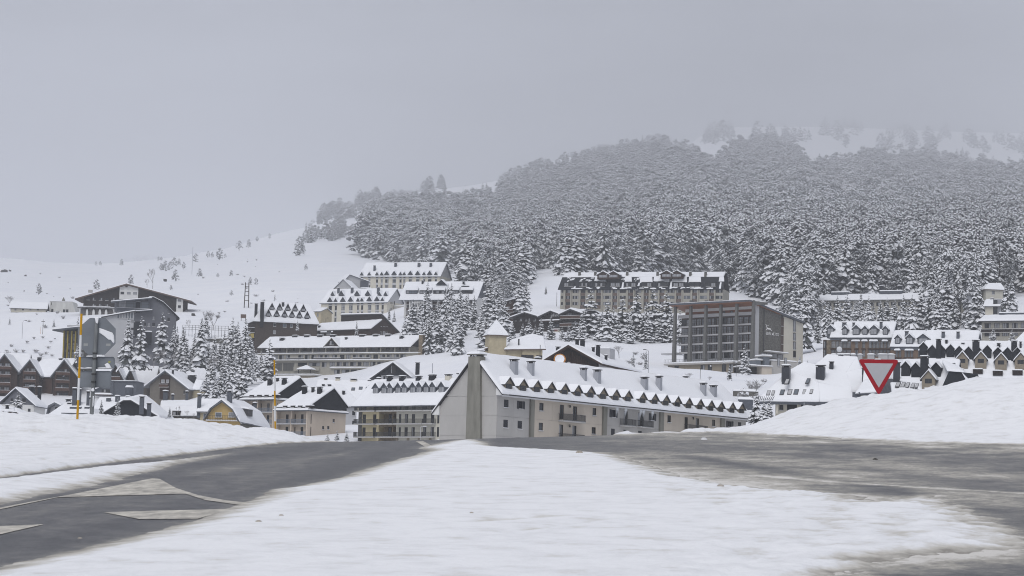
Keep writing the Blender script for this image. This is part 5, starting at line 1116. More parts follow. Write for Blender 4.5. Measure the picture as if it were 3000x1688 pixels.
b.box('side_bay',ur-0.25,ur+2.2,3,8,-1,lo-0.2,TAN); A = [(ur-0.3,2.6,lo),(ur+2.4,2.6,lo-0.1),(ur+2.4,5.5,lo+3.0),(ur-0.3,5.5,lo+3.4)]; b.slabs([A],GREYTRIM); b.snows([A],0.4)
# far snowy roof between spruces
b = Bld('snowy_cottage','small cottage whose snowy roof shows between the spruces, above the grey-brown chalet','building', zc(905,300), 890, yaw=-10, base=1130)
um, wr = b.f(*zc(1000,195)); ur,wrr = b.f(*zc(1380,390)); b.wall(0,ur,0,8,-2,b.we-1.5,CREAM); A = [(-0.6,8,b.we),(-0.6,-0.8,b.we),(um,-0.8,wr),(um,8,wr)]; B = [(ur+0.5,-0.8,wrr),(ur+0.5,8,wrr),(um+5,8,wr),(um,-0.8,wr)]
mb = MB(); q_ = [(0,0,b.we-1.49),(ur,0,b.we-1.49),(um,0,wr-0.3)]; mb.hexa(q_,[(a,c+7,d) for a,c,d in q_]); b.part('gable_wall', mb, WOODB); b.slabs([A,B],TRIM); b.snows([A,B],0.5)
# white chalet lower left
b = Bld('white_chalet','white chalet with slate-grey upper gable and two chimneys, at the lower left','building', zb(20,990), 620, yaw=-6, base=1245)
um, wr = b.f(*zb(290,728)); U = b.f(*zb(612,1030))[0]; w = lambda y,x=400,v=0: b.f(*zb(x,y),v)[1]; u = lambda x,v=0,y=1050: b.f(*zb(x,y),v)[0]
wrr = w(1020,612); wm = w(1018); b.wpx('f',zb,500,1088,550,1148,'std'); b.wpx('f',zb,60,1040,110,1100,'std')
b.wall(0.3,U,0,10,-2,wm,WHITE); mb = MB(); pl = [(0.3,wm+.01),(U,wm+.01),(um,wr-0.2)]; mb.hexa([(a,0,c) for a,c in pl],[(a,10,c) for a,c in pl],0); b.part('slate_gable', mb, BLUEG)
b.win('f',u(395),w(975),u(455)-u(395),w(905)-w(975),'std',hole=False); b.win('f',u(190),w(965),u(232)-u(190),w(910)-w(965),'std',hole=False)
A = [(-0.5,10.5,w(990,20)),(-0.5,-0.7,w(990,20)),(um,-0.7,wr+0.1),(um,10.5,wr+0.1)]; B = [(U+0.7,-0.7,w(1045,650)),(U+0.7,10.5,w(1045,650)),(um,10.5,wr+0.1),(um,-0.7,wr+0.1)]
b.setplane('right',*B[:3]); b.slabs([A,B],SLATE2,0.25); b.snows([A+[(1,1,0,1)],B+[(1,1,0,1)]],0.45); b.chim(zb,510,675,620,760,SLATE,plane='right'); b.chim(zb,668,680,735,822,SLATE,plane='right')
# low roof at the far lower left
b = Bld('brown_shed','low brown shed with snowy roof and chimney pots, at the lower left corner','building', zb(-60,1120), 520, yaw=12, base=1270)
U = b.f(*zb(595,1215))[0]; b.wall(0,U-1,0,6,-2,b.we-1.4,WOODR)
A = [(-1,-0.6,b.we-0.1),(U*0.5,-0.6,b.we-0.2),(U*0.5,6,b.we+0.9),(-1,6,b.we+0.9)]; B = [(U*0.5,-0.6,b.we-0.2),(U,-0.6,b.we-1.6),(U,6,b.we-0.6),(U*0.5,6,b.we+0.9)]
b.setplane('front',*A[:3]); b.slabs([A,B],WOODR,0.5); b.snows([A,B],0.4)
for x0,y0,x1,y1 in [(100,950,155,1080),(85,1130,140,1225),(235,1120,290,1235)]: b.chim_at(b.f(*zb((x0+x1)/2,1150),-1)[0],1 if y0<1000 else -1.8,b.we-0.4 if y0<1000 else b.we-2.0,0.75,1.9,SLATE)
# gambrel dormer house
b = Bld('gambrel_house','little house with a dark six-sided gable frame and white cheek, right of the white chalet','building', zb(855,1210), 555, yaw=-18, base=1262)
f_ = lambda x,y,v=0: b.f(*zb(x,y),v); pts = [f_(840,1225),f_(885,1035),f_(1000,975),f_(1115,1030),f_(1130,1225)]
mb = MB()
for (a,c),(a2,c2) in zip(pts,pts[1:]): mb.hexa([(a,-0.6,c),(a2,-0.6,c2),(a2*0.93+pts[2][0]*0.07,-0.6,c2-0.45),(a*0.93+pts[2][0]*0.07,-0.6,c-0.45)],[(a,4,c),(a2,4,c2),(a2*0.93+pts[2][0]*0.07,4,c2-0.45),(a*0.93+pts[2][0]*0.07,4,c-0.45)],0)
b.part('gable_frame', mb, GREYTRIM); mb = MB(); mb.hexa([(a,0.5,c-0.3) for a,c in pts],[(a,4,c-0.3) for a,c in pts],0); b.part('wall', mb, GREYP)
b.win('f',f_(975,1150)[0],f_(975,1150)[1],f_(1075,1150)[0]-f_(975,1150)[0],f_(1000,1060)[1]-f_(1000,1150)[1],'pair',plane=0.5,hole=False)
P_ = [(pts[i][0],c+0.0) for i,(a,c) in enumerate(pts)]
b.snows([[(P_[0][0]-1.6,5,P_[0][1]-0.3),(P_[0][0]-0.05,-0.4,P_[0][1]-0.3),(P_[1][0],-0.5,P_[1][1]),(P_[1][0]-0.3,5,P_[1][1]),(0,1,0,1)],[(P_[1][0],5,P_[1][1]),(P_[1][0],-0.6,P_[1][1]),(P_[2][0],-0.6,P_[2][1]),(P_[2][0],5,P_[2][1]),(0,1,0,1)],[(P_[2][0],-0.6,P_[2][1]),(P_[3][0],-0.6,P_[3][1]),(P_[3][0],8,P_[3][1]),(P_[2][0],8,P_[2][1]),(1,0,1,0)]],0.3)
# snowy roof with dark chimneys near the marker pole
b = Bld('chimneyed_roof_house','snow-buried house with two tall dark chimneys, behind the nearer yellow and white pole','building', zb(900,1225), 530, yaw=-3, base=1275)
f_ = lambda x,y,v=0: b.f(*zb(x,y),v); U = f_(1640,1225)[0]; b.wall(0,U,0,9,-2,b.we-0.3,CHALET)
wr = f_(1350,990,6)[1]
A = [(-1,-0.8,b.we-0.4),(U+1,-0.8,b.we-0.4),(f_(1600,985,6)[0],6,wr),(f_(1200,990,6)[0],6,wr)]; b.setplane('front',*A[:3])
B = [(U+1,-0.8,b.we-.4),(U+2,12,b.we+1),(f_(1600,985,6)[0],7,wr),(f_(1600,985,6)[0],6,wr)]
b.slabs([A],SLATE); b.snows([A,B],0.5); b.box('dark_eave',f_(1115,1180,1)[0],f_(1580,1180,1)[0],0.2,1.5,f_(1300,1195,1)[1],f_(1300,1168,1)[1],SLATE2,0.25)
for x0,y0,x1,y1 in [(1285,705,1368,1045),(1372,720,1448,1040),(1545,760,1600,1040)]: b.chim(zb,x0,y0,x1,y1,SLATE2,sink=1.5)
for x0,y0,x1,y1 in [(1250,1058,1452,1130),(1515,1058,1600,1128)]: 
    h = b.hit(*zb((x0+x1)/2,y1),'front'); b.box('chimney_base',f_(x0,y1,h[1])[0],f_(x1,y1,h[1])[0],h[1],h[1]+1.5,h[2]-0.5,h[2]+(y1-y0)/6.133/FPX*530,SLATE2,0.35)
for x0,y0,x1,y1 in [(1175,900,1270,965),(1205,975,1275,1015),(1600,870,1640,1040)]: b.chim(zb,x0,y0,x1,y1,CHIMG if x0==1600 else SLATE2,plane='front')
# slate-grey building behind the sign plates
b = Bld('slate_clad_building','flat slate-blue clad building half hidden behind the road sign plates','building', zb(1985,600), 760, yaw=-5, base=1210)
f_ = lambda x,y,v=0: b.f(*zb(x,y),v); U = f_(2450,600)[0]; b.wall(0,U,0,10,-3,b.we,SLATE2); b.box('roof_edge',-0.2,U+0.2,-0.3,10,b.we+0.01,b.we+0.3,SLATE2,0.2)
mb = MB(); pl = [f_(1690,830),f_(1985,830),f_(1985,620),f_(1700,800)]; pl = [f_(1690,850),f_(2050,850),f_(2040,590),f_(1990,610),f_(1700,750)]; mb.hexa([(a,-0.4,c) for a,c in pl],[(a,3,c) for a,c in pl],0); b.part('sloping_wall', mb, SLATE2)
a,c = f_(1690,750,-0.5); a2,c2 = f_(1820,700,-0.5); b.snows([[(a,-1,c),(a2,-1,c2),(a2,0.5,c2),(a,0.5,c)]],0.3)
b.win('f',f_(1830,800)[0],f_(1830,800)[1],f_(1985,800)[0]-f_(1830,800)[0],f_(1900,740)[1]-f_(1900,800)[1],'strip',plane=-0.4,hole=False); b.box('porch',f_(1720,830)[0],f_(2030,830)[0],-2.5,-0.45,f_(1800,850)[1],f_(1800,838)[1],WOODR,0.55)
# dark hipped gable
b = Bld('black_hipped_house','house with a broad black clipped gable and snowy roof, in front of the slate-clad building','building', zb(1895,1150), 515, yaw=-4, base=1270)
f_ = lambda x,y,v=0: b.f(*zb(x,y),v); fc = lambda x,y,v=0: b.f(*zc(x,y),v)
p0,p1,p2,p3,p4 = f_(1860,1165),f_(2225,952),f_(2365,950),fc(60,945),fc(500,1205); 
mb = MB(); pl = [(p0[0],p0[1]-2.5),(p4[0],p4[1]-2.5),(p4[0],p4[1]),p3,p2,p1,p0]; pl = [(p0[0],p0[1]-2.5),(p4[0],p4[1]-2.5),(p4[0],p4[1]),(p2[0],p2[1]),(p1[0],p1[1]),(p0[0],p0[1])]
mb.hexa([(a,0,c) for a,c in pl],[(a,13,c) for a,c in pl],0); b.part('black_gable', mb, SLATE)
w1 = p1[1]+2.6
A = [(p0[0]-0.4,15,p0[1]-0.2),(p0[0]-0.4,-0.7,p0[1]-0.2),(p1[0],-0.7,p1[1]+0.15),(p1[0]+0.2,15,p1[1]+1.8)]; B = [(p4[0]+0.5,-0.7,p4[1]-0.2),(p4[0]+0.5,15,p4[1]-0.2),(p2[0],15,p2[1]+1.6),(p2[0],-0.7,p2[1]+0.15)]
T_ = [(p1[0],-0.7,p1[1]+0.15),(p2[0],-0.7,p2[1]+0.15),(p2[0],15,p2[1]+1.6),(p1[0]+0.2,15,p1[1]+1.8)]
b.setplane('left',*A[:3]); b.setplane('right',*B[:3]); b.slabs([A,B,T_],TRIM); b.snows([A+[(1,1,0,1)],B+[(1,1,0,1)],T_+[(1,0,1,0)]],0.45)
qa = [(f_(1690,1130,9)[0],8,f_(1690,1090,9)[1]),(p0[0]+2,8,p0[1]+0.5),(f_(2330,890,14)[0],15,f_(2330,890,14)[1]),(f_(1760,900,14)[0],15,f_(1760,900,14)[1])]; b.snows([qa],0.5)
for x0,y0,x1,y1 in [(1915,915,1985,965),(2075,865,2150,925),(2265,885,2335,935)]: b.chim_at(f_((x0+x1)/2,y1,12)[0],12,f_(x0,y1,12)[1],0.9,0.8,SLATE2,cap=False)
for x0,y0,x1,y1,pl in [(165,838,250,1000,'right'),(298,958,375,1080,'right')]: b.chim(zc,x0,y0,x1,y1,SLATE2,plane=pl)
mb = MB(); uc,wc = f_(2282,855,14); mb.bar((uc,16,wc-1),(uc,16,wc+1.9),0.95,14,0); mb.bar((uc,16,wc+1.91),(uc,16,wc+2.35),0.98,14,1,0.7); b.part('round_tank', mb, [SLATE2,SNOW])
# long roof with ochre half gable + yellow gambrel chalet
b = Bld('ochre_gabled_terrace','long snow-roofed terrace with an ochre gable at its left end and tall slender chimneys','building', zc(375,1010), 545, yaw=-9, base=1275)
fc = lambda x,y,v=0: b.f(*zc(x,y),v); p = [fc(375,1020),fc(435,932),fc(530,1060),fc(560,1195)]
mb = MB(); pl = [(p[0][0],p[3][1]-2.5),(p[3][0],p[3][1]-2.5),p[3],p[2],p[1],p[0]]; mb.hexa([(a,0,c) for a,c in pl],[(a,0.4,c) for a,c in pl],0); b.part('ochre_gable', mb, OCHRE)
ue = fc(1195,1195,-0.5)[0]; wtop = fc(800,922,3)[1]
A = [(p[3][0],-0.5,p[3][1]),(ue+2,-0.8,p[3][1]+0.2),(ue+2,0.9,p[2][1]+0.4),(p[2][0],0.2,p[2][1])]; B = [(p[2][0],0.2,p[2][1]),(ue+2,0.9,p[2][1]+0.4),(ue+2,5.5,wtop),(p[1][0],5.0,p[1][1])]
b.setplane('front',*B[:3]); b.slabs([A,B],GREYTRIM); b.snows([A+[(1,1,0,1)],B+[(0,1,0,1)]],0.45); b.box('wall',p[3][0]+0.5,ue,0.6,9,-2,p[2][1]-0.5,CHALET)
for x0,y0,x1,y1 in [(582,730,682,928),(735,770,785,910),(980,755,1035,955)]: b.chim_at(fc((x0+x1)/2,y1,5)[0],5,fc(600,925,5)[1]-0.2,(x1-x0)/6.038/FPX*545*.8,(y1-y0)/6.038/FPX*545,SLATE2)
b.win('f',fc(775,1160)[0],fc(775,1195)[1],fc(905,1160)[0]-fc(775,1160)[0],fc(800,1120)[1]-fc(800,1195)[1],'pair',plane=-0.9,hole=False); b.box('porch',fc(770,1195)[0],fc(910,1195)[0],-0.75,0.5,fc(800,1200)[1],fc(800,1112)[1],WOOD,0.4)
b = Bld('gambrel_chalet','ochre chalet with dark gambrel gable, balcony and big snowy roof, by the nearer snow bank','building', zc(1320,1268), 500, yaw=-14, base=1290)
fc = lambda x,y,v=0: b.f(*zc(x,y),v); p = [fc(1320,1268),fc(1440,1070),fc(1648,925),fc(1850,1085),fc(1948,1300)]
for x0,x1 in ((1515,1632),(1750,1862)): b.wpx('f',zc,x0,1137,x1,1222,'w',hole=False)
mb = MB(); pl = [(p[0][0]+.2,p[4][1]-2.5),(p[4][0]-.2,p[4][1]-2.5)]+[(a,c-0.15) for a,c in p[::-1]]; mb.hexa([(a,0,c) for a,c in pl],[(a,0.4,c) for a,c in pl],0); b.part('ochre_gable', mb, OCHRE)
mb = MB(); c0 = fc(1650,1150)
for (a,c),(a2,c2) in zip(p,p[1:]):
    i_ = lambda a,c: (a+(c0[0]-a)*0.085, c+(c0[1]-c)*0.12)
    mb.hexa([(a,-0.9,c),(a2,-0.9,c2),(*i_(a2,c2)[:1],-0.9,i_(a2,c2)[1]),(i_(a,c)[0],-0.9,i_(a,c)[1])],[(a,0.1,c),(a2,0.1,c2),(i_(a2,c2)[0],0.1,i_(a2,c2)[1]),(i_(a,c)[0],0.1,i_(a,c)[1])],0)
b.part('verge_board', mb, GREYTRIM)
b.balcony(p[0][0]+0.6,p[4][0]-0.2,fc(1650,1280)[1],0.85,1.0,bars=0.35)
V = 17.0; rx = [fc(2100,945,8),fc(2430,1095,8),fc(2535,1335,8)]
wR = p[2][1]+0.1
A = [(p[4][0]+0.3,-0.9,p[4][1]),(p[4][0]+0.3,V+1,p[4][1]-0.6),(p[3][0],V-1,p[3][1]),(p[3][0],-0.9,p[3][1])]; B = [(p[3][0],-0.9,p[3][1]),(p[3][0],V-1,p[3][1]),(p[2][0],V-4,wR),(p[2][0],-0.9,wR)]
Cq = [(p[1][0],V-1,p[1][1]),(p[1][0],-0.9,p[1][1]),(p[2][0],-0.9,wR),(p[2][0],V-4,wR)]
b.setplane('right',*B[:3]); b.setplane('low',*A[:3]); b.slabs([A,B,Cq],GREYTRIM); b.snows([A+[(1,0,0,1)],B+[(0,0,0,1)],Cq+[(1,0,0,1)]],0.45)
b.box('side_wall',p[4][0]-1.2,p[4][0]-0.2,0.5,V,-3,p[4][1]-0.3,STONE)
h = b.hit(*zc(2080,1180),'low'); mb = MB(); mb.box(h[0]-0.5,h[0]+0.7,h[1]-1.3,h[1]+1.3,h[2]-0.3,h[2]+1.1,0); snow_patch(mb,(h[0]+.9,h[1]-1.5,h[2]+1.1),(h[0]+.9,h[1]+1.5,h[2]+1.1),(h[0]-2,h[1]+1.5,h[2]+1.5),(h[0]-2,h[1]-1.5,h[2]+1.5),0.35,1); b.part('shed_dormer', mb, [TRIM,SNOW])
for x0,y0,x1,y1 in [(1712,735,1800,948)]: b.chim(zc,x0,y0,x1,y1,SLATE2,plane='right')
b.chim(zc,2180,952,2240,1015,SLATE2,plane='right')
u0 = fc(1185,1115)[0]; wE = fc(1280,1118)[1]; A = [(u0-0.3,0.6,wE),(p[1][0]+2,0.6,wE),(p[2][0]-0.5,6,fc(1400,930,6)[1]),(fc(1195,930,6)[0],6,fc(1400,930,6)[1])]; b.slabs([A],GREYTRIM); b.snows([A+[(1,0,0,1)]],0.45); b.box('wing_wall',u0+0.3,p[1][0],1.3,6,-2,wE-0.2,TAN); b.win('f',u0+1.0,wE-1.6,2.2,1.2,'w',plane=1.3,hole=False); b.setplane('wing',*A[:3]); b.chim(zc,1185,800,1252,1062,SLATE2,plane='wing')

# ---- church-like house with tower ----------------------------------------------------
b = Bld('tower_house','tan house with a square tower and snowy pyramid roof, above the long grey hotel','building', z7(140,860), 640, yaw=12, base=1120)
f_ = lambda x,y,v=0: b.f(*z7(x,y),v); U = f_(362,860)[0]; vq = U*0.5
b.wall(0,U,0,U,-2,b.we,TAN,name='tower_wall'); ap = f_(258,682,vq)[1]; um = U/2
sq = [(-0.5,-0.5,b.we),(U+0.5,-0.5,b.we),(U+0.5,U+0.5,b.we),(-0.5,U+0.5,b.we)]; P_ = (um,vq,ap); b.slabs([[sq[i],sq[(i+1)%4],P_,P_] for i in range(4)],BROWNP,0.3,'tower_roof'); b.snows([[sq[i],sq[(i+1)%4],P_,P_,(1,0,0,0)] for i in range(4)],0.3)
u2 = f_(560,1050)[0]; u3 = f_(832,1045)[0]; wE = f_(440,1055)[1]; wE2 = f_(700,1040)[1]
b.wpx('f',z7,545,1118,700,1162,'strip',plane=0.0,hole=False); b.wpx('f',z7,735,1122,810,1162,'strip',plane=0.0,hole=False)
b.box('house_wall',U+0.02,f_(560,1050)[0],0.5,10,-2,wE,TAN); b.box('house_wall',f_(560,1050)[0]+0.02,u3-0.4,0.0,10,-2,wE2-0.02,TAN)
wp = f_(715,860,6)[1]; A = [(U-0.6,-0.3,wE+0.1),(u3+0.4,-0.6,wE2+0.1),(f_(840,900,6)[0],7,f_(840,895,6)[1]),(f_(430,930,5)[0],6,f_(430,935,5)[1])]; B = [(f_(840,900,6)[0],7,f_(840,895,6)[1]),(f_(840,900,6)[0],7.2,f_(840,895,6)[1]),(f_(700,860,8)[0],9,f_(700,860,8)[1]),(f_(430,930,5)[0],6,f_(430,935,5)[1])]
b.slabs([A],BROWNP,0.35); b.snows([A+[(1,1,0,1)],B],0.45); b.setplane('front',*A[:3])
mb = MB(); h = b.hit(*z7(513,1010),'front'); mb.bar((h[0],h[1],h[2]),(h[0],h[1],h[2]+2),0.22,6); b.part('flue', mb, RAIL)
mb = MB(); uu,ww = f_(780,1190,-1.5); mb.bar((uu,-1.5,ww),(uu,-1.5,f_(780,990,-1.5)[1]),0.09,5); b.part('mast', mb, RAIL)
u4 = f_(32,1060)[0]; b.box('low_wing',u4,-0.02,1,6,-2,f_(90,1060)[1],TAN); A = [(u4-0.5,0.5,f_(35,1062)[1]),(-0.1,0.5,f_(135,1022)[1]),(-0.1,6.5,f_(135,1022)[1]),(u4-0.5,6.5,f_(35,1062)[1])]; b.slabs([A],BROWNP,0.35); b.snows([A],0.3)

# ---- dark chalet behind the hotel ----------------------------------------------------
b = Bld('dark_chalet','dark timber chalet with wide snowy gable roof and black chimneys, behind the long grey hotel','building', z7(800,1205), 545, yaw=-20, base=1165)
f_ = lambda x,y,v=0: b.f(*z7(x,y),v); um, wr = f_(1150,998); ur, wrr = f_(1495,1185); k_ = (wr-wrr)/(ur-um); wl = b.we; kl = (wr-wl)/um; V = 24
lo = min(wl,wrr); mb = MB(); pl = [(0.4,lo-6),(ur-0.2,lo-6),(ur-0.2,wrr-0.3),(um,wr-0.3),(0.4,wl-0.3)]; mb.hexa([(a,1.5,c) for a,c in pl],[(a,V,c) for a,c in pl],0); b.part('gable_wall', mb, WOODB)
A = [(-1.2,V,wl-kl*1.2),(-1.2,-0.8,wl-kl*1.2),(um,-0.8,wr+0.1),(um,V,wr+0.1)]; ux = ur+1.5; B = [(ux,-0.8,wrr-k_*1.5),(ux,V+6,wrr-k_*1.5),(um,V+6,wr+0.1),(um,-0.8,wr+0.1)]
b.setplane('left',*A[:3]); b.setplane('right',*B[:3]); b.slabs([A,B],WOOD,0.45); b.snows([A+[(1,1,0,1)],B+[(1,1,0,1)]],0.45)
b.box('balcony_slab',um-7,ur-1,0.2,1.5,wr-7.2,wr-7.0,WOOD,0.25); b.win('f',um-4.5,wr-9.3,6,1.6,'strip',plane=1.5,hole=False,name='awning_window')
mb = MB()
for i in range(22): x = um-5+i*0.52; mb.box(x,x+0.4,1.35,1.49,wr-6.6+0,wr-1.2-abs(x-um)*0.62,0)
b.part('board_cladding', mb, WOOD)
b.box('side_wall',ur-0.2,ur-0.05,2,V+5,-4,wrr-0.6,GREYP)
for x0,y0,x1,y1,pl in [(975,1000,1028,1082,'left'),(1430,1008,1465,1078,'right'),(1478,978,1530,1128,'right'),(1590,1108,1625,1178,'right')]: b.chim(z7,x0,y0,x1,y1,SLATE,plane=pl)
for x0,x1 in ((1228,1266),(1290,1340)): b.chim_at(f_((x0+x1)/2,1005,14)[0],14,f_(x0,1010,14)[1],(x1-x0)/4.293*.079,1.9,SLATE)
b.box('lift_housing',f_(1532,1100,16)[0],f_(1658,1100,16)[0],16,20,f_(1600,1120,16)[1]-2,f_(1600,1035,16)[1],GREYP,0.4)
# dish
d0 = at(*z7(1030,1180),440); t = thing('satellite_dish','large orange satellite dish half filled with snow, in front of the dark chalet','satellite dish',tuple(d0),math.radians(-10))
R_ = 1.1; nA = 24; nrm = Vector((0.1,-0.92,0.38)).normalized(); xr_ = Vector((0.99,0.11,0)).normalized(); upv = xr_.cross(nrm)*-1; upv = upv if upv.z > 0 else -upv
ORANGE = mat('orange_paint',(0.55,0.24,0.05),0.6,0.3)
def bowl(rm, off, dn):
    vs = [tuple(xr_*(rm*i/6*R_*math.cos(2*math.pi*k/nA))+upv*(rm*i/6*R_*math.sin(2*math.pi*k/nA)+off)+nrm*(0.36*(rm*i/6)**2+dn)) for i in range(7) for k in range(nA)]
    return vs, [(i*nA+k,i*nA+(k+1)%nA,(i+1)*nA+(k+1)%nA,(i+1)*nA+k) for i in range(6) for k in range(nA)]
mb = MB(); mb.add(*bowl(1,0,0),0); mb.add(*bowl(1,0,-0.07),0); mb.build('bowl',ORANGE,t)
mb = MB(); mb.add(*bowl(0.80,0.02,0.14),0); mb.build('snow_fill',SNOW,t)
mb = MB(); mb.bar((0,0.3,-0.3),(0,0.4,-6),0.09,6); mb.build('mast',RAIL,t)
d1 = at(*z7(1148,1235),430); t = thing('satellite_dish','small white satellite dish beside the large orange one','satellite dish',tuple(d1))
mb = MB(); mb.hexa([(0.42*math.cos(2*math.pi*k/16)-0.08,0.08,0.46*math.sin(2*math.pi*k/16)) for k in range(16)],[(0.2*math.cos(2*math.pi*k/16)-0.08,0.2,0.2*math.sin(2*math.pi*k/16)) for k in range(16)]); mb.build('bowl',GREYP,t); mb = MB(); mb.bar((-0.15,0.2,0),(-0.15,0.25,-4),0.05,5); mb.bar((0,0.1,0),(0.35,-0.5,0.1),0.025,4); mb.build('mast',RAIL,t)

# ---- timber lodge with three low gables --------------------------------------------------
b = Bld('timber_lodge','dark timber lodge with three low snowy gables and balconies, among the spruces','building', z7(435,640), 900, P2=z7(1340,612), base=975)
f_ = lambda x,y,v=0: b.f(*z7(x,y),v); w = lambda y,x=800: f_(x,y)[1]; u = lambda x,y=650: f_(x,y)[0]
for k,(ax,ay,x0,y0,x1,y1) in enumerate([(610,585,430,642,795,632),(950,568,800,632,1078,606),(1215,548,1078,606,1345,588)]):
    um, wr = f_(ax,ay); u0, wl = f_(x0,y0); u1, wq = f_(x1,y1); vv = -k*0.8
    mb = MB(); pl = [(u0+0.5,-3),(u1-0.5,-3),(u1-0.5,wq-0.3),(um,wr-0.3),(u0+0.5,wl-0.3)]; mb.hexa([(a,vv,c) for a,c in pl],[(a,13,c) for a,c in pl],0); b.part('gable_wall', mb, WOODB)
    A = [(u0-0.5,14,wl-0.3),(u0-0.5,vv-1.4,wl-0.3),(um,vv-1.4,wr+0.1),(um,14,wr+0.1)]; B = [(u1+0.5,vv-1.4,wq-0.3),(u1+0.5,14,wq-0.3),(um,14,wr+0.1),(um,vv-1.4,wr+0.1)]
    b.slabs([A,B],TRIM,0.4); b.snows([A+[(1,1,0,1)],B+[(1,1,0,1)]],0.5)
for x0,x1,y0,y1,v_ in [(470,495,660,690,-0.02),(530,555,660,690,-.02),(600,625,660,690,-.02),(705,735,660,690,-.02),(960,1010,665,690,-.85),(1110,1180,590,645,-1.62),(1185,1240,600,645,-1.62),(1270,1310,600,640,-1.62),(1110,1260,705,735,-1.62),(965,1060,730,765,-.85)]: b.wpx('f',z7,x0,y0,x1,y1,'strip' if x1-x0>60 else 'pair',plane=v_,hole=False)
b.box('balcony_slab',u(820),u(1072),-2.6,-0.82,w(705),w(694),WOOD,0.45); b.balcony(u(1082),u(1335),w(676),1.2,1.0,plane=-1.6,solid=WOODR); b.balcony(u(1082),u(1230),w(770),1.2,1.0,plane=-1.6,solid=WOODR); b.balcony(u(955),u(1070),w(795),1.0,0.9,plane=-0.8,bars=0.3)
b.box('porch',u(985),u(1068),-3,-0.82,w(860),w(812),CREAM,0.2); b.box('red_awning',u(1000),u(1064),-3.3,-2.9,w(826),w(812),mat('red_board',(0.16,0.03,0.03)))
b.box('rear_shed',u(868),u(1038),16,22,w(580),w(508),WOODB,0.4)
LM = mat('pale_letter',(0.6,0.6,0.6),0.6,0.3)
letters(b.root,'HOTEL',(u(948),-0.95,w(626)),'f',0.85,LM)
for i in range(9): mb = MB(); mb.box(0,0.42,0,0.05,0,0.8 if i%2 else 0.68,0); o = mb.build('letter',LM,b.root); o.location = (u(944)+i*0.72,-0.93,w(641))
# small timber shed
b = Bld('timber_cabin','small brown timber cabin with a single-pitch snowy roof, between two tall spruces','building', z7(228,478), 960, yaw=-14, base=930)
f_ = lambda x,y,v=0: b.f(*z7(x,y),v); U = f_(450,440)[0]; wl, wr = b.we-0.3, f_(450,418)[1]
for x0,x1,y0,y1 in [(362,396,510,545),(400,420,445,465),(340,356,510,545)]: b.wpx('f',z7,x0,y0,x1,y1,'w',hole=False)
mb = MB(); pl = [(0,-2),(U,-2),(U,wr),(0,wl)]; mb.hexa([(a,0,c) for a,c in pl],[(a,8,c) for a,c in pl],0); b.part('wall', mb, WOOD); A = [(-0.8,-0.8,wl),(U+0.5,-0.8,wr+0.2),(U+0.5,8.5,wr+0.2),(-0.8,8.5,wl)]; b.slabs([A],TRIM); b.snows([A],0.35)
b.balcony(0,U,f_(300,578)[1],1.0,0.9,solid=WOOD)
# ---- long mansard hotel ----------------------------------------------------
b = Bld('mansard_hotel','long hotel with black mansard roof half cleared of snow, at the foot of the forest','building', zm(108,376), 1000, P2=zm(2420,372), base=910)
L_ = b.L; f_ = lambda x,y,v=0: b.f(*zm(x,y),v); w = lambda y,x=600,v=0: f_(x,y,v)[1]; u = lambda x,v=0,y=450: f_(x,y,v)[0]
be = [(112,150),(275,368),(492,600),(712,830),(945,1042),(1170,1260),(1395,1500),(1622,1735),(1858,1960),(2085,2200),(2310,2420)]; br = [(180,250),(395,466),(615,686),(850,920),(1070,1146),(1295,1366),(1518,1590),(1756,1832),(1985,2055),(2225,2295)]
rows = [(384,430),(470,516),(560,606)]
for y0,y1 in rows:
    for x0,x1 in be: b.win('f',u(x0)+0.15,w(y1),u(x1)-u(x0)-0.3,w(y0)-w(y1),'quad' if x1-x0>60 else 'pair')
    for x0,x1 in br: b.win('f',u(x0)+0.1,w(y1),u(x1)-u(x0)-0.2,w(y0)-w(y1),'tri')
b.wall(0,L_,0,13,-2,b.we,BEIGE)
mb = MB()
for x0,x1 in br:
    for y0,y1 in ((432,468),(518,558),(608,655)): mb.box(u(x0),u(x1),-0.06,-0.002,w(y1),w(y0),0)
b.part('brown_spandrel', mb, BROWNP)
mb = MB()
for x0,x1 in br:
    for x in (u(x0)-0.5,u(x1)+0.02): mb.box(x,x+0.45,-0.5,-0.003,-2,b.we-0.02,0)
b.part('rib', mb, BEIGE)
wt, vt = w(205,600,3.0), 3.0
A = [(-1,-0.7,b.we-0.1),(L_+0.6,-0.7,b.we-0.1),(L_-0.4,vt,wt),(-0.2,vt,wt)]; wr = w(150,1200,8)
B = [(-0.2,vt,wt),(L_-0.4,vt,wt),(L_-0.6,8,wr),(0,8,wr)]; Bb = [(L_,14,b.we),(0,14,b.we),(0,8,wr),(L_,8,wr)]
b.setplane('mansard',*A[:3]); b.setplane('front',*B[:3]); b.slabs([A],SLATE,0.3,'mansard_roof'); b.slabs([B,Bb],SLATE,0.25); b.snows([B+[(1,1,0,1)],Bb],0.5)
mb = MB(); mb.smooth = True
pm = lambda x,y,pl='mansard': tuple(b.hit(*zm(x,y),pl))
for x0,x1,y in [(590,760,262),(1020,1125,265),(1235,1420,282),(1430,1660,262),(1690,1910,272),(1930,2110,280),(2360,2440,265)]:
    snow_patch(mb, pm(x0,y),pm(x1,y),pm(x1-5,206),pm(x0+8,206),0.3,0,(1,1,0,1),0.5)
rs = random.Random(8)
for x0,x1 in [(160,330),(360,560),(930,1020),(1130,1230)]:
    for k in range(7): a = rs.uniform(x0,x1); y = rs.uniform(212,262); ww = rs.uniform(14,50); snow_patch(mb,pm(a,y+rs.uniform(5,14)),pm(a+ww,y+rs.uniform(0,8)),pm(a+ww+12,y-8),pm(a+10,y-6),0.14,0)
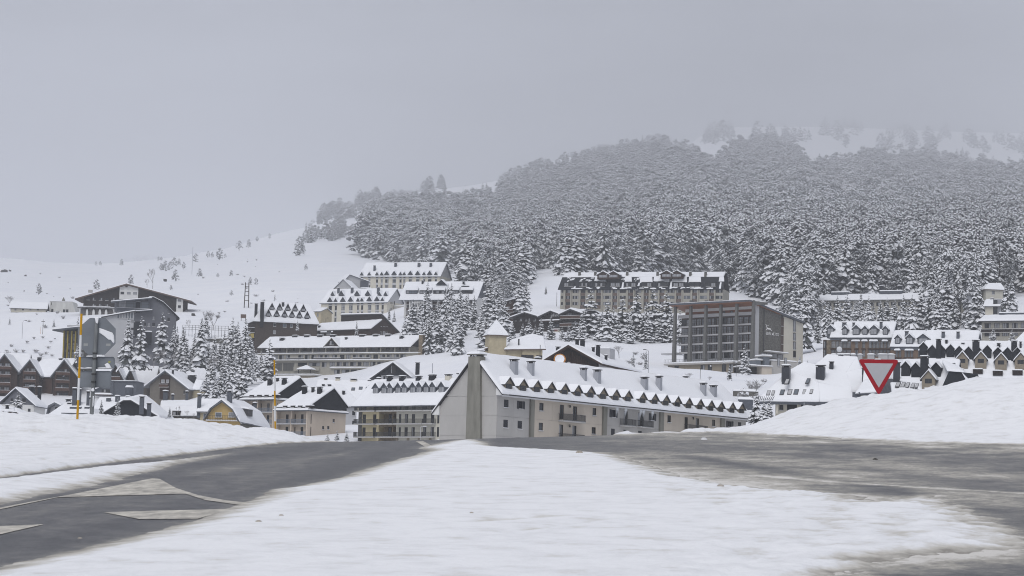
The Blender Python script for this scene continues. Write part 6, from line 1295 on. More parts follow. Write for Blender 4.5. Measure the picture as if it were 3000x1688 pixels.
for k in range(34): a = rs.uniform(100,2400); y = rs.uniform(352,370); snow_patch(mb,pm(a,y+5),pm(a+rs.uniform(20,80),y+5),pm(a+60,y-rs.uniform(3,14)),pm(a+5,y-5),0.15,0)
for x,y0,y1 in [(300,372,338),(985,372,280),(1215,330,285),(1672,370,262),(2375,370,280),(640,372,345)]: snow_patch(mb,pm(x-14,y0),pm(x+16,y0),pm(x+26,y1),pm(x+4,y1),0.2,0)
b.part('snow_patches', mb, SNOW)
for x0,x1 in [(160,292),(380,488),(600,735),(820,952),(1040,1178),(1270,1402),(1495,1632),(1715,1860),(1950,2086),(2180,2315)]:
    for a,c in ((x0,x0+(x1-x0)*0.47),(x0+(x1-x0)*0.53,x1)):
        h0 = pm((a+c)/2,336); u0 = pm(a,336)[0]; u1 = pm(c,336)[0]; hh = (336-290)/4.86/FPX*1000*1.05
        b.win('f',u0,h0[2],u1-u0,hh,'pair',plane=h0[1]-0.05,hole=False,name='attic_window')
    u0 = pm(x0-14,340)[0]; u1 = pm(x1+10,340)[0]; h0 = pm(x0,340); b.box('dormer_cheek',u0,u1,h0[1]+0.1,h0[1]+2.5,h0[2]-0.2,h0[2]+hh+0.5,SLATE)
DORM['mans'] = dormer_mesh(4.9,1.5,1.35,6,[WOOD,TRIM,SNOW,GLASS2],0.5,0.35,(0.72,0.7))
for x,y in [(717,236),(862,234),(1620,226),(1765,224)]: h = b.hit(*zm(x,y),'front'); b.dormer(h[0],h[1]-0.6,h[2]+0.3,'mans')
for x in (375,600,828,1053,1487,1725,1953,2170): b.chim(zm,x-20,118,x+20,186,STONE,plane='front')

# ---- big glazed hotel with tall columns ----------------------------------------------------
b = Bld('columned_hotel','big glazed hotel with tall grey columns, overhanging roof and white lettering on stone','building', z8(440,575), 745, P2=z8(1535,524), base=1085)
L_ = b.L; f_ = lambda x,y,v=0: b.f(*z8(x,y),v); w = lambda y,x=440,v=0: f_(x,y,v)[1]; u = lambda x,v=0,y=700: f_(x,y,v)[0]
U = L_; V = b.r(*z8(2185,700),U+0.0)[0]; print('col hotel',L_,V)
sl = [w(450),w(575),w(700),w(822),w(938),w(1040)]; fh = sl[1]-sl[2]
cols = [370,590,805,1015,1240,1475]; vC = -3.2
uc = [u(x,vC,650) for x in cols]
ux0 = [0]+[0.5*(a+c) for a,c in zip(uc[1:],uc[1:])]
bayu = [0.05]+[u(x,0,700) for x in (575,790,1005,1230,1470)]+[L_-0.1]
for k in range(4):
    f0 = sl[k+1]+0.12; f1 = f0+fh-0.45
    for a,c in zip(bayu,bayu[1:]):
        n = 3 if c-a > 4 else 1
        for i in range(n):
            x0 = a+(c-a)*i/n+0.1; x1 = a+(c-a)*(i+1)/n-0.1; b.win('f',x0,f0+0.05,x1-x0,f1-f0-0.1,'cur' if rb.random()<0.85 else 'pair',plane=0.8)
        b.balcony(a+0.05,c-0.05,f0,0.05,0.95,plane=0.0,bars=0.4,railm=WOOD)
wtop = w(330,440)
b.wall(0.1,L_-0.02,0.8,V,sl[4]-0.2,sl[0]+0.1,mat('red_brown_infill',(0.085,0.06,0.05)))
mb = MB()
for k in range(5): mb.box(-0.3,L_-0.03,-0.7,0.79,sl[k+1 if k<4 else 4]-0.28 if k<4 else sl[0],sl[k+1]+0.1 if k<4 else sl[0]+0.9,0)
b.part('floor_slab', mb, mat('pale_slab',(0.47,0.47,0.48)))
b.box('white_band',2.0,L_-0.02,0.2,1.2,sl[0]+0.91,wtop+1.6,WHITE); b.box('red_board_band',2.2,L_-0.04,0.05,0.19,w(418,500,0),w(368,500,0),REDWOOD)
for x0,x1 in ((1045,1080),(1155,1185)): b.win('f',u(x0),w(400,1060),u(x1)-u(x0),w(350,1060)-w(400,1060),'pair',plane=0.04,hole=False)
b.box('ground_floor',0.1,L_,2.0,V,-3,sl[4]-0.21,GREYP)
for a,c in zip(bayu,bayu[1:]):
    for i in range(2): x0 = a+(c-a)*i/2+0.3; b.win('f',x0,sl[5]+0.3,(c-a)/2-0.6,2.2,'tri',plane=2.0,hole=False)
b.box('side_balcony',-6,0.5,-1.5,1,sl[4]-0.5,sl[4]-0.1,GREYP,0.2)
wb_ = sl[5]-1
for i,x in enumerate(uc):
    wt = f_(cols[i],250 if i else 290,vC)[1]; mb = MB(); hw, hb = 0.36, 0.50
    mb.hexa([(x-hb,vC-0.6,wb_),(x+hb,vC-0.6,wb_),(x+hb,vC+0.5,wb_),(x-hb,vC+0.5,wb_)],[(x-hw,vC-0.2,wt+1.2),(x+hw,vC-0.2,wt+1.2),(x+hw,vC+0.5,wt+1.2),(x-hw,vC+0.5,wt+1.2)],0)
    mb.hexa([(x-0.25,vC+0.5,wt-0.2),(x+0.25,vC+0.5,wt-0.2),(x+0.25,vC+0.5,wt+1),(x-0.25,vC+0.5,wt+1)],[(x-0.25,3.5,wt+0.4),(x+0.25,3.5,wt+0.4),(x+0.25,3.5,wt+1),(x-0.25,3.5,wt+1)],0)
    b.part('column', mb, mat('dark_concrete',(0.14,0.14,0.135),0.9,0.1,noise=0.12,nscale=0.4,stretch=(1,1,.3)))
# roof: front edge high, falling to the back
q0 = f_(290,243,-4.6); q1 = f_(1450,183,-4.6); Vk, wk = b.r(*z8(1880,366),U+0.8); V2, w2_ = b.r(*z8(2205,492),U+0.8)
u0r = q0[0]; wF = 0.5*(q0[1]+q1[1])
A = [(u0r,-4.6,q0[1]),(U+0.9,-4.6,q1[1]),(U+0.9,Vk,wk),(u0r,Vk,wk)]; B = [(u0r,V2,w2_),(u0r,Vk,wk),(U+0.9,Vk,wk),(U+0.9,V2,w2_)]; B = [(u0r,Vk,wk),(U+0.9,Vk,wk),(U+0.9,V2,w2_),(u0r,V2,w2_)]
mb = MB()
for p in (A,B): mb.hexa([(a,c,d-0.55) for a,c,d in p],[(a,c,d-0.02) for a,c,d in p],0)
b.part('roof', mb, SLATE2); mb = MB(); mb.hexa([(a,c,d-0.62) for a,c,d in A],[(a,c,d-0.56) for a,c,d in A],0); b.part('soffit', mb, REDWOOD); b.snows([A+[(1,1,0,1)],B+[(0,1,1,1)]],0.22)
# end wall: stone, window slot, cream
vs1, vs2 = b.r(*z8(1868,700),U)[0], b.r(*z8(1912,700),U)[0]
rz = lambda v: (q1[1]+(wk-q1[1])*(v+4.6)/(Vk+4.6) if v<Vk else wk+(w2_-wk)*(v-Vk)/(V2-Vk))-0.63
def endpanel(name,v0,v1,m,x0,x1,w0=-3): 
    mb = MB(); pl = [(v0,w0),(v1,w0),(v1,rz(v1)),(v0,rz(v0))]; mb.hexa([(x0,a,c) for a,c in pl],[(x1,a,c) for a,c in pl],0); b.part(name, mb, m)
endpanel('stone_end_wall',0.9,vs1,STONE,U-0.3,U+0.02); endpanel('slot_wall',vs1+.01,vs2-.01,GREYP,U-0.4,U-0.15); endpanel('cream_end_wall',vs2,V,CREAM,U-0.3,U+0.02); endpanel('white_corner',-0.7,0.89,mat('pale_slab',(0.47,0.47,0.48)),U-0.35,U+0.05,sl[5])
rws = [(390,560),(583,690),(705,815),(835,930)]
for y0,y1 in rws: b.wpx('r',z8,1875,y0,1900,y1,'std',plane=U-0.14,hole=False)
for y0,y1 in [(460,640),(658,765),(780,890),(912,1005)]: b.wpx('r',z8,2045,y0,2082,y1,'std',plane=U+0.03,hole=False)
b.wpx('r',z8,1590,945,1900,1015,'strip',plane=U+0.03,hole=False); va,vb = b.r(*z8(1630,905),U)[0],b.r(*z8(1905,930),U)[0]; b.box('porch_roof',U+0.04,U+2.2,va,vb,b.r(*z8(1700,935),U)[1],b.r(*z8(1700,925),U)[1],CONC,0.35)
mb = MB(); vm = b.r(*z8(1635,500),U+0.5)[0]; mb.bar((U+0.5,vm,b.r(*z8(1625,915),U)[1]),(U+0.5,vm,b.r(*z8(1637,228),U)[1]),0.16,6); b.part('flue_pipe', mb, RAIL)
LW = mat('white_letter',(0.75,0.75,0.75),0.5,0.3); vL, wL = b.r(*z8(1660,672),U); vR,_ = b.r(*z8(1838,690),U); 
letters(b.root,'EDELWEISS',(U+0.12,vL,wL-0.1),'r',(vR-vL)/9/0.95*1.02,LW)
v0_, w0_ = b.r(*z8(1650,610),U); sc_ = (b.r(*z8(1745,612),U)[0]-v0_)/8.0
strokes = [[(0.2,4.6),(0.9,3.9),(1.5,2.6),(1.9,1.5),(1.4,0.7),(0.5,0.3)],[(2.6,3.9),(3.2,3.8)],[(1.9,2.4),(2.4,1.2),(2.9,2.0),(3.2,0.9)],[(3.2,0.9),(3.8,2.0),(4.2,0.9)],[(4.2,0.9),(4.8,1.9),(5.3,0.8)],[(5.3,0.8),(5.8,1.8),(6.5,0.7),(7.6,0.3)]]
for st in strokes:
    mb = MB()
    for p,q_ in zip(st,st[1:]): mb.bar((0,p[0]*sc_,p[1]*sc_),(0,q_[0]*sc_,q_[1]*sc_),0.13,4)
    o = mb.build('script_stroke',LW,b.root); o.location = (U+0.12,v0_,w0_-0.2)
# terrace in front
uT0, uT1 = u(215,-9,1060), u(1195,-9,1060); wT = f_(700,1075,-9)[1]
b.box('terrace_slab',uT0,uT1,-9,1.9,wT-0.5,wT,CONC,0.45); b.balcony(uT0,uT1,wT+0.3,0.1,0.9,plane=-8.8,bars=0.6)
b.box('terrace_wall',uT0+1,uT1-0.5,-8.2,-7.8,wT-6,wT-0.51,TANW); 
for x in (370,740,840,1040,1140): b.win('f',u(x,-8.2,1130),wT-3,1.6,2.3,'pair',plane=-8.2,hole=False)
# lower concrete annexe
b2 = Bld('concrete_annexe','low grey concrete annexe with snowy flat roofs and garage opening, right of the columned hotel','building', z8(1455,1130), 706, yaw=24, base=1110)
g_ = lambda x,y,v=0: b2.f(*z8(x,y),v); w2 = lambda y,x=1600,v=0: g_(x,y,v)[1]; u2 = lambda x,v=0,y=1180: g_(x,y,v)[0]
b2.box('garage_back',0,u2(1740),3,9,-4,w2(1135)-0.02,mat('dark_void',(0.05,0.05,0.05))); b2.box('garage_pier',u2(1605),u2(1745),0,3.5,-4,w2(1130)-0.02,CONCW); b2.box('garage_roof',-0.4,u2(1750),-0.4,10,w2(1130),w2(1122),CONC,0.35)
b2.box('concrete_wall',u2(1748),u2(2190),0.5,11,-4,w2(1065,1900),CONC); b2.box('annexe_roof',u2(1540),u2(2120),1,12,w2(1062,1900),w2(1050,1900),CONC,0.4)
for x in (1830,1930): b2.win('f',u2(x),w2(1120,x),0.9,2.4,'std',plane=0.48,hole=False)
b2.box('glass_lobby',u2(1620,1),u2(1690,1),0.2,4,w2(1125),w2(985),GLASS3,0.0); b2.box('lobby_roof',u2(1610),u2(1740),-0.3,4.5,w2(985),w2(975),CONC,0.45); b2.box('upper_lobby',u2(1540),u2(1610),1,5,w2(1112),w2(1040),GLASS3)
b2.box('flat_snow_shelf',u2(1440),u2(1870),-3,-0.5,-4.5,w2(1285,1700,-3),CONC,0.5)

# ---- slate and timber blocks at right ----------------------------------------------------
def slate_block(name,label,P1,D,P2,base,ridge_y,eave_y,band_y,dorms,groups,rows,chims,xr,depth=13,rsel=None):
    b = Bld(name,label,'building',zt(*P1),D,P2=zt(*P2),base=base); f_ = lambda x,y,v=0: b.f(*zt(x,y),v); w = lambda y,x=(P1[0]+P2[0])/2,v=0: f_(x,y,v)[1]; u = lambda x,v=0,y=band_y+60: f_(x,y,v)[0]
    L_ = b.L
    for x0,x1,n in groups:
        for y0,y1 in rows:
            for i in range(n): a = u(x0)+(u(x1)-u(x0))*i/n; b.win('f',a+0.06,w(y1),(u(x1)-u(x0))/n-0.12,w(y0)-w(y1),'cur')
    b.wall(0,L_,0,depth,-2,w(band_y),WOODR if False else mat('brown_boards',(0.17,0.115,0.08),0.8,0.15,noise=0.2,nscale=1.0,stretch=(4,4,.3)))
    mb = MB()
    for x0,x1,n in groups: mb.box(u(x0)-0.15,u(x1)+0.15,-0.5,-0.002,w(rows[0][1])-0.5,w(rows[0][1])-0.1,0)
    b.part('floor_beam', mb, WOOD)
    b.box('slate_band',-0.2,L_+0.2,-0.3,depth,w(band_y)+0.01,w(eave_y),SLATE2)
    wr = f_((xr[0]+xr[1])/2,ridge_y,depth/2)[1]; b.gable(0,L_,0,depth,w(eave_y)+0.02,wr,'u',None,0.5,0.4,SLATE2,SLATE2,0.5)
    for x,y,big in dorms:
        k = 'sb' if big==1 else ('ss' if big==0 else 'sw'); h = b.f(*zt(x,y),0.4); b.dormer(h[0],-0.1,w(eave_y)-0.2,k)
        o = b.box('dormer_sill',h[0]-(1.3 if big else 0.9),h[0]+(1.3 if big else 0.9),-0.75,-0.32,w(eave_y)-1.6,w(eave_y)-1.5,SLATE2,0.7)
    for c in chims: b.chim(zt,*c,SLATE2)
    return b, f_, w, u
DORM['sb'] = dormer_mesh(2.1,2.6,0.95,5,[SLATE2,TRIM,SNOW,GLASS2],0.35,0.4,(0.75,0.65)); DORM['ss'] = dormer_mesh(1.5,2.5,0.8,5,[SLATE2,TRIM,SNOW,GLASS2],0.3,0.35,(0.7,0.6)); DORM['sw'] = dormer_mesh(3.2,2.4,1.2,5,[SLATE2,TRIM,SNOW,GLASS2],0.4,0.4,(0.8,0.65))
b,f_,w,u = slate_block('slate_block','tall slate and brown-boarded block with big window grids and five dormers',(228,405),735,(962,406),1062,192,357,405,[(398,355,0),(535,355,1),(642,355,0),(752,355,1),(890,355,0)],[(228,470,5),(518,560,1),(605,645,1),(682,820,3),(822,945,3)],[(415,500),(520,605)],[(357,178,412,268),(484,180,516,265),(815,172,852,268)],(410,1035))
b.box('stone_wing',u(128),-0.02,0.5,9,-2,w(400),STONEB,0.5); b.box('stone_bay',u(128)+0.02,u(168),0.2,0.48,-2,w(398),WOOD); 
for y0,y1 in [(415,500),(520,605)]: b.win('f',u(135),w(y1),u(166)-u(135),w(y0)-w(y1),'big',plane=0.2,hole=False)
b.dormer(u(205),1.5,w(360),'sb')
b,f_,w,u = slate_block('slate_block','lower slate block with three dormers, joined to the right of the taller one',(960,520),722,(1330,521),1070,300,468,520,[(1040,468,0),(1185,468,1),(1350,468,2)],[(1010,1085,2),(1118,1230,3),(1285,1330,1)],[(530,610),(630,690)],[(1122,285,1168,378),(1568,290,1612,382),(1750,290,1792,388)],(1000,2020))
wr = f_(1500,300,6.5)[1]; ue = f_(2030,300,6.5)[0]; b.gable(b.L+0.5,ue,0,13,w(468)+0.02,wr,'u',None,0.5,0.3,SLATE2,SLATE2,0.5); b.box('rear_wall',b.L,ue,1,12,-2,w(468),SLATE2)

# ---- dark-dormered terraces ----------------------------------------------------
DORM['dk'] = dormer_mesh(1.75,1.7,0.95,5,[SLATE,SLATE,SNOW,GLASS],0.16,0.3,(0,0)); DORM['tn'] = dormer_mesh(2.5,1.9,1.45,6,[TANW,TRIM,SNOW,GLASS],0.35,0.4,(0.5,0.45))
def dormer_terrace(name,label,P1,D,P2,base,ridge,updorm,lowdorm,chims,depth,boxes):
    b = Bld(name,label,'building',zd(*P1),D,P2=zd(*P2),base=base); f_ = lambda x,y,v=0: b.f(*zd(x,y),v)
    wr = f_(ridge[0],ridge[1],depth*0.55)[1]; L_ = b.L; b.wall(0,L_,0,depth,-3,b.we-0.1,TANW)
    A,B = b.gable(0,L_,0,depth,b.we,wr,'u',depth*0.55,0.7,0.4,TRIM,SLATE,0.5)
    for x,y in updorm: h = b.hit(*zd(x,y),'front'); b.dormer(h[0],h[1]-0.5,h[2]+0.1,'dk')
    for x,y in lowdorm: h = b.hit(*zd(x,y),'front'); b.dormer(h[0],h[1]-0.7,h[2]+0.1,'tn')
    for c in chims: b.chim(zd,*c,SLATE)
    for x0,y0,x1,y1 in boxes: h = b.hit(*zd((x0+x1)/2,y1),'front'); b.box('dormer_balcony',f_(x0,y1,h[1])[0],f_(x1,y1,h[1])[0],h[1]-0.9,h[1]+0.6,h[2]-0.3,h[2]+(y1-y0)/6.779/FPX*D,WOODB,0.3)
    return b,f_
b,f_ = dormer_terrace('dormer_terrace','long terrace with dark dormers above tan ones and tall black chimneys, at the right edge',(640,930),540,(2560,960),1160,(1500,300),[(575,545),(750,600),(930,600),(1115,588),(1285,620),(1470,632),(1660,625),(1845,605),(2055,645),(2245,648),(2440,650)],[(1345,800),(1715,800),(2115,830),(2505,820)],[(820,205,935,650),(1540,225,1700,665),(2315,240,2445,680),(1010,225,1060,325),(1335,285,1390,345),(2040,290,2105,425),(2485,260,2530,410)],12,[(1560,830,1755,895),(1955,862,2150,932),(2345,852,2545,922),(1250,835,1380,885)])
for x0,x1,y0,y1 in [(1440,1480,962,1030),(1545,1600,965,1030),(1615,1690,965,1030),(1735,1795,955,1035),(1975,2040,985,1060),(2100,2190,985,1050),(2195,2290,990,1050),(2320,2400,990,1040)]: b.wpx('f',zd,x0,y0,x1,y1,'pair',hole=False)
b.balcony(f_(1440,1100)[0],f_(1695,1100)[0],f_(1500,1100)[1],1.0,0.9,solid=WOODB)
b,f_ = dormer_terrace('dormer_terrace','nearer tan terrace with four dark dormers, one tall black chimney and a black clipped gable','' or (60,1250),470,(1140,1255),1200,(600,668),[(235,965),(435,990),(635,1000),(840,985)],[(690,1220)],[(500,545,668,1070),(1112,688,1195,790)],11,[(610,1215,725,1255)])
U = b.L; g = [b.r(*zd(x,y),U+0.5) for x,y in ((925,1250),(1095,866),(1365,892),(1462,1140))]; gl = [f_(x,y,0.0) for x,y in ((925,1255),(1095,868),(1370,892),(1470,1150))]
mb = MB(); pl = [(gl[0][0],gl[0][1]-1),(gl[3][0],gl[3][1]-2.5),gl[3],gl[2],gl[1],gl[0]]; mb.hexa([(a,-0.5,c) for a,c in pl],[(a+2,4,c) for a,c in pl],0); b.part('black_gable', mb, SLATE)
b.snows([[(gl[1][0]-0.3,-0.8,gl[1][1]),(gl[2][0]+0.3,-0.8,gl[2][1]),(f_(1250,760,5)[0],5,f_(1250,770,5)[1]),(f_(950,665,5)[0],5,f_(950,668,5)[1])],[(gl[2][0]-0.2,-0.7,gl[2][1]),(gl[3][0]+0.3,-0.7,gl[3][1]),(gl[3][0]+2,6,gl[3][1]),(f_(1250,760,5)[0],5,f_(1250,770,5)[1])]],0.4)
# ---- large snowy roofed house near the yield sign ---------------------------------------
b = Bld('skylight_house','low cream house under a thick snowy roof dotted with skylights, left of the yield sign','building', zs(385,960), 415, yaw=-20, base=1290)
f_ = lambda x,y,v=0: b.f(*zs(x,y),v); L_ = f_(1080,945)[0]; w = lambda y,x=700,v=0: f_(x,y,v)[1]; u = lambda x,v=0,y=1000: f_(x,y,v)[0]
for x0,x1,y0,y1,k in [(445,510,1000,1085,'std'),(785,850,975,1080,'pair')]: b.wpx('f',zs,x0,y0,x1,y1,k)
for x0,x1,y0,y1 in [(565,725,985,1125),(918,1070,972,1090)]: b.wpx('f',zs,x0,y0,x1,y1,'closed',name='garage_door')
uR = u(1600); b.wall(0,uR,0,14,-3,b.we,CREAM)
ua, ub = u(95,-1.5,960), u(1650,-1.5,950); we = w(950,700,-1.5)
vT = 7.5; pL = f_(815,370,vT); pR = f_(1210,235,vT+4); vR = vT+4; pQ = f_(1640,262,vR)
wA = pL[1]; kn = lambda x,y,v: (f_(x,y,v)[0],v,f_(x,y,v)[1])
E0,E1,E2 = (ua,-1.5,we),(u(1080,-1.5,945),-1.5,we+0.05),(ub,-1.5,w(955,1600,-1.5))
M1 = kn(1080,720,1.2); M2 = kn(1590,780,1.0); R0 = kn(830,365,7.5); R1 = kn(1200,245,11); R2 = kn(1660,280,11)
P0 = [E0,E1,M1,kn(600,480,4.5)]; P0 = [E0,E1,kn(1060,690,1.8),kn(610,490,4.2)]
P1_ = [kn(610,490,4.2),kn(1060,690,1.8),kn(1010,400,7.5),R0]
P2_ = [E1,E2,kn(1590,790,1.0),kn(1060,690,1.8)]
P3_ = [kn(1060,690,1.8),kn(1590,790,1.0),kn(1500,520,6.5),kn(1010,400,7.5)]
P4_ = [kn(1010,400,7.5),kn(1500,520,6.5),R2,R1]
P5_ = [(E0[0]-0.5,12,we),E0,kn(610,490,4.2),R0]
P6_ = [kn(1500,520,6.5),kn(1590,790,1.0),kn(1980,840,3),kn(1740,450,8)]; P7_ = [kn(1500,520,6.5),kn(1740,450,8),kn(1680,290,11),R2]
b.setplane('front',*P0[:3]); b.setplane('up',*P1_[:3]); b.setplane('mid',*P3_[:3]); b.setplane('right',*P6_[:3])
b.slabs([P0,P2_,P1_,P3_],SLATE2,0.25); b.snows([P0+[(1,0,0,1)],P1_+[(0,0,0,0)],P2_+[(1,1,0,0)],P3_+[(0,0,0,0)],P4_+[(0,0,0,0)],P5_+[(1,0,0,0)],P6_+[(0,1,1,0)],P7_+[(0,1,0,0)]],0.45)
b.box('fascia',ua,ub-0.3,-1.55,-1.35,we-0.5,we-0.02,SLATE2)
skm = MB(); skm.box(0,0.95,0,1.25,0,0.14,0); skm.box(0.1,0.85,0.1,1.15,0.14,0.15,1); skm2 = skm.mesh('skylight',[TRIM,GLASS3]); skm3 = skm.mesh('skylight',[TRIM,GREYP])
def skyl(x0,x1,y0,y1,pl,lift=0.42):
    p0 = b.hit(*zs((x0+x1)/2,y1),pl); p1 = b.hit(*zs((x0+x1)/2,y0),pl); d = np.array(p1)-np.array(p0); o = link('skylight',skm2 if x0 in (410,815,625) else skm3,b.root); o.location = (p0[0],p0[1],p0[2]+lift); o.rotation_euler = (math.atan2(d[2],d[1]),0,0)
    pa = b.hit(*zs(x0,y1),pl); pb = b.hit(*zs(x1-10,y1),pl); o.scale = (max(0.5,(pb[0]-pa[0])/0.95),max(.6,np.linalg.norm(d)/1.25),1)
for q_ in [(205,270,820,892),(285,342,820,892),(410,485,805,886),(530,605,800,880),(625,705,800,880),(890,945,800,870),(770,830,795,880)]: skyl(*q_,'front',0.40 if q_[0] not in (770,) else 0.30)
for q_ in [(480,555,640,720),(815,885,632,710)]: skyl(*q_,'up')
for q_ in [(1820,1885,660,735),(1905,1950,665,740)]: skyl(*q_,'right')
SEAM = mat('seamed_metal',(0.055,0.06,0.075),0.5,0.4)
def seamchim(x0,y0,x1,y1,pl):
    o = b.chim(zs,x0,y0,x1,y1,SEAM,plane=pl); 
    h = b.hit(*zs((x0+x1)/2,y1),pl); ww = (x1-x0)/5.367/FPX*425/1.15; mb = MB(); hh = (y1-y0)/5.367/FPX*425
    for i in range(7): x = -ww/2+ww*i/6; mb.box(x-0.03,x+0.03,-ww*0.4-0.07,-ww*0.4-0.001,-0.6,hh-0.6,0)
    s_ = mb.build('seam',SEAM,o)
seamchim(1012,355,1158,608,'mid' if False else 'up'); seamchim(475,360,612,582,'up'); seamchim(1230,300,1295,448,'mid'); 
for x0,x1,y0 in ((1380,1410,225),(1420,1445,240)): b.chim_at(f_((x0+x1)/2,300,11)[0],11,f_(1400,300,11)[1],0.45,1.0,SEAM,cap=False)
for k,(x0,x1) in enumerate([(1270,1340),(1370,1570),(1575,1640),(1690,1750),(1840,1940),(2015,2160),(2165,2255)]): b.chim_at(f_((x0+x1)/2,262,14)[0],14,f_(x0,275,14)[1],(x1-x0)/5.367/FPX*430,0.7,GREYP,cap=False)
mb = MB()
for i in range(9):
    p0 = b.hit(*zs(110+i*28,952),'front'); p1 = b.hit(*zs(128+i*30,900),'front'); mb.bar((p0[0],p0[1]-0.05,p0[2]+0.33),(p1[0],p1[1],p1[2]+0.40),0.06,4)
b.part('roof_seam', mb, SEAM)
# right wing with skylight strip
b = Bld('skylight_wing','low wing with dark seamed roof patches and skylights, right of the yield sign','building', zs(1700,845), 405, yaw=-16, base=1290)
f_ = lambda x,y,v=0: b.f(*zs(x,y),v); L_ = f_(2560,842)[0]; w = lambda y,x=1900,v=0: f_(x,y,v)[1]; u = lambda x,v=0,y=880: f_(x,y,v)[0]
b.wpx('f',zs,1790,855,1915,925,'quad'); b.wall(0,L_,0,10,-3,b.we,CREAM)
b.box('dark_corner',u(1595,-0.8),u(1715,-0.8),-0.9,-0.2,-3,w(800,1650,-.8),SLATE2)
wt = w(590,2200,7); A = [(u(1640,-1),-1,w(822,1700,-1)),(L_+2,-1,w(838,2500,-1)),(f_(2480,660,5)[0],5,f_(2480,665,5)[1]),(f_(1760,640,5)[0],5,f_(1760,640,5)[1])]
B = [A[3],A[2],(f_(2300,560,8)[0],8,f_(2300,560,8)[1]),(f_(1780,430,9)[0],9,f_(1780,430,9)[1])]
b.setplane('front',*A[:3]); b.setplane('up',*B[:3]); b.slabs([A,B],SEAM,0.3); 
b.snows([[A[0],b.hit(*zs(2040,800),'front'),b.hit(*zs(2120,650),'front'),A[3],(1,1,0,1)],[b.hit(*zs(2215,835),'front'),A[1],A[2],b.hit(*zs(2190,665),'front'),(1,1,1,1)],[A[3],b.hit(*zs(2200,590),'up'),B[2],B[3],(0,1,0,0)],[b.hit(*zs(2200,585),'up'),b.hit(*zs(2520,680),'up'),B[2],b.hit(*zs(2210,505),'up')]],0.4)
mb = MB()
for i in range(8): p0 = b.hit(*zs(2040+i*25,830),'front'); p1 = b.hit(*zs(2085+i*19,690),'front'); mb.bar((p0[0],p0[1],p0[2]+0.03),(p1[0],p1[1],p1[2]+0.03),0.06,4)
b.part('roof_seam', mb, SEAM)
for q_ in [(2225,2300,700,775),(2315,2380,702,780),(2385,2450,705,785),(2470,2535,712,790),(2545,2600,720,790)]: skyl(*q_,'front',0.5)
seamchim(1745,400,1800,470,'up'); seamchim(2235,310,2345,585,'up')
# ---- houses up the slope at right ---------------------------------------------------------
b = Bld('hidden_terrace','long low terrace whose snowy flat roofs show between the spruces, right of the columned hotel','building', zr(270,250), 930, P2=zr(1230,236), base=925)
f_ = lambda x,y,v=0: b.f(*zr(x,y),v); L_ = b.L
for k in range(14): b.win('f',2+k*L_/14.5,b.we-2.7,2.0,1.5,'tri')
b.wall(0,L_,0,12,-2,b.we-0.3,BEIGE); A = [(-0.5,-0.8,b.we-0.3),(L_+0.5,-0.8,b.we-0.3),(L_+0.5,8,f_(700,200,8)[1]),(-0.5,8,f_(700,200,8)[1])]; b.slabs([A],SLATE2); b.snows([A],0.5)
for x0,x1,y0 in ((425,580,170),(870,1078,158)): b.box('roof_house',f_(x0,220,6)[0],f_(x1,220,6)[0],6,11,f_(x0,225,6)[1]-1,f_((x0+x1)/2,y0+8,6)[1],SLATE2,0.45)
for x,y in ((442,165),(1060,150),(890,152)): b.chim_at(f_(x,y+20,8)[0],8,f_(x,y+25,8)[1],1.5,2.6,SLATE)
b = Bld('pale_house','small pale square house with hipped snowy roof, high among the spruces at right','building', zr(1852,150), 850, yaw=8, base=890)
f_ = lambda x,y,v=0: b.f(*zr(x,y),v); U = f_(2010,150)[0]; b.wpx('f',zr,1908,165,1935,198,'pair'); b.wall(0,U,0,U,-1,b.we,CREAMG); a0,a1 = f_(1880,103,U/2),f_(1990,103,U/2)
sq = [(-0.6,-0.6,b.we),(U+0.6,-0.6,b.we),(U+0.6,U+0.6,b.we),(-0.6,U+0.6,b.we)]; r0,r1 = (a0[0],U/2,a0[1]),(a1[0],U/2,a1[1]); ps = [[sq[0],sq[1],r1,r0],[sq[1],sq[2],r1,r1],[sq[2],sq[3],r0,r1],[sq[3],sq[0],r0,r0]]; b.slabs(ps,BROWNP); b.snows([p+[(1,0,0,0)] for p in ps],0.45)
b = Bld('gabled_house','pale house with snowy gable roof and dark balcony, below the small square house at right','building', zr(1848,290), 790, yaw=-20, base=925)
f_ = lambda x,y,v=0: b.f(*zr(x,y),v); U = f_(2010,300)[0]; b.win('f',f_(1920,380)[0],f_(1920,385)[1],4,5,'tri',hole=False); b.wall(0,U,0,9,-1,b.we-0.4,CREAM); b.gable(0,U,0,9,b.we-0.3,f_(1900,252,4.5)[1],'u',None,0.8,0.7,TRIM,WOODB); b.chim_at(1.5,4.5,f_(1900,255,4.5)[1]-0.3,1,1.2,SLATE)
b = Bld('pale_house','pale low house glimpsed between spruces, its snowy roof left of the square house','building', zr(1625,245), 860, yaw=4, base=905)
f_ = lambda x,y,v=0: b.f(*zr(x,y),v); U = f_(1740,245)[0]; b.wpx('f',zr,1660,255,1680,272,'std'); b.wall(0,U,0,8,-3,b.we,CREAMG); b.gable(0,U,0,8,b.we,f_(1680,208,4)[1],'u',None,0.6,0.5,TRIM,CREAMG)
b = Bld('beige_terrace','beige two-storey terrace with dark balconies and snowy flat roof, near the right edge','building', zr(1808,445), 730, P2=zr(2250,440), base=1000)
f_ = lambda x,y,v=0: b.f(*zr(x,y),v); L_ = b.L; w = lambda y,x=1950: f_(x,y)[1]; u = lambda x: f_(x,500)[0]
for y0,y1 in ((462,510),(535,585)):
    for x0,x1 in ((1840,1900),(1930,1980),(2005,2065),(2095,2150),(2175,2235)): b.win('f',u(x0),w(y1),u(x1)-u(x0),w(y0)-w(y1),'tri')
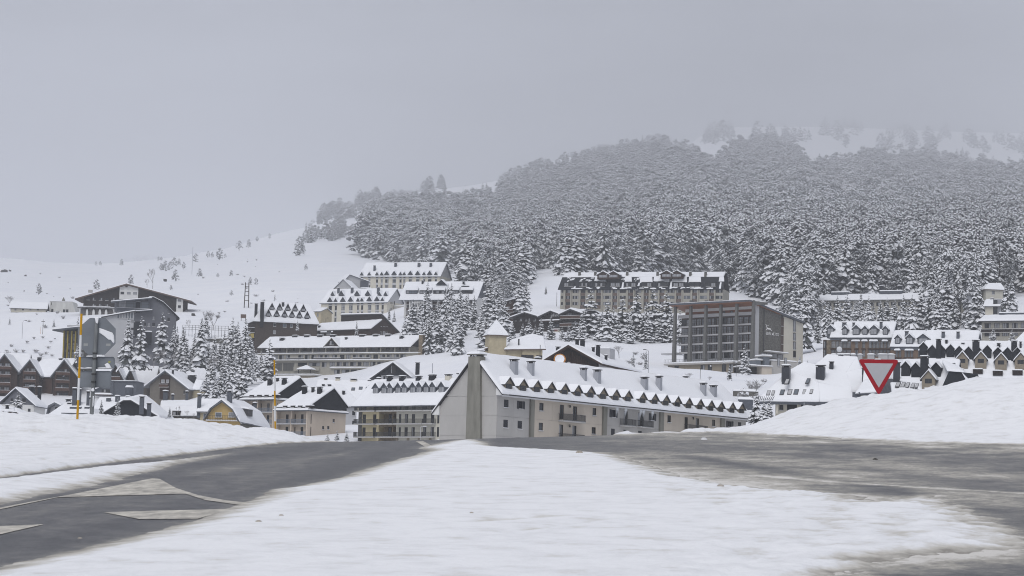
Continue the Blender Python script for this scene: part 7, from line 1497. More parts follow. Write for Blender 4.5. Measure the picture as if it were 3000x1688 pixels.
b.wall(0.2,L_,0,10,-2,b.we,BEIGE); b.balcony(0.3,L_,w(548),1.0,0.9,solid=WOODB)
A = [(-0.6,-0.9,b.we),(L_,-0.9,b.we),(L_,6,f_(1950,395,6)[1]),(-0.6,6,f_(1950,395,6)[1])]; b.slabs([A],TRIM,0.35); b.snows([A],0.5); b.box('roof_house',f_(1975,400,5)[0],f_(2200,400,5)[0],5,9,f_(1975,410,5)[1]-1,f_(2050,368,5)[1],SLATE2,0.4)
b = Bld('snowy_gable_house','house at the right edge with a steep snowy roof rising out of the photo','building', zr(2130,612), 640, yaw=-12, base=1060)
f_ = lambda x,y,v=0: b.f(*zr(x,y),v); A = [(f_(2110,640)[0],0,f_(2110,640)[1]),(14,0,f_(2110,640)[1]),(14,7,f_(2240,520,7)[1]),(f_(2225,525,7)[0],7,f_(2225,528,7)[1])]; b.box('wall',1,13,0.5,8,-3,f_(2110,640)[1]-0.3,CREAM); b.slabs([A],TRIM); b.snows([A],0.5)
# ------------------------------------------------------------------ trees
NEEDLE = mat('needles', (0.038,0.045,0.043), 0.8, 0.2, col2=(0.10,0.108,0.108), nscale=0.9)
NEEDLE2 = mat('frosted_needles', (0.07,0.076,0.078), 0.8, 0.2, col2=(0.22,0.228,0.235), nscale=1.1)
TREESNOW = mat('branch_snow', (0.82,0.835,0.87), 0.8, 0.2)
BARK = mat('bark', (0.06,0.05,0.045), 0.9, 0.1, noise=0.4, nscale=2)
TWIG = mat('frosted_twigs', (0.20,0.185,0.18), 0.9, 0.1, col2=(0.42,0.42,0.43), nscale=0.8)
TW = [0.0,0.75,0.6,1.0,0.7,0.8,0.0]
def branch(mb, rr, base, ang, R, droop, w, snow, k):
    """one drooping spray: dark needle body with ragged edges, and a cushion of snow on top"""
    ca, sa = math.cos(ang), math.sin(ang)
    rows = []
    S = [0.04,0.26,0.42,0.58,0.74,0.88,1.0]
    for i, t in enumerate(S):
        r = R*t; dz = -droop*R*t**1.6 + 0.10*R*max(0,t-0.75)
        hw = w*TW[i]*(0.75+0.5*rr.random()); hw = max(hw, 0.02)
        cx, cy_, cz = base[0]+ca*r, base[1]+sa*r, base[2]+dz
        drop = hw*(0.45+0.5*rr.random())
        j = (rr.random()-0.5)*0.25*w
        rows.append(((cx-sa*hw+ca*j, cy_+ca*hw+sa*j, cz-drop), (cx,cy_,cz), (cx+sa*hw+ca*j, cy_-ca*hw+sa*j, cz-drop)))
    n = len(rows); vs = [p for r_ in rows for p in r_]
    fs = []
    for i in range(n-1):
        a = 3*i; fs += [(a,a+1,a+4,a+3),(a+1,a+2,a+5,a+4)]
    mb.add(vs, fs, 0)
    if snow <= 0: return
    a0 = rr.choice([0,1,1,2]); a1 = n-1
    sv = []; h = 0.07*R+0.10
    for i in range(a0, a1+1):
        l, c, r_ = rows[i]; f = snow*(0.66+0.4*rr.random()); up = h*(0.6+0.7*rr.random())*(0.35 if i in (a0,a1) else 1)
        f = f if i < a1 else 0.3
        L3 = [c[q_]+(l[q_]-c[q_])*f for q_ in range(3)]; R3 = [c[q_]+(r_[q_]-c[q_])*f for q_ in range(3)]
        L3[2] += 0.06; R3[2] += 0.06
        sv += [tuple(L3), (c[0],c[1],c[2]+up), tuple(R3)]
    m = a1-a0+1; fs = []
    for i in range(m-1):
        a = 3*i; fs += [(a,a+1,a+4,a+3),(a+1,a+2,a+5,a+4)]
    mb.add(sv, fs, 1)
def spruce_mesh(name, seed, Hh=18.0, Rm=3.6, nw=17, snow=0.9, droop=0.55, gap=0.05, mats=None):
    rr = random.Random(seed); mb = MB()
    for k in range(nw):
        t = gap + (1-gap-0.02)*(k/(nw-1))**0.92
        z = Hh*t; R = Rm*(1-t)**0.82*(0.85+0.3*rr.random())+0.16
        nb = 8 if t < 0.5 else (7 if t < 0.8 else 5); a0 = rr.random()*6.28
        for b in range(nb):
            ang = a0+6.283*b/nb+(rr.random()-0.5)*0.5; Rb = R*(0.72+0.5*rr.random())
            sn = snow*(0.6+0.6*rr.random()) if rr.random() < 0.9 else 0
            branch(mb, rr, (0,0,z+rr.uniform(-0.3,0.3)*Hh/nw*1.4), ang, Rb, droop*(0.6+0.6*(1-t))*(0.8+0.4*rr.random()), Rb*0.38+0.12, min(sn,1.08), k)
    # leader
    mb.bar((0,0,Hh*0.93),(0,0,Hh*1.01),0.09,4,0,0.02)
    mb.smooth = False
    return mb.mesh(name, mats or [NEEDLE, TREESNOW])
def pine_mesh(name, seed, Hh=13.0, Rm=3.3, n=46, snow=0.75, mats=None):
    """rounder, clumpy crown of a mountain pine: tufts of short sprays, each with its snow cap"""
    rr = random.Random(seed); mb = MB()
    for k in range(n):
        t = rr.random()**0.85; z = Hh*(0.14+0.84*t)
        env = Rm*(math.sin(math.pi*min(1,(0.18+0.82*t)**0.8))**0.65)*(0.9+0.2*rr.random())+0.25
        a = rr.random()*6.28; r = env*(0.35+0.65*rr.random()**0.5)
        c = (math.cos(a)*r, math.sin(a)*r, z); s_ = (0.95-0.35*t)*(0.8+0.5*rr.random())
        for j in range(6):
            an = a+6.28*j/6+(rr.random()-0.5)*0.7
            sn = snow*(0.5+0.7*rr.random()) if rr.random() < 0.85 else 0
            branch(mb, rr, (c[0],c[1],c[2]+rr.uniform(-.2,.35)), an, s_*(0.9+0.5*rr.random()), 0.35+0.5*rr.random(), s_*0.42, sn, k)
    return mb.mesh(name, mats or [NEEDLE2, TREESNOW])
def trunk_mesh(Hh, r): 
    mb = MB(); mb.bar((0,0,-1.2),(0,0,Hh*0.5),r,6,0,r*0.6); mb.bar((0,0,Hh*0.5),(0,0,Hh*0.96),r*0.6,6,0,0.02); return mb.mesh('trunk',[BARK])
SPR = [spruce_mesh('spruce_crown', 11, 18, 3.7, 12, 1.0, 0.62), spruce_mesh('spruce_crown', 12, 18, 3.1, 14, 0.95, 0.75), spruce_mesh('spruce_crown', 13, 18, 4.3, 11, 1.08, 0.5),
       spruce_mesh('spruce_crown', 14, 18, 3.5, 13, 1.05, 0.85), spruce_mesh('spruce_crown', 15, 18, 4.0, 12, 0.95, 0.6), spruce_mesh('spruce_crown', 16, 18, 2.7, 16, 0.85, 0.55)]
PIN = [pine_mesh('pine_crown', 21), pine_mesh('pine_crown', 22, 13, 3.8, 52, 0.6), pine_mesh('pine_crown', 23, 13, 2.8, 44, 0.8), pine_mesh('pine_crown', 24, 13, 3.3, 48, 0.35)]
STK = trunk_mesh(18, 0.28); PTK = trunk_mesh(13, 0.22)
def tree(kind, v, loc, Hh, label, group, cat='tree', rz=None, wid=1.0):
    base = 18.0 if kind == 'spruce' else 13.0
    t = thing(kind+'_tree', label, cat, loc, random.random()*6.28 if rz is None else rz, group)
    k = Hh/base; t.scale = (k*wid, k*wid, k)
    link('trunk', STK if kind == 'spruce' else PTK, t); link('crown', (SPR if kind == 'spruce' else PIN)[v], t)
    return t
NTREE = [0]
def tree_px(kind, v, x, ytop, ybase, label, group, D=None, wid=1.0):
    """a tree standing on the hillside whose foot and top show at these photo rows"""
    if D is None: D = D_at_row(x, ybase)
    p = ground_pt(x, D, 0.3); px, py, _ = proj(p)
    Hh = max(1.5, (py-ytop)/FPX*D); NTREE[0] += 1
    return tree(kind, v, tuple(p), Hh, label, group, wid=wid)
# the forest on the slope -------------------------------------------------------
FOR = [(1062,752),(1060,700),(1080,655),(1130,632),(1250,622),(1340,618),(1450,592),(1480,548),(1600,512),(1757,474),(1914,448),(2000,462),(2040,492),(2117,497),(2150,462),(2264,445),(2340,480),(2365,530),(2480,520),(2540,500),(2700,500),(2830,525),(2940,555),(3150,580),(3150,880),(2960,850),(2900,905),(2850,960),(2700,965),(2450,958),(2345,985),(2300,900),(2130,850),(2120,808),(1640,806),(1560,800),(1530,860),(1480,880),(1400,865),(1320,815),(1250,790),(1150,772)]
LEFTP = [(860,700),(868,752),(905,744),(960,714),(1040,692),(1062,660),(1130,615),(1300,562),(1450,505),(1450,478),(1300,503),(1120,545),(1010,592),(930,645),(895,690)]
RIDGE = [(2000,430),(2130,378),(2500,378),(3050,398),(3050,500),(2500,480),(2300,420)]
rf = random.Random(5)
def in_poly(poly, x, y):
    return sdist(np.array([float(x)]), np.array([float(y)]), poly)[0] > 0
forest_pts = []
def scatter(poly, D0, D1, step, keep, kindf, hf, gaps=(), clump=None):
    xs = [p[0] for p in poly]; pts = []
    D = D0
    while D < D1:
        st = step*(D/1150.0 if D < 1150 else (D/1150.0)**0.93); px = min(xs); dpx = st/D*FPX
        while px < max(xs):
            x = px+rf.uniform(-0.45,0.45)*dpx; d = D+rf.uniform(-0.45,0.45)*st
            if rf.random() < keep: pts.append((x,d))
            px += dpx
        D += st
    X = np.array([p[0] for p in pts]); DD = np.array([p[1] for p in pts]); Y = ground_row(X, DD)
    sd = sdist(X, Y, poly); ok = sd > 0
    for g in gaps: ok &= sdist(X, Y, g) < 0
    if clump is not None: ok &= fbm(X/38.0, Y/16.0, 3) > clump
    for x, d, y, o_ in zip(X, DD, Y, ok):
        if o_: forest_pts.append((x, d, y, kindf(x,y,d), hf(x,y,d)))
GAPS = [[(1254,600),(1300,580),(1450,528),(1455,550),(1380,580),(1300,605)], [(2838,600),(2862,600),(2858,670),(2838,670)], [(1548,790),(1645,785),(1640,880),(1550,890)], [(1310,790),(1375,800),(1372,840),(1300,835)],
        [(2010,560-90),(2040,440),(2050,490),(2120,500),(2060,505)], [(1700,795),(1770,790),(1770,815),(1700,815)], [(2370,882),(2720,878),(2720,990),(2370,990)]]
def fk(x,y,d):
    pr = 0.25 + np.clip((1500-x)/700,0,0.4) + np.clip((640-y)/300,0,0.45)
    return 'pine' if rf.random() < pr else 'spruce'
def hpx(x,y): r = float(np.clip((x-1500)/600,0,1)); return float(np.interp(y,[430,520,600,700,800,900],[54,78,104,138,166,178]))*r + float(np.interp(y,[500,560,620,700,800,900],[46,56,68,94,128,150]))*(1-r)
def fh(x,y,d): return hpx(x,y)*d/FPX*rf.uniform(0.5,1.15)
scatter(FOR, 770, 13600, 7.2, 0.93, fk, fh, GAPS)
def lk(x,y,d): return 'pine' if rf.random() < 0.85 else 'spruce'
scatter(LEFTP, 1150, 7600, 6.0, 0.6, lk, lambda x,y,d: rf.uniform(0.5,1.1)*float(np.interp(y,[480,600,760],[40,46,58]))*d/FPX, GAPS, 0.05)
scatter(RIDGE, 10800, 17600, 10, 0.55, lambda x,y,d: 'pine' if rf.random()<0.85 else 'spruce', lambda x,y,d: rf.uniform(34,120)*(0.6+0.4*rf.random()), (), 0.09)
forest_pts.sort(key=lambda t: t[1]/t[4])
NIND = 130
ind, rest = forest_pts[:NIND], forest_pts[NIND:]
for x, d, y, kd, h in ind:
    v = rf.randrange(5 if kd == 'spruce' else 4)
    tree(kd, v, tuple(ground_pt(x,d,0.3)), h, 'tall %s heavy with snow at the foot of the dense hillside forest' % kd, '%s trees along the lower edge of the forest' % kd, wid=rf.uniform(0.85,1.2))
proto = {}
for kd, L_ in (('spruce', SPR), ('pine', PIN)):
    for o_ in bpy.data.objects:
        if o_.name.startswith('crown') and o_.data in L_ and (kd, L_.index(o_.data)) not in proto: proto[(kd, L_.index(o_.data))] = o_
def forest_object(name, pts):
    me = bpy.data.meshes.new(name); P = []; R_ = []; S_ = []; I_ = []
    keys = sorted(proto)
    for x, d, y, kd, h in pts:
        v = rf.randrange(5 if kd == 'spruce' else 4)
        if (kd, v) not in keys: kd, v = keys[0]
        P.append(tuple(ground_pt(x,d,0.3))); R_.append((rf.uniform(-.04,.04),rf.uniform(-.04,.04),rf.random()*6.28)); k = h/(18.0 if kd=='spruce' else 13.0); S_.append((k*(rf.uniform(1.0,1.5) if kd == 'spruce' else rf.uniform(0.85,1.2)),)*2+(k,)); I_.append(keys.index((kd,v)))
    me.from_pydata(P, [], [])
    a = me.attributes.new('turn','FLOAT_VECTOR','POINT'); a.data.foreach_set('vector', [c for r in R_ for c in r])
    a = me.attributes.new('size','FLOAT_VECTOR','POINT'); a.data.foreach_set('vector', [c for r in S_ for c in r])
    a = me.attributes.new('pick','INT','POINT'); a.data.foreach_set('value', I_)
    ob = link(name, me)
    ng = bpy.data.node_groups.new('scatter_trees','GeometryNodeTree')
    ng.interface.new_socket('Geometry', in_out='INPUT', socket_type='NodeSocketGeometry'); ng.interface.new_socket('Geometry', in_out='OUTPUT', socket_type='NodeSocketGeometry')
    n = ng.nodes; l = ng.links; gi = n.new('NodeGroupInput'); go = n.new('NodeGroupOutput')
    def nat(nm, ty):
        q_ = n.new('GeometryNodeInputNamedAttribute'); q_.data_type = ty; q_.inputs['Name'].default_value = nm; return q_.outputs['Attribute']
    jn = n.new('GeometryNodeJoinGeometry'); last = None
    sel = nat('pick','INT')
    for i, kk in enumerate(keys):
        oi = n.new('GeometryNodeObjectInfo'); oi.transform_space = 'ORIGINAL'; oi.inputs['Object'].default_value = proto[kk]; oi.inputs['As Instance'].default_value = True
        cmpn = n.new('FunctionNodeCompare'); cmpn.data_type = 'INT'; cmpn.operation = 'EQUAL'; l.new(sel, cmpn.inputs[2]); cmpn.inputs[3].default_value = i
        ip = n.new('GeometryNodeInstanceOnPoints'); l.new(gi.outputs[0], ip.inputs['Points']); l.new(cmpn.outputs[0], ip.inputs['Selection']); l.new(oi.outputs['Geometry'], ip.inputs['Instance'])
        l.new(nat('turn','FLOAT_VECTOR'), ip.inputs['Rotation']); l.new(nat('size','FLOAT_VECTOR'), ip.inputs['Scale']); l.new(ip.outputs[0], jn.inputs[0])
    l.new(jn.outputs[0], go.inputs[0])
    md = ob.modifiers.new('scatter','NODES'); md.node_group = ng
    return tag(ob, 'dense snow-covered conifer forest filling the slope above the village', None, None, 'stuff')
forest_object('forest', rest)
print('forest points', len(rest))
# ------------------------------------------------------------------ trees standing among the houses and alone on the hill
VG = 'snow-covered conifers standing among the houses'; HG = 'lone conifers on the open snowy hillside'
def T(zf, x, y0, y1, label, D=None, k='spruce', v=None, g=VG, wid=1.0):
    X, Y0 = zf(x,y0); _, Y1 = zf(x,y1); v = rf.randrange(6 if k=='spruce' else 4) if v is None else v
    return tree_px(k, v, X, Y0, Y1, label, g, D, wid)
def T2(zf, x, y0, y1, label, D, **kw):
    """tree in front of something: distance given, foot set to the photo row even where the slope is steeper"""
    X, Y0 = zf(x,y0); _, Y1 = zf(x,y1); p = at(X, Y1, D); Hh = (Y1-Y0)/FPX*D; k = kw.get('k','spruce'); v = kw.get('v'); v = rf.randrange(6 if k=='spruce' else 4) if v is None else v
    return tree(k, v, tuple(p), Hh, label, kw.get('g',VG), wid=kw.get('wid',1.0))
T2(z1,1120,448,862,'tall slim spruce in front of the tall plain white block, left of two neighbours',838,v=1,wid=1.15)
T2(z1,1240,448,868,'tall spruce in front of the black recess of the grey angular building',838,v=0,wid=1.1)
T2(z1,1425,408,812,'broad tall spruce in front of the right wall of the grey angular building',842,v=2,wid=1.1)
T2(z1,1528,520,800,'spruce just right of the grey angular building',848,v=3); T2(z1,1615,535,850,'spruce between the grey angular building and the tall hillside spruce',842,v=4)
T2(z1,1775,458,845,'dark spruce with long drooping white branches, below the fence',838,v=3,wid=1.2)
T2(z1,690,655,830,'snowy spruce half hidden behind the stop sign',868,v=4,wid=1.25)
T(z1,85,450,525,'tiny spruce alone on the snow below the white shed',g=HG); T(z1,475,465,548,'small spruce alone on the snow below the concrete ruin',g=HG); T(z1,682,448,512,'small spruce just below the arcade of the alpine hotel',g=HG,D=960)
for i,(x,y0,y1,lb) in enumerate([(340,150,250,'round dark pine above the white shed'),(855,115,212,'round pine left of the alpine hotel roof'),(1160,72,165,'pine rising right behind the alpine hotel roof peak'),(1550,28,132,'dark round pine up the hill right of the alpine hotel'),(1762,18,98,'dark pine on the hill, right of the round one above the alpine hotel'),(1510,165,212,'very small pine above the right roof slope of the alpine hotel')]): T(z1,x,y0,y1,lb,k='pine',v=3,g=HG,wid=1.05)
for i,(x,y0,y1,lb) in enumerate([(805,245,282,'left of two tiny pines on the left skyline'),(840,245,282,'right of two tiny pines on the left skyline'),(1020,222,282,'flat-topped pine on the left skyline'),(1125,195,240,'pine at the left end of the skyline row'),(1165,192,238,'second pine of the skyline row'),(1205,184,234,'third pine of the skyline row'),(1240,180,232,'fourth and tallest pine of the skyline row'),(1278,190,235,'fifth pine of the skyline row'),(1330,203,240,'sixth pine of the skyline row'),(1352,206,240,'last pine of the skyline row'),
    (1350,255,325,'left pine of the clump below the skyline row'),(1385,238,330,'middle pine of the clump below the skyline row'),(1425,245,320,'right pine of the clump below the skyline row'),(1458,212,292,'slim pine just right of the clump below the skyline'),(1500,220,278,'small pine left of the radio mast'),(1540,248,308,'pine at the foot of the radio mast'),(1640,175,252,'round pine right of the radio mast'),(1745,160,216,'left of two small pines on the rising skyline'),(1780,165,216,'right of two small pines on the rising skyline'),(1842,130,235,'big dark pine on the rising skyline'),(1888,180,216,'small pine touching the big one on the rising skyline'),(2005,70,155,'round pine high on the rising skyline'),(2085,58,132,'pine right of the round one high on the rising skyline'),(2155,36,82,'faint pine in the mist on the skyline'),(2260,10,52,'faintest small pine in the mist on the skyline'),
    (1825,345,380,'tiny pine left of a low bush on the open slope'),(1937,315,372,'small ragged pine on the open slope'),(2100,378,432,'pine at the top of the double timber pylon, left of a pair'),(2145,382,442,'pine at the top of the double timber pylon, right of a pair'),(1940,488,532,'low bushy pine on the open slope below the ragged one'),(2565,265,322,'small pine on the slope left of the forest edge')]):
    T(zk,x,y0,y1,lb,k='pine',v=i%4,g=HG,wid=1.1)
T(z2,1095,10,95,'small pointed spruce above the roof of the dormered brick house, right of two',g=HG,D=1000); T(z2,985,60,150,'small pointed spruce behind the left chimneys of the dormered brick house',D=985,g=HG)
for x,y0,y1,D,v,lb in [(55,350,760,850,4,'spruce at the right edge of the grey angular building, below the fence'),(310,268,702,845,3,'tall spruce with snake-like white branches below the fence'),(375,180,420,930,1,'tall thin spruce behind the fence, beside the bare tree'),(460,440,710,860,0,'dark spruce right of the snake-branched one'),(650,255,640,880,2,'left of the pair of tall spruces left of the dormered brick house'),(785,268,705,878,4,'right of the pair of tall spruces left of the dormered brick house'),(870,525,760,872,3,'spruce at the lower corner of the dormered brick house'),(600,640,905,800,1,'slim spruce in the dark gap below the tall pair'),(690,600,880,830,0,'spruce with a fat clump of snow below the tall pair'),
    (370,835,1132,690,2,'spruce right of the grey-brown rendered chalet'),(520,810,1128,685,0,'middle spruce of three behind the ochre gambrel chalet'),(470,880,1132,680,4,'small spruce between two taller ones behind the ochre terrace'),(740,675,1132,680,2,'biggest spruce behind the ochre gambrel chalet'),(605,780,1130,690,3,'slim spruce left of the biggest one behind the ochre gambrel chalet'),(1040,488,890,840,2,'symmetrical spruce standing in front of the left end of the terraced hotel'),(200,690,800,820,5,'small snowy spruce by the snowy cottage roof'),(955,610,850,842,4,'low dark spruce left of the symmetrical one at the terraced hotel')]:
    T2(z2,x,y0,y1,lb,D,v=v,wid=1.18)
T2(z3,1348,780,962,'small spruce in front of the dark timber hall',915,v=5); T2(z3,670,775,885,'small spruce in front of the dormered brick house',905,v=0,wid=1.1); T2(z3,1722,640,795,'spruce beside the end wall of the first cream hotel',1040,v=1,wid=1.2)
for x,y0,y1,D,v,lb in [(985,800,1420,905,2,'tall spruce in front of the left part of the white hotel'),(1270,868,1400,900,0,'spruce in front of the middle of the white hotel'),(1392,868,1420,895,1,'slim spruce in front of the white hotel, right of the middle one'),(1650,768,1480,890,3,'big snow-laden spruce before the right half of the white hotel'),(1742,785,1400,930,5,'slim spruce behind the big one at the white hotel'),(1895,768,1240,940,4,'tall spruce before the right end of the white hotel'),(2272,498,1060,960,2,'great broad spruce right of the white hotel'),(2455,498,900,1040,1,'slender spruce behind the great broad one'),(2030,900,1300,930,0,'bushy spruce below the right end of the white hotel'),(670,1000,1190,990,1,'low spruce between the cream and the white hotel'),(585,965,1140,1010,5,'thin spruce by the end of the first cream hotel'),(1560,980,1520,870,2,'wide snow-laden spruce below the white hotel'),(850,1080,1460,880,3,'low spruce at the lower left of the white hotel'),(1150,1140,1500,868,4,'spruce standing lowest below the white hotel')]:
    T2(zl,x,y0,y1,lb,D,v=v,wid=1.25)
for x,y0,y1,D,v,lb in [(150,215,640,930,2,'tall spruce left of the small timber cabin'),(530,128,610,960,3,'tallest spruce right of the small timber cabin'),(600,200,600,975,1,'spruce close behind the tallest one by the cabin'),(335,542,800,880,4,'spruce in front of the small timber cabin'),(100,600,1060,850,2,'spruce left of the pyramid-roofed tower'),(430,700,930,840,0,'spruce right of the pyramid-roofed tower'),(640,655,880,860,4,'bushy spruce before the left gable of the timber lodge'),(790,655,920,855,1,'spruce before the valley of the timber lodge roofs'),(915,615,985,850,5,'slim spruce before the middle gable of the timber lodge'),(1215,690,970,845,2,'low broad spruce before the right gable of the timber lodge'),(1412,305,930,860,2,'very tall spruce before the left part of the mansard hotel'),(1625,420,990,845,1,'first spruce right of the very tall one before the mansard hotel'),(1810,380,930,858,0,'second spruce right of the very tall one before the mansard hotel'),(1985,285,960,860,3,'tall spruce before the middle of the mansard hotel'),(2190,288,965,862,2,'tall spruce in the row before the mansard hotel, second from the columned hotel'),(2365,318,968,858,4,'tall spruce nearest the left corner of the columned hotel'),(2085,560,960,850,1,'small spruce filling the row before the mansard hotel'),(1140,740,985,840,4,'low spruce below the timber lodge'),(855,250,345,1010,5,'small young spruce on the snow left of the mansard hotel')]:
    T2(z7,x,y0,y1,lb,D,v=v,wid=1.5)
for x,y0,y1,D in [(1520,620,975,850),(1560,560,960,868),(1700,520,975,856),(1760,640,985,842),(1890,560,965,852),(1920,660,985,840),(2110,480,965,856),(2140,640,975,846),(2270,480,975,858),(2290,640,985,848),(2420,560,950,850),(1320,560,965,858),(1290,740,980,842),(1060,760,975,846),(720,740,930,856),(560,720,930,862)]:
    T2(z7,x,y0,y1,'spruce filling the dense row below the mansard hotel and the timber lodge',D,g='spruces filling the row below the mansard hotel',wid=1.5)
for x,y0,y1,D,v,lb in [(1360,822,1235,690,2,'handsome spruce in front of the columned hotel'),(1142,1110,1362,640,0,'smaller spruce down the bank left of the handsome one'),(2140,965,1120,700,4,'small spruce right of the concrete annexe'),(390,1280,1322,620,5,'tiny young spruce on the snow before the columned hotel'),(2252,1030,1100,690,5,'tiny young spruce right of the concrete annexe'),(440,300,780,800,1,'spruce seen behind the left-hand column of the columned hotel')]:
    T2(z8,x,y0,y1,lb,D,v=v,wid=1.15)
T2(z6,712,55,270,'thin young spruce on the snow beside the lamp post',660,v=5); T2(z6,883,25,270,'thin young spruce touching the lamp post',655,v=5)
T2(z6,2365,545,1040,'spruce right of the end of the long grey hotel',392,v=1,wid=1.3); T2(z6,2470,690,1075,'bushy spruce in front of the big skylight house',388,v=4,wid=1.4); T2(zs,280,905,1230,'low snowy spruce against the wall of the skylight house',392,v=2,wid=1.3); T2(zs,835,950,1050,'tiny spruce in front of a garage door of the skylight house',405,v=5)
T2(z4,1112,985,1115,'left bushy young spruce of three below the pinkish block',470,v=4,wid=1.7); T2(z4,1232,945,1120,'middle young spruce of three below the pinkish block',468,v=2,wid=1.35); T2(z4,1352,960,1120,'right young spruce of three below the pinkish block',470,v=0,wid=1.5)
T2(zr,1920,498,645,'snowy bushy spruce in front of the beige terrace, left of two',660,v=4,wid=1.5); T2(zr,2095,520,648,'snowy bushy spruce in front of the beige terrace, right of two',655,v=2,wid=1.5)
for x,y0,y1,D,v in [(100,70,400,870,2),(180,180,640,800,1),(300,330,630,805,5),(380,250,540,850,3),(480,210,520,850,0),(570,190,500,855,2),(650,250,470,850,4),(770,210,455,845,3),(880,250,470,840,1),(940,230,450,842,0),(1010,240,520,838,2),(1090,200,545,832,4),(1170,200,560,828,3),(1250,120,540,835,2),(1330,170,545,830,1),(1400,160,545,828,4),(1480,240,560,820,2),(1560,200,560,835,0),(1760,90,540,800,2),(1690,300,500,810,5),(2040,60,330,770,1),(2090,20,340,775,3),(700,160,300,905,1),(230,100,330,880,4)]:
    T2(zr,x,y0,y1,'tall snowy spruce in the belt of trees behind the slate blocks',D,v=v,g='spruces in the belt behind the slate blocks',wid=1.15)
T2(zb,320,775,1130,'snow-buried young conifer leaning before the white chalet',560,v=4,wid=1.6); T2(zb,1815,930,1210,'sparse young spruce beside the road sign post',470,v=5,wid=1.5); T2(zb,2110,880,1215,'young spruce in front of the black clipped gable',480,v=5,wid=1.5); T2(zc,705,1035,1215,'dark young conifer before the ochre-gabled terrace',490,v=5,wid=1.5)
VPOLY = [(1190,925),(1260,905),(1330,900),(1430,890),(1500,905),(1490,960),(1480,1000),(1420,1005),(1400,985),(1370,1040),(1290,1065),(1240,1050),(1215,1000)]
cnt = 0
for k in range(600):
    if cnt >= 60: break
    x = rf.uniform(1190,1500); y = rf.uniform(895,1070)
    if not in_poly(VPOLY,x,y): continue
    D = D_at_row(x,y,700,1100); cnt += 1
    h = rf.uniform(9,15.5)
    tree('spruce', rf.randrange(5), tuple(ground_pt(x,D,0.3)), h, 'snow-laden spruce in the thick grove between the white hotel and the tower house', 'spruces in the grove left of the tower house', wid=1.15)

for x,y0,y1,D in [(20,380,760,852),(120,360,770,846),(160,480,800,838),(245,420,760,848),(400,500,760,842),(430,560,850,815),(520,470,800,842),(560,400,760,858),(585,520,840,832),(650,430,860,836),(700,300,740,880),(730,480,880,826),(800,480,880,826),(830,380,760,868),(850,620,900,812),(905,600,860,826),(660,640,960,770),(560,700,1000,750),(820,700,930,790),(440,720,1000,745)]:
    T2(z2,x,y0,y1,'spruce of the dark thicket left of the dormered brick house',D,g='spruces of the thicket left of the brick house',wid=1.25)
for k in range(26):
    T2(zr,240+k*39+rf.uniform(-12,12),rf.uniform(248,300),425,'tall snowy spruce in the belt of trees behind the slate blocks',895+rf.uniform(-15,15),g='spruces in the belt behind the slate blocks',wid=1.3)
# ------------------------------------------------------------------ bare trees, shrubs, rocks
def bare_mesh(seed, Hh, spread, lv=5, r0=0.16):
    rr = random.Random(seed); mb = MB()
    def grow(p, d, l, r, k):
        q_ = p+d*l; mb.bar(p, q_, max(r,0.022), 3 if k < lv else 4, 0, max(r*0.7,0.02))
        if k == 0: return
        for i in range(3 if k > 1 else 2):
            n = d+np.array([rr.uniform(-1,1),rr.uniform(-1,1),rr.uniform(-0.15,0.65)])*spread; n /= np.linalg.norm(n); grow(q_, n, l*rr.uniform(0.62,0.85), r*0.6, k-1)
    grow(np.zeros(3)-np.array([0,0,0.5]), np.array([0,0,1.0]), Hh*0.28, r0, lv); return mb.mesh('branches',[TWIG])
BARE = [bare_mesh(1,9,0.55),bare_mesh(2,9,0.4),bare_mesh(3,9,0.7)]
def shrub_mesh(seed):
    rr = random.Random(seed); mb = MB()
    for i in range(26):
        a = rr.random()*6.28; t = rr.uniform(0.2,1.1); d = np.array([math.cos(a)*t,math.sin(a)*t,1.0]); d /= np.linalg.norm(d); l = rr.uniform(0.6,1.3); p = np.array([rr.uniform(-.3,.3),rr.uniform(-.3,.3),-0.1])
        mb.bar(p,p+d*l,0.03,3,0,0.015)
        for j in range(3): s0 = p+d*l*rr.uniform(.4,.9); e = d+np.array([rr.uniform(-1,1),rr.uniform(-1,1),rr.uniform(0,.6)])*0.8; mb.bar(s0,s0+e*0.35,0.022,3,0,0.012)
    for i in range(5): x,y = rr.uniform(-.7,.7),rr.uniform(-.7,.7); mb.hexa([(x+.22*math.cos(k),y+.22*math.sin(k),.35+rr.random()*.4) for k in (0,1.57,3.14,4.71)],[(x+.1*math.cos(k),y+.1*math.sin(k),.9) for k in (0,1.57,3.14,4.71)],1)
    return mb.mesh('stems',[TWIG,TREESNOW])
SHR = [shrub_mesh(i) for i in range(4)]
def bare(zf,x,y0,y1,label,D=None,v=0,wid=1.0):
    X,Y0 = zf(x,y0); _,Y1 = zf(x,y1); D = D or D_at_row(X,Y1); p = at(X,Y1,D); t = thing('bare_tree',label,'tree',tuple(p),rf.random()*6,'leafless frosted trees'); k = (Y1-Y0)/FPX*D/9.0; t.scale = (k*wid,k*wid,k); link('branches',BARE[v],t)
bare(z1,95,245,385,'leafless rounded tree left of the white shed',1085,2,1.4); bare(z1,1350,5,192,'tall leafless tree on the hill above the alpine hotel',1130,1); bare(z1,1300,105,192,'smaller leafless tree beside the tall one above the alpine hotel',1128,1)
bare(z2,450,150,402,'large leafless tree behind the fence left of the dormered brick house',960,0,1.3); bare(z2,375,160,402,'leafless tree left of the large one behind the fence',965,1); bare(z2,190,265,395,'thin leafless tree behind the fence right of the grey angular building',965,1,.9); bare(z2,420,620,905,'leafless brown tree in front of the snowy cottage',760,0,1.0)
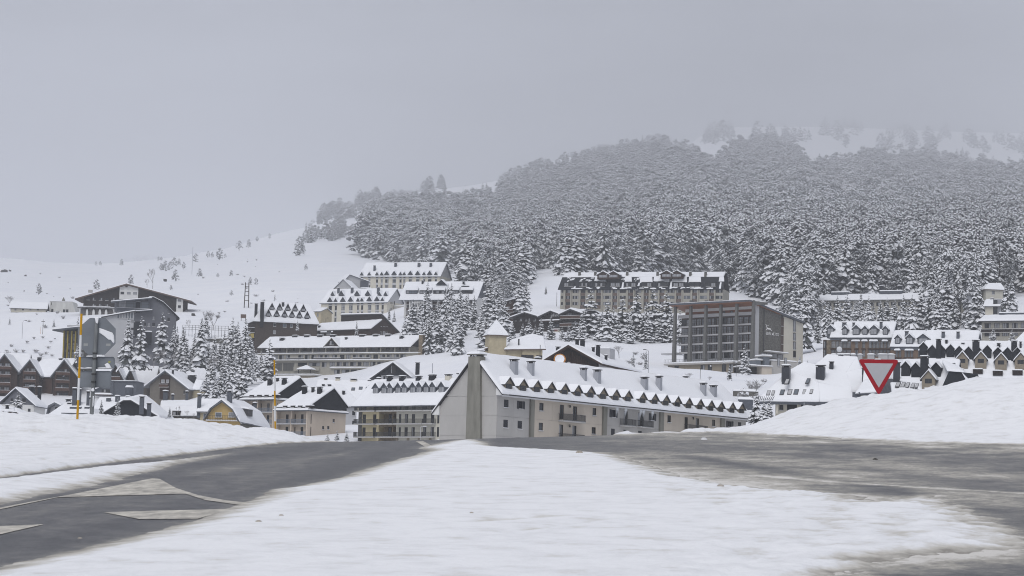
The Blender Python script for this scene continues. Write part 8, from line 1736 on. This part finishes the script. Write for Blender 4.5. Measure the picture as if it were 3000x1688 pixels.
bare(z7,1775,970,1190,'rounded leafless tree on the snow left of the columned hotel',700,2,1.25); bare(zc,850,985,1200,'leafless bushy tree in front of the ochre-gabled terrace',500,0,.8); bare(zc,1010,1085,1235,'low leafless bush left of the ochre gambrel chalet',490,2,1.2); bare(zc,1130,1140,1240,'lowest leafless bush left of the ochre gambrel chalet',488,2,1.2)
for i,(x,y0,y1) in enumerate([(1360,740,890),(1450,730,890),(1540,760,895),(1620,780,890),(1700,760,860)]): bare(z1,x,y0,y1,'frosted leafless thicket tree below the grey angular building, number from left '.replace(', number from left ','')+(' at its left end',' second from its left end',' in its middle',' right of its middle',' at its right end')[i],812,i%3,1.2)
bare(z6,1450,315,460,'wide leafless bush on the bank above the end of the long grey hotel',560,2,1.7); bare(z6,1735,365,480,'smaller leafless bush right of the leaning pole',560,2,1.3)
SG = 'snow-dusted shrubs on the hillside'
def shrub(px,py,D,s_):
    t = thing('shrub','low frosted shrub poking out of the open snowy slope','shrub',tuple(at(px,py,D)),rf.random()*6,SG); t.scale = (s_*rf.uniform(.9,1.4),s_,s_*rf.uniform(.6,1.0)); link('stems',SHR[rf.randrange(4)],t)
n = 0
while n < 62:
    px = rf.uniform(10,900); py = rf.uniform(760,1060)
    if 225 < px < 560 and py > 860: continue
    if px > 560 and py > 960: continue
    if py < float(np.interp(px,[0,250,450,600,780,900],[790,810,790,770,740,740])): continue
    D = D_at_row(px,py,880,8000); shrub(px,float(ground_row(px,D)),D,rf.uniform(0.5,1.5)); n += 1
for x0,x1,y0,y1,nn in [(1640,1700,880,940,5),(1700,1990,1035,1075,9),(2160,2260,1120,1190,14),(20,170,1000,1060,8)]:
    for k in range(nn): px = rf.uniform(x0,x1); py = rf.uniform(y0,y1); D = D_at_row(px,py,450,1050); shrub(px,float(ground_row(px,D)),D,rf.uniform(0.8,1.8))
ROCK = mat('dark_rock',(0.06,0.058,0.055),0.9,0.1,noise=0.3,nscale=1)
for zf,x,y,w_,lb in [(zk,35,330,60,'dark rock outcrop at the left edge of the hillside'),(zk,85,325,26,'small dark rock right of the outcrop at the left edge'),(zk,1385,405,36,'dark rocks left of the round pine above the alpine hotel'),(zk,215,365,24,'thin rock showing through the snow above the white shed'),(z2,240,225,34,'dark rock on the slope right of the alpine hotel')]:
    X,Y = zf(x,y); D = D_at_row(X,Y+4); ww = w_/2.862/FPX*D; mb = MB(); rr = random.Random(int(x))
    ring = lambda s_,z,j: [(ww*0.5*s_*math.cos(a)*(1+j*rr.uniform(-.3,.3)), ww*0.35*s_*math.sin(a), z+rr.uniform(-.1,.1)*ww) for a in np.linspace(0,5.6,8)]
    a_ = ring(1,-0.2*ww,1); b_ = ring(.75,0.28*ww,1); mb.hexa(a_,b_,0); snow_patch(mb,(-ww*.35,-ww*.2,.3*ww),(ww*.35,-ww*.2,.3*ww),(ww*.3,ww*.2,.33*ww),(-ww*.3,ww*.2,.33*ww),0.3,1)
    o = tag(mb.build('rock',[ROCK,SNOW]),lb,'rock'); o.location = tuple(at(X,Y,D))

# ------------------------------------------------------------------ road signs and snow poles
SIGNB = mat('grey_sign_back',(0.175,0.192,0.215),0.55,0.4,noise=0.1,nscale=2); POSTM = mat('galvanised_post',(0.17,0.18,0.185),0.5,0.4,noise=0.35,nscale=5,stretch=(1,1,.3))
REDS = mat('red_sign_face',(0.30,0.008,0.018),0.45,0.4,noise=0.08,nscale=3); WHS = mat('white_sign_face',(0.40,0.405,0.43),0.5,0.4,noise=0.05,nscale=2)
SW = mat('stuck_snow',(0.80,0.81,0.84),0.8,0.2,noise=0.05,nscale=8)
zz = Z(200,900,4.39); DS = 60.0
o0 = at(*zz(318,1420),DS); t = thing('stop_sign','octagonal road sign seen from behind on a snow-streaked post with two grey plates below it','road sign',tuple(o0))
sp = lambda x,y,dy=0.0: (lambda P: (P[0]-o0[0], dy, P[2]-o0[2]))(at(*zz(x,y),DS))
def plate(name, left, right, xc, dyc, th, m):
    mb = MB()
    for pts, s_ in ((left,1),(right,1)):
        lo = [(*sp(x,y)[:1], dyc*(1-min(1,abs(x-xc)/240)), sp(x,y)[2]) for x,y in pts]; mb.hexa(lo,[(a,b_+th,c) for a,b_,c in lo],0)
    return mb.build(name, m, t)
plate('octagon_plate',[(345,128),(256,128),(105,262),(105,470),(242,606),(345,606)],[(345,128),(345,606),(456,606),(592,465),(592,268),(456,128)],345,0.02,0.02,SIGNB)
def rr_plate(name,x0,x1,y0,y1,r,m,dy):
    pts = []
    for cx,cy_,a0 in ((x1-r,y0+r,-90),(x1-r,y1-r,0),(x0+r,y1-r,90),(x0+r,y0+r,180)):
        for k in range(5): a = math.radians(a0+k*22.5); pts.append((cx+r*math.cos(a),cy_+r*math.sin(a)))
    mb = MB(); lo = [sp(x,y,dy) for x,y in pts]; mb.hexa(lo,[(a,b_+0.02,c) for a,b_,c in lo],0)
    e = [(x0+(x1-x0)/2+(x-(x0+x1)/2)*0.965, y0+(y1-y0)/2+(y-(y0+y1)/2)*0.92) for x,y in pts]
    for i in range(len(pts)):
        j = (i+1)%len(pts); mb.quad(sp(*pts[i],dy-0.025),sp(*pts[j],dy-0.025),sp(*e[j],dy-0.001),sp(*e[i],dy-0.001),0)
    return mb.build(name,m,t)
rr_plate('sign_plate',97,580,632,790,28,SIGNB,0.07); rr_plate('sign_plate',118,540,815,1030,28,SIGNB,0.07)
mb = MB(); a,b_ = sp(347,175,-0.02), sp(302,1400,-0.02); mb.bar(a,b_,0.045,10,0,0.052); mb.build('post',POSTM,t)
mb = MB()
for y in (590,660,860,960): xm = 347-45*(y-175)/1225; mb.box(sp(xm-26,y)[0],sp(xm+26,y)[0],-0.08,0.1,sp(xm,y+9)[2],sp(xm,y-9)[2],0)
mb.build('clamp',RAIL,t)
def splat(pts,dy,th,name='snow_streak'):
    mb = MB(); lo = [sp(x,y,dy) for x,y in pts]; c = np.mean(np.array(lo),0); hi = [tuple(c+(np.array(p)-c)*0.8+np.array([0,-th,0])) for p in lo]; mb.hexa(lo,hi,0); o = mb.build(name,SW,t)
splat([(372,255),(430,272),(560,318),(582,360),(590,452),(575,470),(540,420),(505,418),(450,370),(400,335),(375,318)],0.02,0.035); splat([(372,418),(392,425),(385,500),(370,505)],0.09,.02); splat([(368,530),(385,550),(420,568),(480,568),(455,600),(370,602)],0.05,.03); splat([(172,530),(205,575),(245,590),(308,588),(308,602),(242,603),(200,565)],0.05,.025)
splat([(322,122),(380,122),(368,200),(356,208),(340,195)],-0.05,.04,'snow_cap'); splat([(210,622),(235,615),(310,615),(310,632),(215,632)],0.05,.03); splat([(370,618),(455,612),(460,632),(370,632)],0.05,.03); splat([(450,730),(490,710),(520,735),(540,775),(500,780),(470,772)],0.06,.02); splat([(300,1050),(330,1035),(340,1075),(322,1088),(296,1075)],-0.09,.03); splat([(318,1140),(332,1145),(330,1270),(316,1290)],-0.08,.02); splat([(105,768),(200,775),(245,766),(300,772),(300,785),(110,786)],0.045,.02); splat([(362,772),(450,768),(545,775),(560,784),(365,786)],0.045,.02)
mb = MB(); mb.hexa([sp(x,y,0.075) for x,y in ((500,690),(528,692),(522,708),(498,706))],[sp(x,y,0.068) for x,y in ((500,690),(528,692),(522,708),(498,706))]); mb.build('sticker',mat('lime_sticker',(0.45,0.45,0.08)),t)
for x0,x1,y0,y1 in ((182,236,460,492),(472,534,462,492)):
    mb = MB(); mb.hexa([sp(x,y,0.02) for x,y in ((x0,y0),(x1,y0),(x1,y1),(x0,y1))],[sp(x,y,0.005) for x,y in ((x0,y0),(x1,y0),(x1,y1),(x0,y1))]); o = mb.build('label_plate',mat('pale_sticker',(0.32,0.33,0.33)),t)
# yield sign
zy_ = Z(2480,1020,9.055); DY = 75.0; o0 = at(*zy_(862,1420),DY); t = thing('yield_sign','red-rimmed white triangular yield sign standing behind the snow bank','road sign',tuple(o0))
sp = lambda x,y,dy=0.0: (lambda P: (P[0]-o0[0], dy, P[2]-o0[2]))(at(*zy_(x,y),DY))
def round_tri(c3,r):
    pts = []; c3 = [np.array(c,float) for c in c3]
    for i in range(3):
        p,a,b_ = c3[i],c3[i-1],c3[(i+1)%3]; u1 = (a-p)/np.linalg.norm(a-p); u2 = (b_-p)/np.linalg.norm(b_-p); s0, s1 = p+u1*r, p+u2*r
        for k in range(7): q_ = k/6; pts.append(tuple((1-q_)**2*s0+2*q_*(1-q_)*p+q_*q_*s1))
    return pts
OUT = round_tri([(315,285),(1420,300),(858,1265)],115); INN = round_tri([(480,392),(1256,404),(862,1050)],14)
mb = MB(); lo = [sp(x,y,0.0) for x,y in OUT]; mb.hexa(lo,[(a,0.03,c) for a,_,c in lo],0); 
mb.build('red_rim',REDS,t); mb = MB(); lo = [sp(x,y,-0.006) for x,y in INN]; mb.hexa(lo,[(a,-0.001,c) for a,_,c in lo],0); mb.build('white_face',WHS,t)
mb = MB(); lo = [sp(x,y,0.031) for x,y in OUT]; mb.hexa(lo,[(a,0.036,c) for a,_,c in lo],0); mb.build('back_plate',SIGNB,t)
mb = MB(); mb.bar(sp(860,420,0.09),sp(858,1500,0.09),0.037,10,0); mb.build('post',METAL,t)
mb = MB(); snow_patch(mb,sp(760,294,-0.01),sp(930,296,-0.01),sp(930,296,0.05),sp(760,294,0.05),0.06,0); mb.build('snow_cap',SNOW,t)
# yellow and white snow poles
YEL = mat('yellow_pole_paint',(0.56,0.30,0.015),0.55,0.3,noise=0.1,nscale=6); WHP = mat('white_pole_paint',(0.70,0.71,0.72),0.55,0.3,noise=0.06,nscale=6)
def snow_pole(zf, pts, D, r, label, g):
    o0 = at(*zf(*pts[-1]),D); t = thing('snow_pole',label,'marker pole',tuple(o0),0,g)
    for i,((x,y),(x2,y2)) in enumerate(zip(pts,pts[1:])):
        a = at(*zf(x,y),D)-o0; b_ = at(*zf(x2,y2),D)-o0; mb = MB(); mb.bar(a,b_,r,10); mb.build('yellow_band' if i%2==0 else 'white_band', YEL if i%2==0 else WHP, t)
snow_pole(zz,[(170,85),(161,358),(150,640),(139,912),(127,1195),(117,1440)],55,0.027,'yellow and white snow pole standing just left of the stop sign, seen close up','yellow and white snow poles along the road')
snow_pole(z4,[(446,65),(449,250),(451,450),(454,640),(456,835),(459,1000)],72,0.026,'yellow and white snow pole further along the left bank, in front of the pinkish block','yellow and white snow poles along the road')
# ------------------------------------------------------------------ lamps, pylons, fences, small things
def lamp(zf,x,y0,y1,D,label,arm=1,m=RAIL,r=0.07,head=True):
    b0 = at(*zf(x,y1),D); Hh = (at(*zf(x,y0),D)-b0)[2]; t = thing('lamp_post',label,'street lamp',tuple(b0)); mb = MB(); mb.bar((0,0,-2),(0,0,Hh*0.85),r,6,0,r*.7)
    pr = (0,0,Hh*0.85)
    for k in range(1,6): a = k/5*math.pi/2; q_ = (arm*Hh*0.16*math.sin(a)**1 if False else arm*Hh*0.16*(1-math.cos(a)),0,Hh*0.85+Hh*0.15*math.sin(a)); mb.bar(pr,q_,r*.7,5); pr = q_
    mb.build('post',m,t); mb = MB(); mb.box(pr[0]-0.05 if arm>0 else pr[0]-0.7,pr[0]+0.7 if arm>0 else pr[0]+0.05,-0.13,0.13,pr[2]-0.12,pr[2]+0.06); mb.build('lamp_head',m,t)
lamp(z4,2278,895,1090,455,'pale curved street lamp in front of the yellow apartment block',1,GREYP); lamp(z2,847,338,480,905,'street lamp left of the dormered brick house',-1); lamp(z6,917,18,268,650,'tall street lamp on the snow left of the columned hotel',-1); lamp(z3,995,750,820,1050,'small street lamp before the first cream hotel',1); lamp(z1,197,478,598,960,'thin street lamp on the snow below the white shed',1)
def pole(zf,x,y0,y1,D,label,r=0.09,m=BARK,name='utility_pole',cross=0):
    b0 = at(*zf(x,y1),D); Hh = (at(*zf(x,y0),D)-b0)[2]; t = thing(name,label,'pole',tuple(b0)); mb = MB(); mb.bar((0,0,-1),(0,0,Hh),r,6,0,r*.8); mb.build('shaft',m,t)
    if cross: mb = MB(); mb.box(-cross,cross,-0.06,0.06,Hh-0.9,Hh-0.7); mb.build('cross_arm',m,t)
pole(z1,378,470,580,955,'timber utility pole with a cross arm on the snow below the concrete ruin',cross=0.7); pole(z1,360,535,575,956,'short orange-topped post beside the timber utility pole',0.06,ORANGE); pole(z6,1615,268,465,585,'leaning timber pole on the bank above the end of the long grey hotel',0.07); pole(z7,991,330,475,985,'timber pole left of the mansard hotel',0.1); pole(zk,1609,120,362,1900,'tall thin radio mast on the left hillside',0.16,METAL,'radio_mast'); pole(z2,222,355,470,955,'thin post by the fence below the left hillside',0.06); pole(z4,2432,105,240,640,'pale thin mast beside the black chimney above the yellow block',0.12,CHIMG)
D = 1075; b0 = at(*z3(86,608),D); t = thing('timber_pylon','double timber pylon with cross bars like a ladder, on the open slope','pylon',tuple(b0))
for dx in (-0.75,0.75): mb = MB(); mb.bar((dx*1.3,0,-1),(dx,0,10.3),0.22,6); mb.build('pole',BARK,t)
for z_ in (2.2,4.4,6.3,8.4,9.6): mb = MB(); mb.box(-1.0,1.0 if z_<9 else 2.2,-0.1,0.1,z_-0.12,z_+0.12); mb.build('cross_bar',BARK,t)
D = 1010; b0 = at(*z3(50,775),D); t = thing('billboard','dark brown board on posts, on the slope left of the dormered brick house','board',tuple(b0)); kx = D/FPX/3.917; mb = MB(); mb.box(-31*kx,31*kx,-0.1,0.1,22*kx,66*kx); mb.build('board',BROWNP,t)
for dx in (-25,25): mb = MB(); mb.box(dx*kx-.1,dx*kx+.1,0.101,0.25,-2,60*kx); mb.build('post',BARK,t)
# fence above the spruces
t = None; pa, pb = at(*z2(125,430),945), at(*z2(610,445),925); t = thing('railing_fence','grey railing fence along the ledge above the spruces on the left','fence',tuple(pa)); d = pb-pa; n = 14
for i in range(n+1): mb = MB(); q_ = d*i/n; mb.box(q_[0]-.06,q_[0]+.06,q_[1]-.06,q_[1]+.06,q_[2]-1.2,q_[2]+3.6); mb.build('post',RAIL,t)
for z_ in (1.9,2.7,3.5): mb = MB(); mb.bar(np.array([0,0,z_]),d+np.array([0,0,z_]),0.05,5); mb.build('rail',RAIL,t)
mb = MB(); mb.box(0,0.01,0,0.01,0,0.01) if False else None
tw = thing('retaining_wall','dark retaining wall with a snow ledge below the railing fence','wall',tuple(pa)); ang = math.atan2(d[1],d[0]); tw.rotation_euler = (0,0,ang); Lw = float(np.hypot(d[0],d[1])); mb = MB(); mb.box(0,Lw,-0.3,0.5,-9,-2.6); mb.build('stone_face',STONE,tw); mb = MB(); snow_patch(mb,(0,-0.4,-2.6),(Lw,-0.4,-2.6),(Lw,4,-0.9),(0,4,-0.9),0.4); mb.build('snow_ledge',SNOW,tw)
p0 = at(*z2(857,470),900); t = thing('yellow_notice','small yellow notice board left of the dormered brick house','sign',tuple(p0)); mb = MB(); mb.box(-.9,.9,0,.1,0,1.6); mb.build('panel',mat('faded_yellow',(0.42,0.33,0.10)),t); mb = MB(); mb.box(-.08,.08,.101,.2,-3,1.4); mb.build('post',RAIL,t)
# dark hedge-topped ledges right of the long hotel
for zf,x0,x1,y0,y1,D,lb in [(z6,2060,2400,578,612,560,'dark stone retaining wall under snow, right of the end of the long grey hotel'),(z6,2125,2330,690,722,500,'low blue-grey wall behind the last dormers of the long grey hotel')]:
    a_,b_ = at(*zf(x0,y1),D), at(*zf(x1,y1),D); t = thing('retaining_wall',lb,'wall',tuple(a_)); t.rotation_euler = (0,0,math.atan2(b_[1]-a_[1],b_[0]-a_[0])); L_ = float(np.hypot(*(b_-a_)[:2])); h = (y1-y0)/zf(1,0)[0] if False else (y1-y0)/4.6/FPX*D; mb = MB(); mb.box(0,L_,0,0.6,-3,h); mb.build('stone_face',STONE if D>520 else SLATE2,t); mb = MB(); snow_patch(mb,(0,-.1,h),(L_,-.1,h),(L_,3.5,h+.3),(0,3.5,h+.3),.45); mb.build('snow_ledge',SNOW,t)
def globe(zf,x,y0,y1,D,label,r):
    b0 = at(*zf(x,y1),D); Hh = (at(*zf(x,y0),D)-b0)[2]; t = thing('globe_lamp',label,'street lamp',tuple(b0),0,'white globe lamps'); mb = MB(); mb.bar((0,0,-1),(0,0,Hh),0.06,6); mb.build('post',RAIL,t); mb = MB(); mb.smooth = True
    rg = [[(r*math.sin(a)*math.cos(p),r*math.sin(a)*math.sin(p),Hh+r*0.8+r*math.cos(a)) for p in np.linspace(0,2*math.pi,12,endpoint=False)] for a in np.linspace(0.05,3.09,9)]
    for i in range(8):
        for k in range(12): mb.quad(rg[i][k],rg[i+1][k],rg[i+1][(k+1)%12],rg[i][(k+1)%12])
    mb.build('globe',mat('opal_globe',(0.62,0.63,0.65),0.4,0.4),t)
globe(z6,1932,195,300,690,'white globe lamp on the terrace of the columned hotel',0.32); globe(z6,2100,195,390,668,'white globe lamp beside the handsome spruce',0.34); globe(zr,500,725,800,640,'large white globe lamp in front of the tall slate block',0.75); globe(z6,1757,250,275,720,'small globe lamp at the left of the terrace of the columned hotel',0.25)
p0 = at(*zs(408,1170),398); t = thing('garden_parasol','closed pale parasol standing beside the wall of the skylight house','parasol',tuple(p0)); mb = MB(); mb.bar((0,0,-1),(0,0,1.9),0.03,6); mb.build('pole',RAIL,t); mb = MB(); mb.bar((0,0,0.35),(0,0,1.85),0.2,8,0,0.03); mb.build('canopy',CREAM,t)
# crumbs of dirty snow and a stone on the road
CLOD = mat('dirty_snow_clod',(0.40,0.37,0.33),0.9,0.1,noise=0.3,nscale=20)
for i,(zf,x,y,s_,lb,m) in enumerate([(zi,1343,636,0.03,'small dark stone lying on the wet road to the right',ROCK),(zi,150,497,0.06,'lump of white snow on the asphalt near the crest',SW),(zi,262,842,0.028,'brown clod on the snowy edge of the traffic island',CLOD),(zg,2120,898,0.016,'brown crumb on the smooth snow of the traffic island',CLOD),(zg,1950,948,0.018,'larger brown crumb on the smooth snow of the traffic island',CLOD),(zg,605,1025,0.014,'brown stone on the dark asphalt at the lower left',CLOD),(zh,1795,402,0.05,'dirty snow lump at the far right edge of the traffic island',CLOD),(zh,980,880,0.014,'tiny brown crumb in the middle of the island snow',CLOD)]):
    X,Y = zf(x,y); Zc = float(groundZ(max(Y,1262))); p = gp(np.array(X),np.array(Zc)); rr = random.Random(i); mb = MB(); mb.smooth = True
    rg = [[(s_*1.6*q_*math.cos(a)*(1+rr.uniform(-.2,.2)),s_*1.2*q_*math.sin(a)*(1+rr.uniform(-.2,.2)),h*s_) for a in np.linspace(0,5.6,8)] for q_,h in ((1,-.3),(.85,.45),(.4,.85))]
    mb.hexa(rg[0],rg[1]); mb.hexa(rg[1],rg[2]); o = tag(mb.build('stone' if m is ROCK else 'snow_lump' if m is SW else 'dirt_clod',m),lb,'stone' if m is ROCK else 'lump'); j_ = int(np.argmin(np.abs(_rows-Zc))); k_ = int(np.argmin(np.abs(_cols-X))); o.location = tuple(p+np.array([0,0,max(0.0,float(H[j_,k_]))]))

# ------------------------------------------------------------------ labels that single out look-alikes by where they stand
_on = 'first second third fourth fifth sixth seventh eighth ninth tenth eleventh twelfth thirteenth fourteenth fifteenth sixteenth seventeenth eighteenth nineteenth'.split()
_tn = {2:'twenty',3:'thirty',4:'forty',5:'fifty',6:'sixty'}; _tt = {2:'twentieth',3:'thirtieth',4:'fortieth',5:'fiftieth',6:'sixtieth'}
def ordinal(i): return _on[i-1] if i < 20 else (_tt[i//10] if i%10 == 0 else _tn[i//10]+'-'+_on[i%10-1])
def relabel(group, zones, what):
    obs = [o for o in bpy.data.objects if o.parent is None and o.get('group') == group]; cell = {}
    for o in obs:
        x = proj(np.array(o.location))[0]; z_ = next(p for xm,p in zones if x < xm); cell.setdefault((what or o['label'].split()[1], z_),[]).append((x,o))
    for (nm,z_),l_ in cell.items():
        for i,(x,o) in enumerate(sorted(l_, key=lambda q_: q_[0])): o['label'] = '%s %s from the left %s' % (ordinal(i+1), nm, z_)
FZ = [(1180,'of the forest edge beside the highest cream hotel'),(1330,'of the forest edge right of the highest cream hotel'),(1480,'of the forest edge above the white hotel'),(1640,'of the forest edge by the open snow gap'),(1760,'of the forest edge behind the left end of the mansard hotel'),(1880,'of the forest edge behind the middle of the mansard hotel'),(2010,'of the forest edge behind the mansard hotel chimneys'),(2140,'of the forest edge behind the mansard hotel end'),(2300,'of the forest edge above the columned hotel roof'),(2450,'of the forest edge right of the columned hotel'),(2600,'of the forest edge above the left slate block'),(2750,'of the forest edge above the lower slate block'),(2880,'of the forest edge left of the square house'),(9999,'of the forest edge at the right border')]
for kd in ('spruce','pine'): relabel('%s trees along the lower edge of the forest' % kd, FZ, 'snowy '+kd)
relabel('spruces in the belt behind the slate blocks', [(2480,'of the tree belt behind the tall slate block'),(2680,'of the tree belt behind the lower slate block'),(9999,'of the tree belt near the beige terrace')], 'tall spruce')
relabel('spruces in the grove left of the tower house', [(1290,'of the grove below the white hotel'),(1400,'of the grove left of the timber cabin'),(9999,'of the grove above the tower house')], 'grove spruce')
relabel('spruces filling the row below the mansard hotel', [(1640,'of the low row before the timber lodge'),(1800,'of the low row before the mansard hotel'),(9999,'of the low row by the columned hotel')], 'filler spruce'.replace('filler','small'))
relabel('spruces of the thicket left of the brick house', [(620,'of the dark thicket below the railing fence'),(690,'of the dark thicket left of the fat-clump spruce'),(9999,'of the dark thicket beside the brick house')], 'spruce')
relabel('snow-dusted shrubs on the hillside', [(120,'on the slope around the white shed'),(230,'on the slope left of the alpine hotel'),(420,'on the slope above the alpine hotel'),(560,'on the slope right of the alpine hotel roof'),(700,'on the slope left of the timber pylon'),(800,'on the slope right of the timber pylon'),(1000,'on the slope left of the cream hotels'),(1690,'in the snow gap left of the mansard hotel'),(1870,'on the bank below the row of spruces'),(2100,'on the bank left of the columned hotel'),(9999,'on the terraces right of the long hotel')], 'frosted shrub')
for o in bpy.data.objects:
    if o.parent is None and 'label' in o and len(o['label'].split()) > 16: print('LONG', o.name, len(o['label'].split()), o['label'])
    if o.parent is None and o.name.split('.')[0] in ('retaining_wall','railing_fence'): o['kind'] = 'thing'
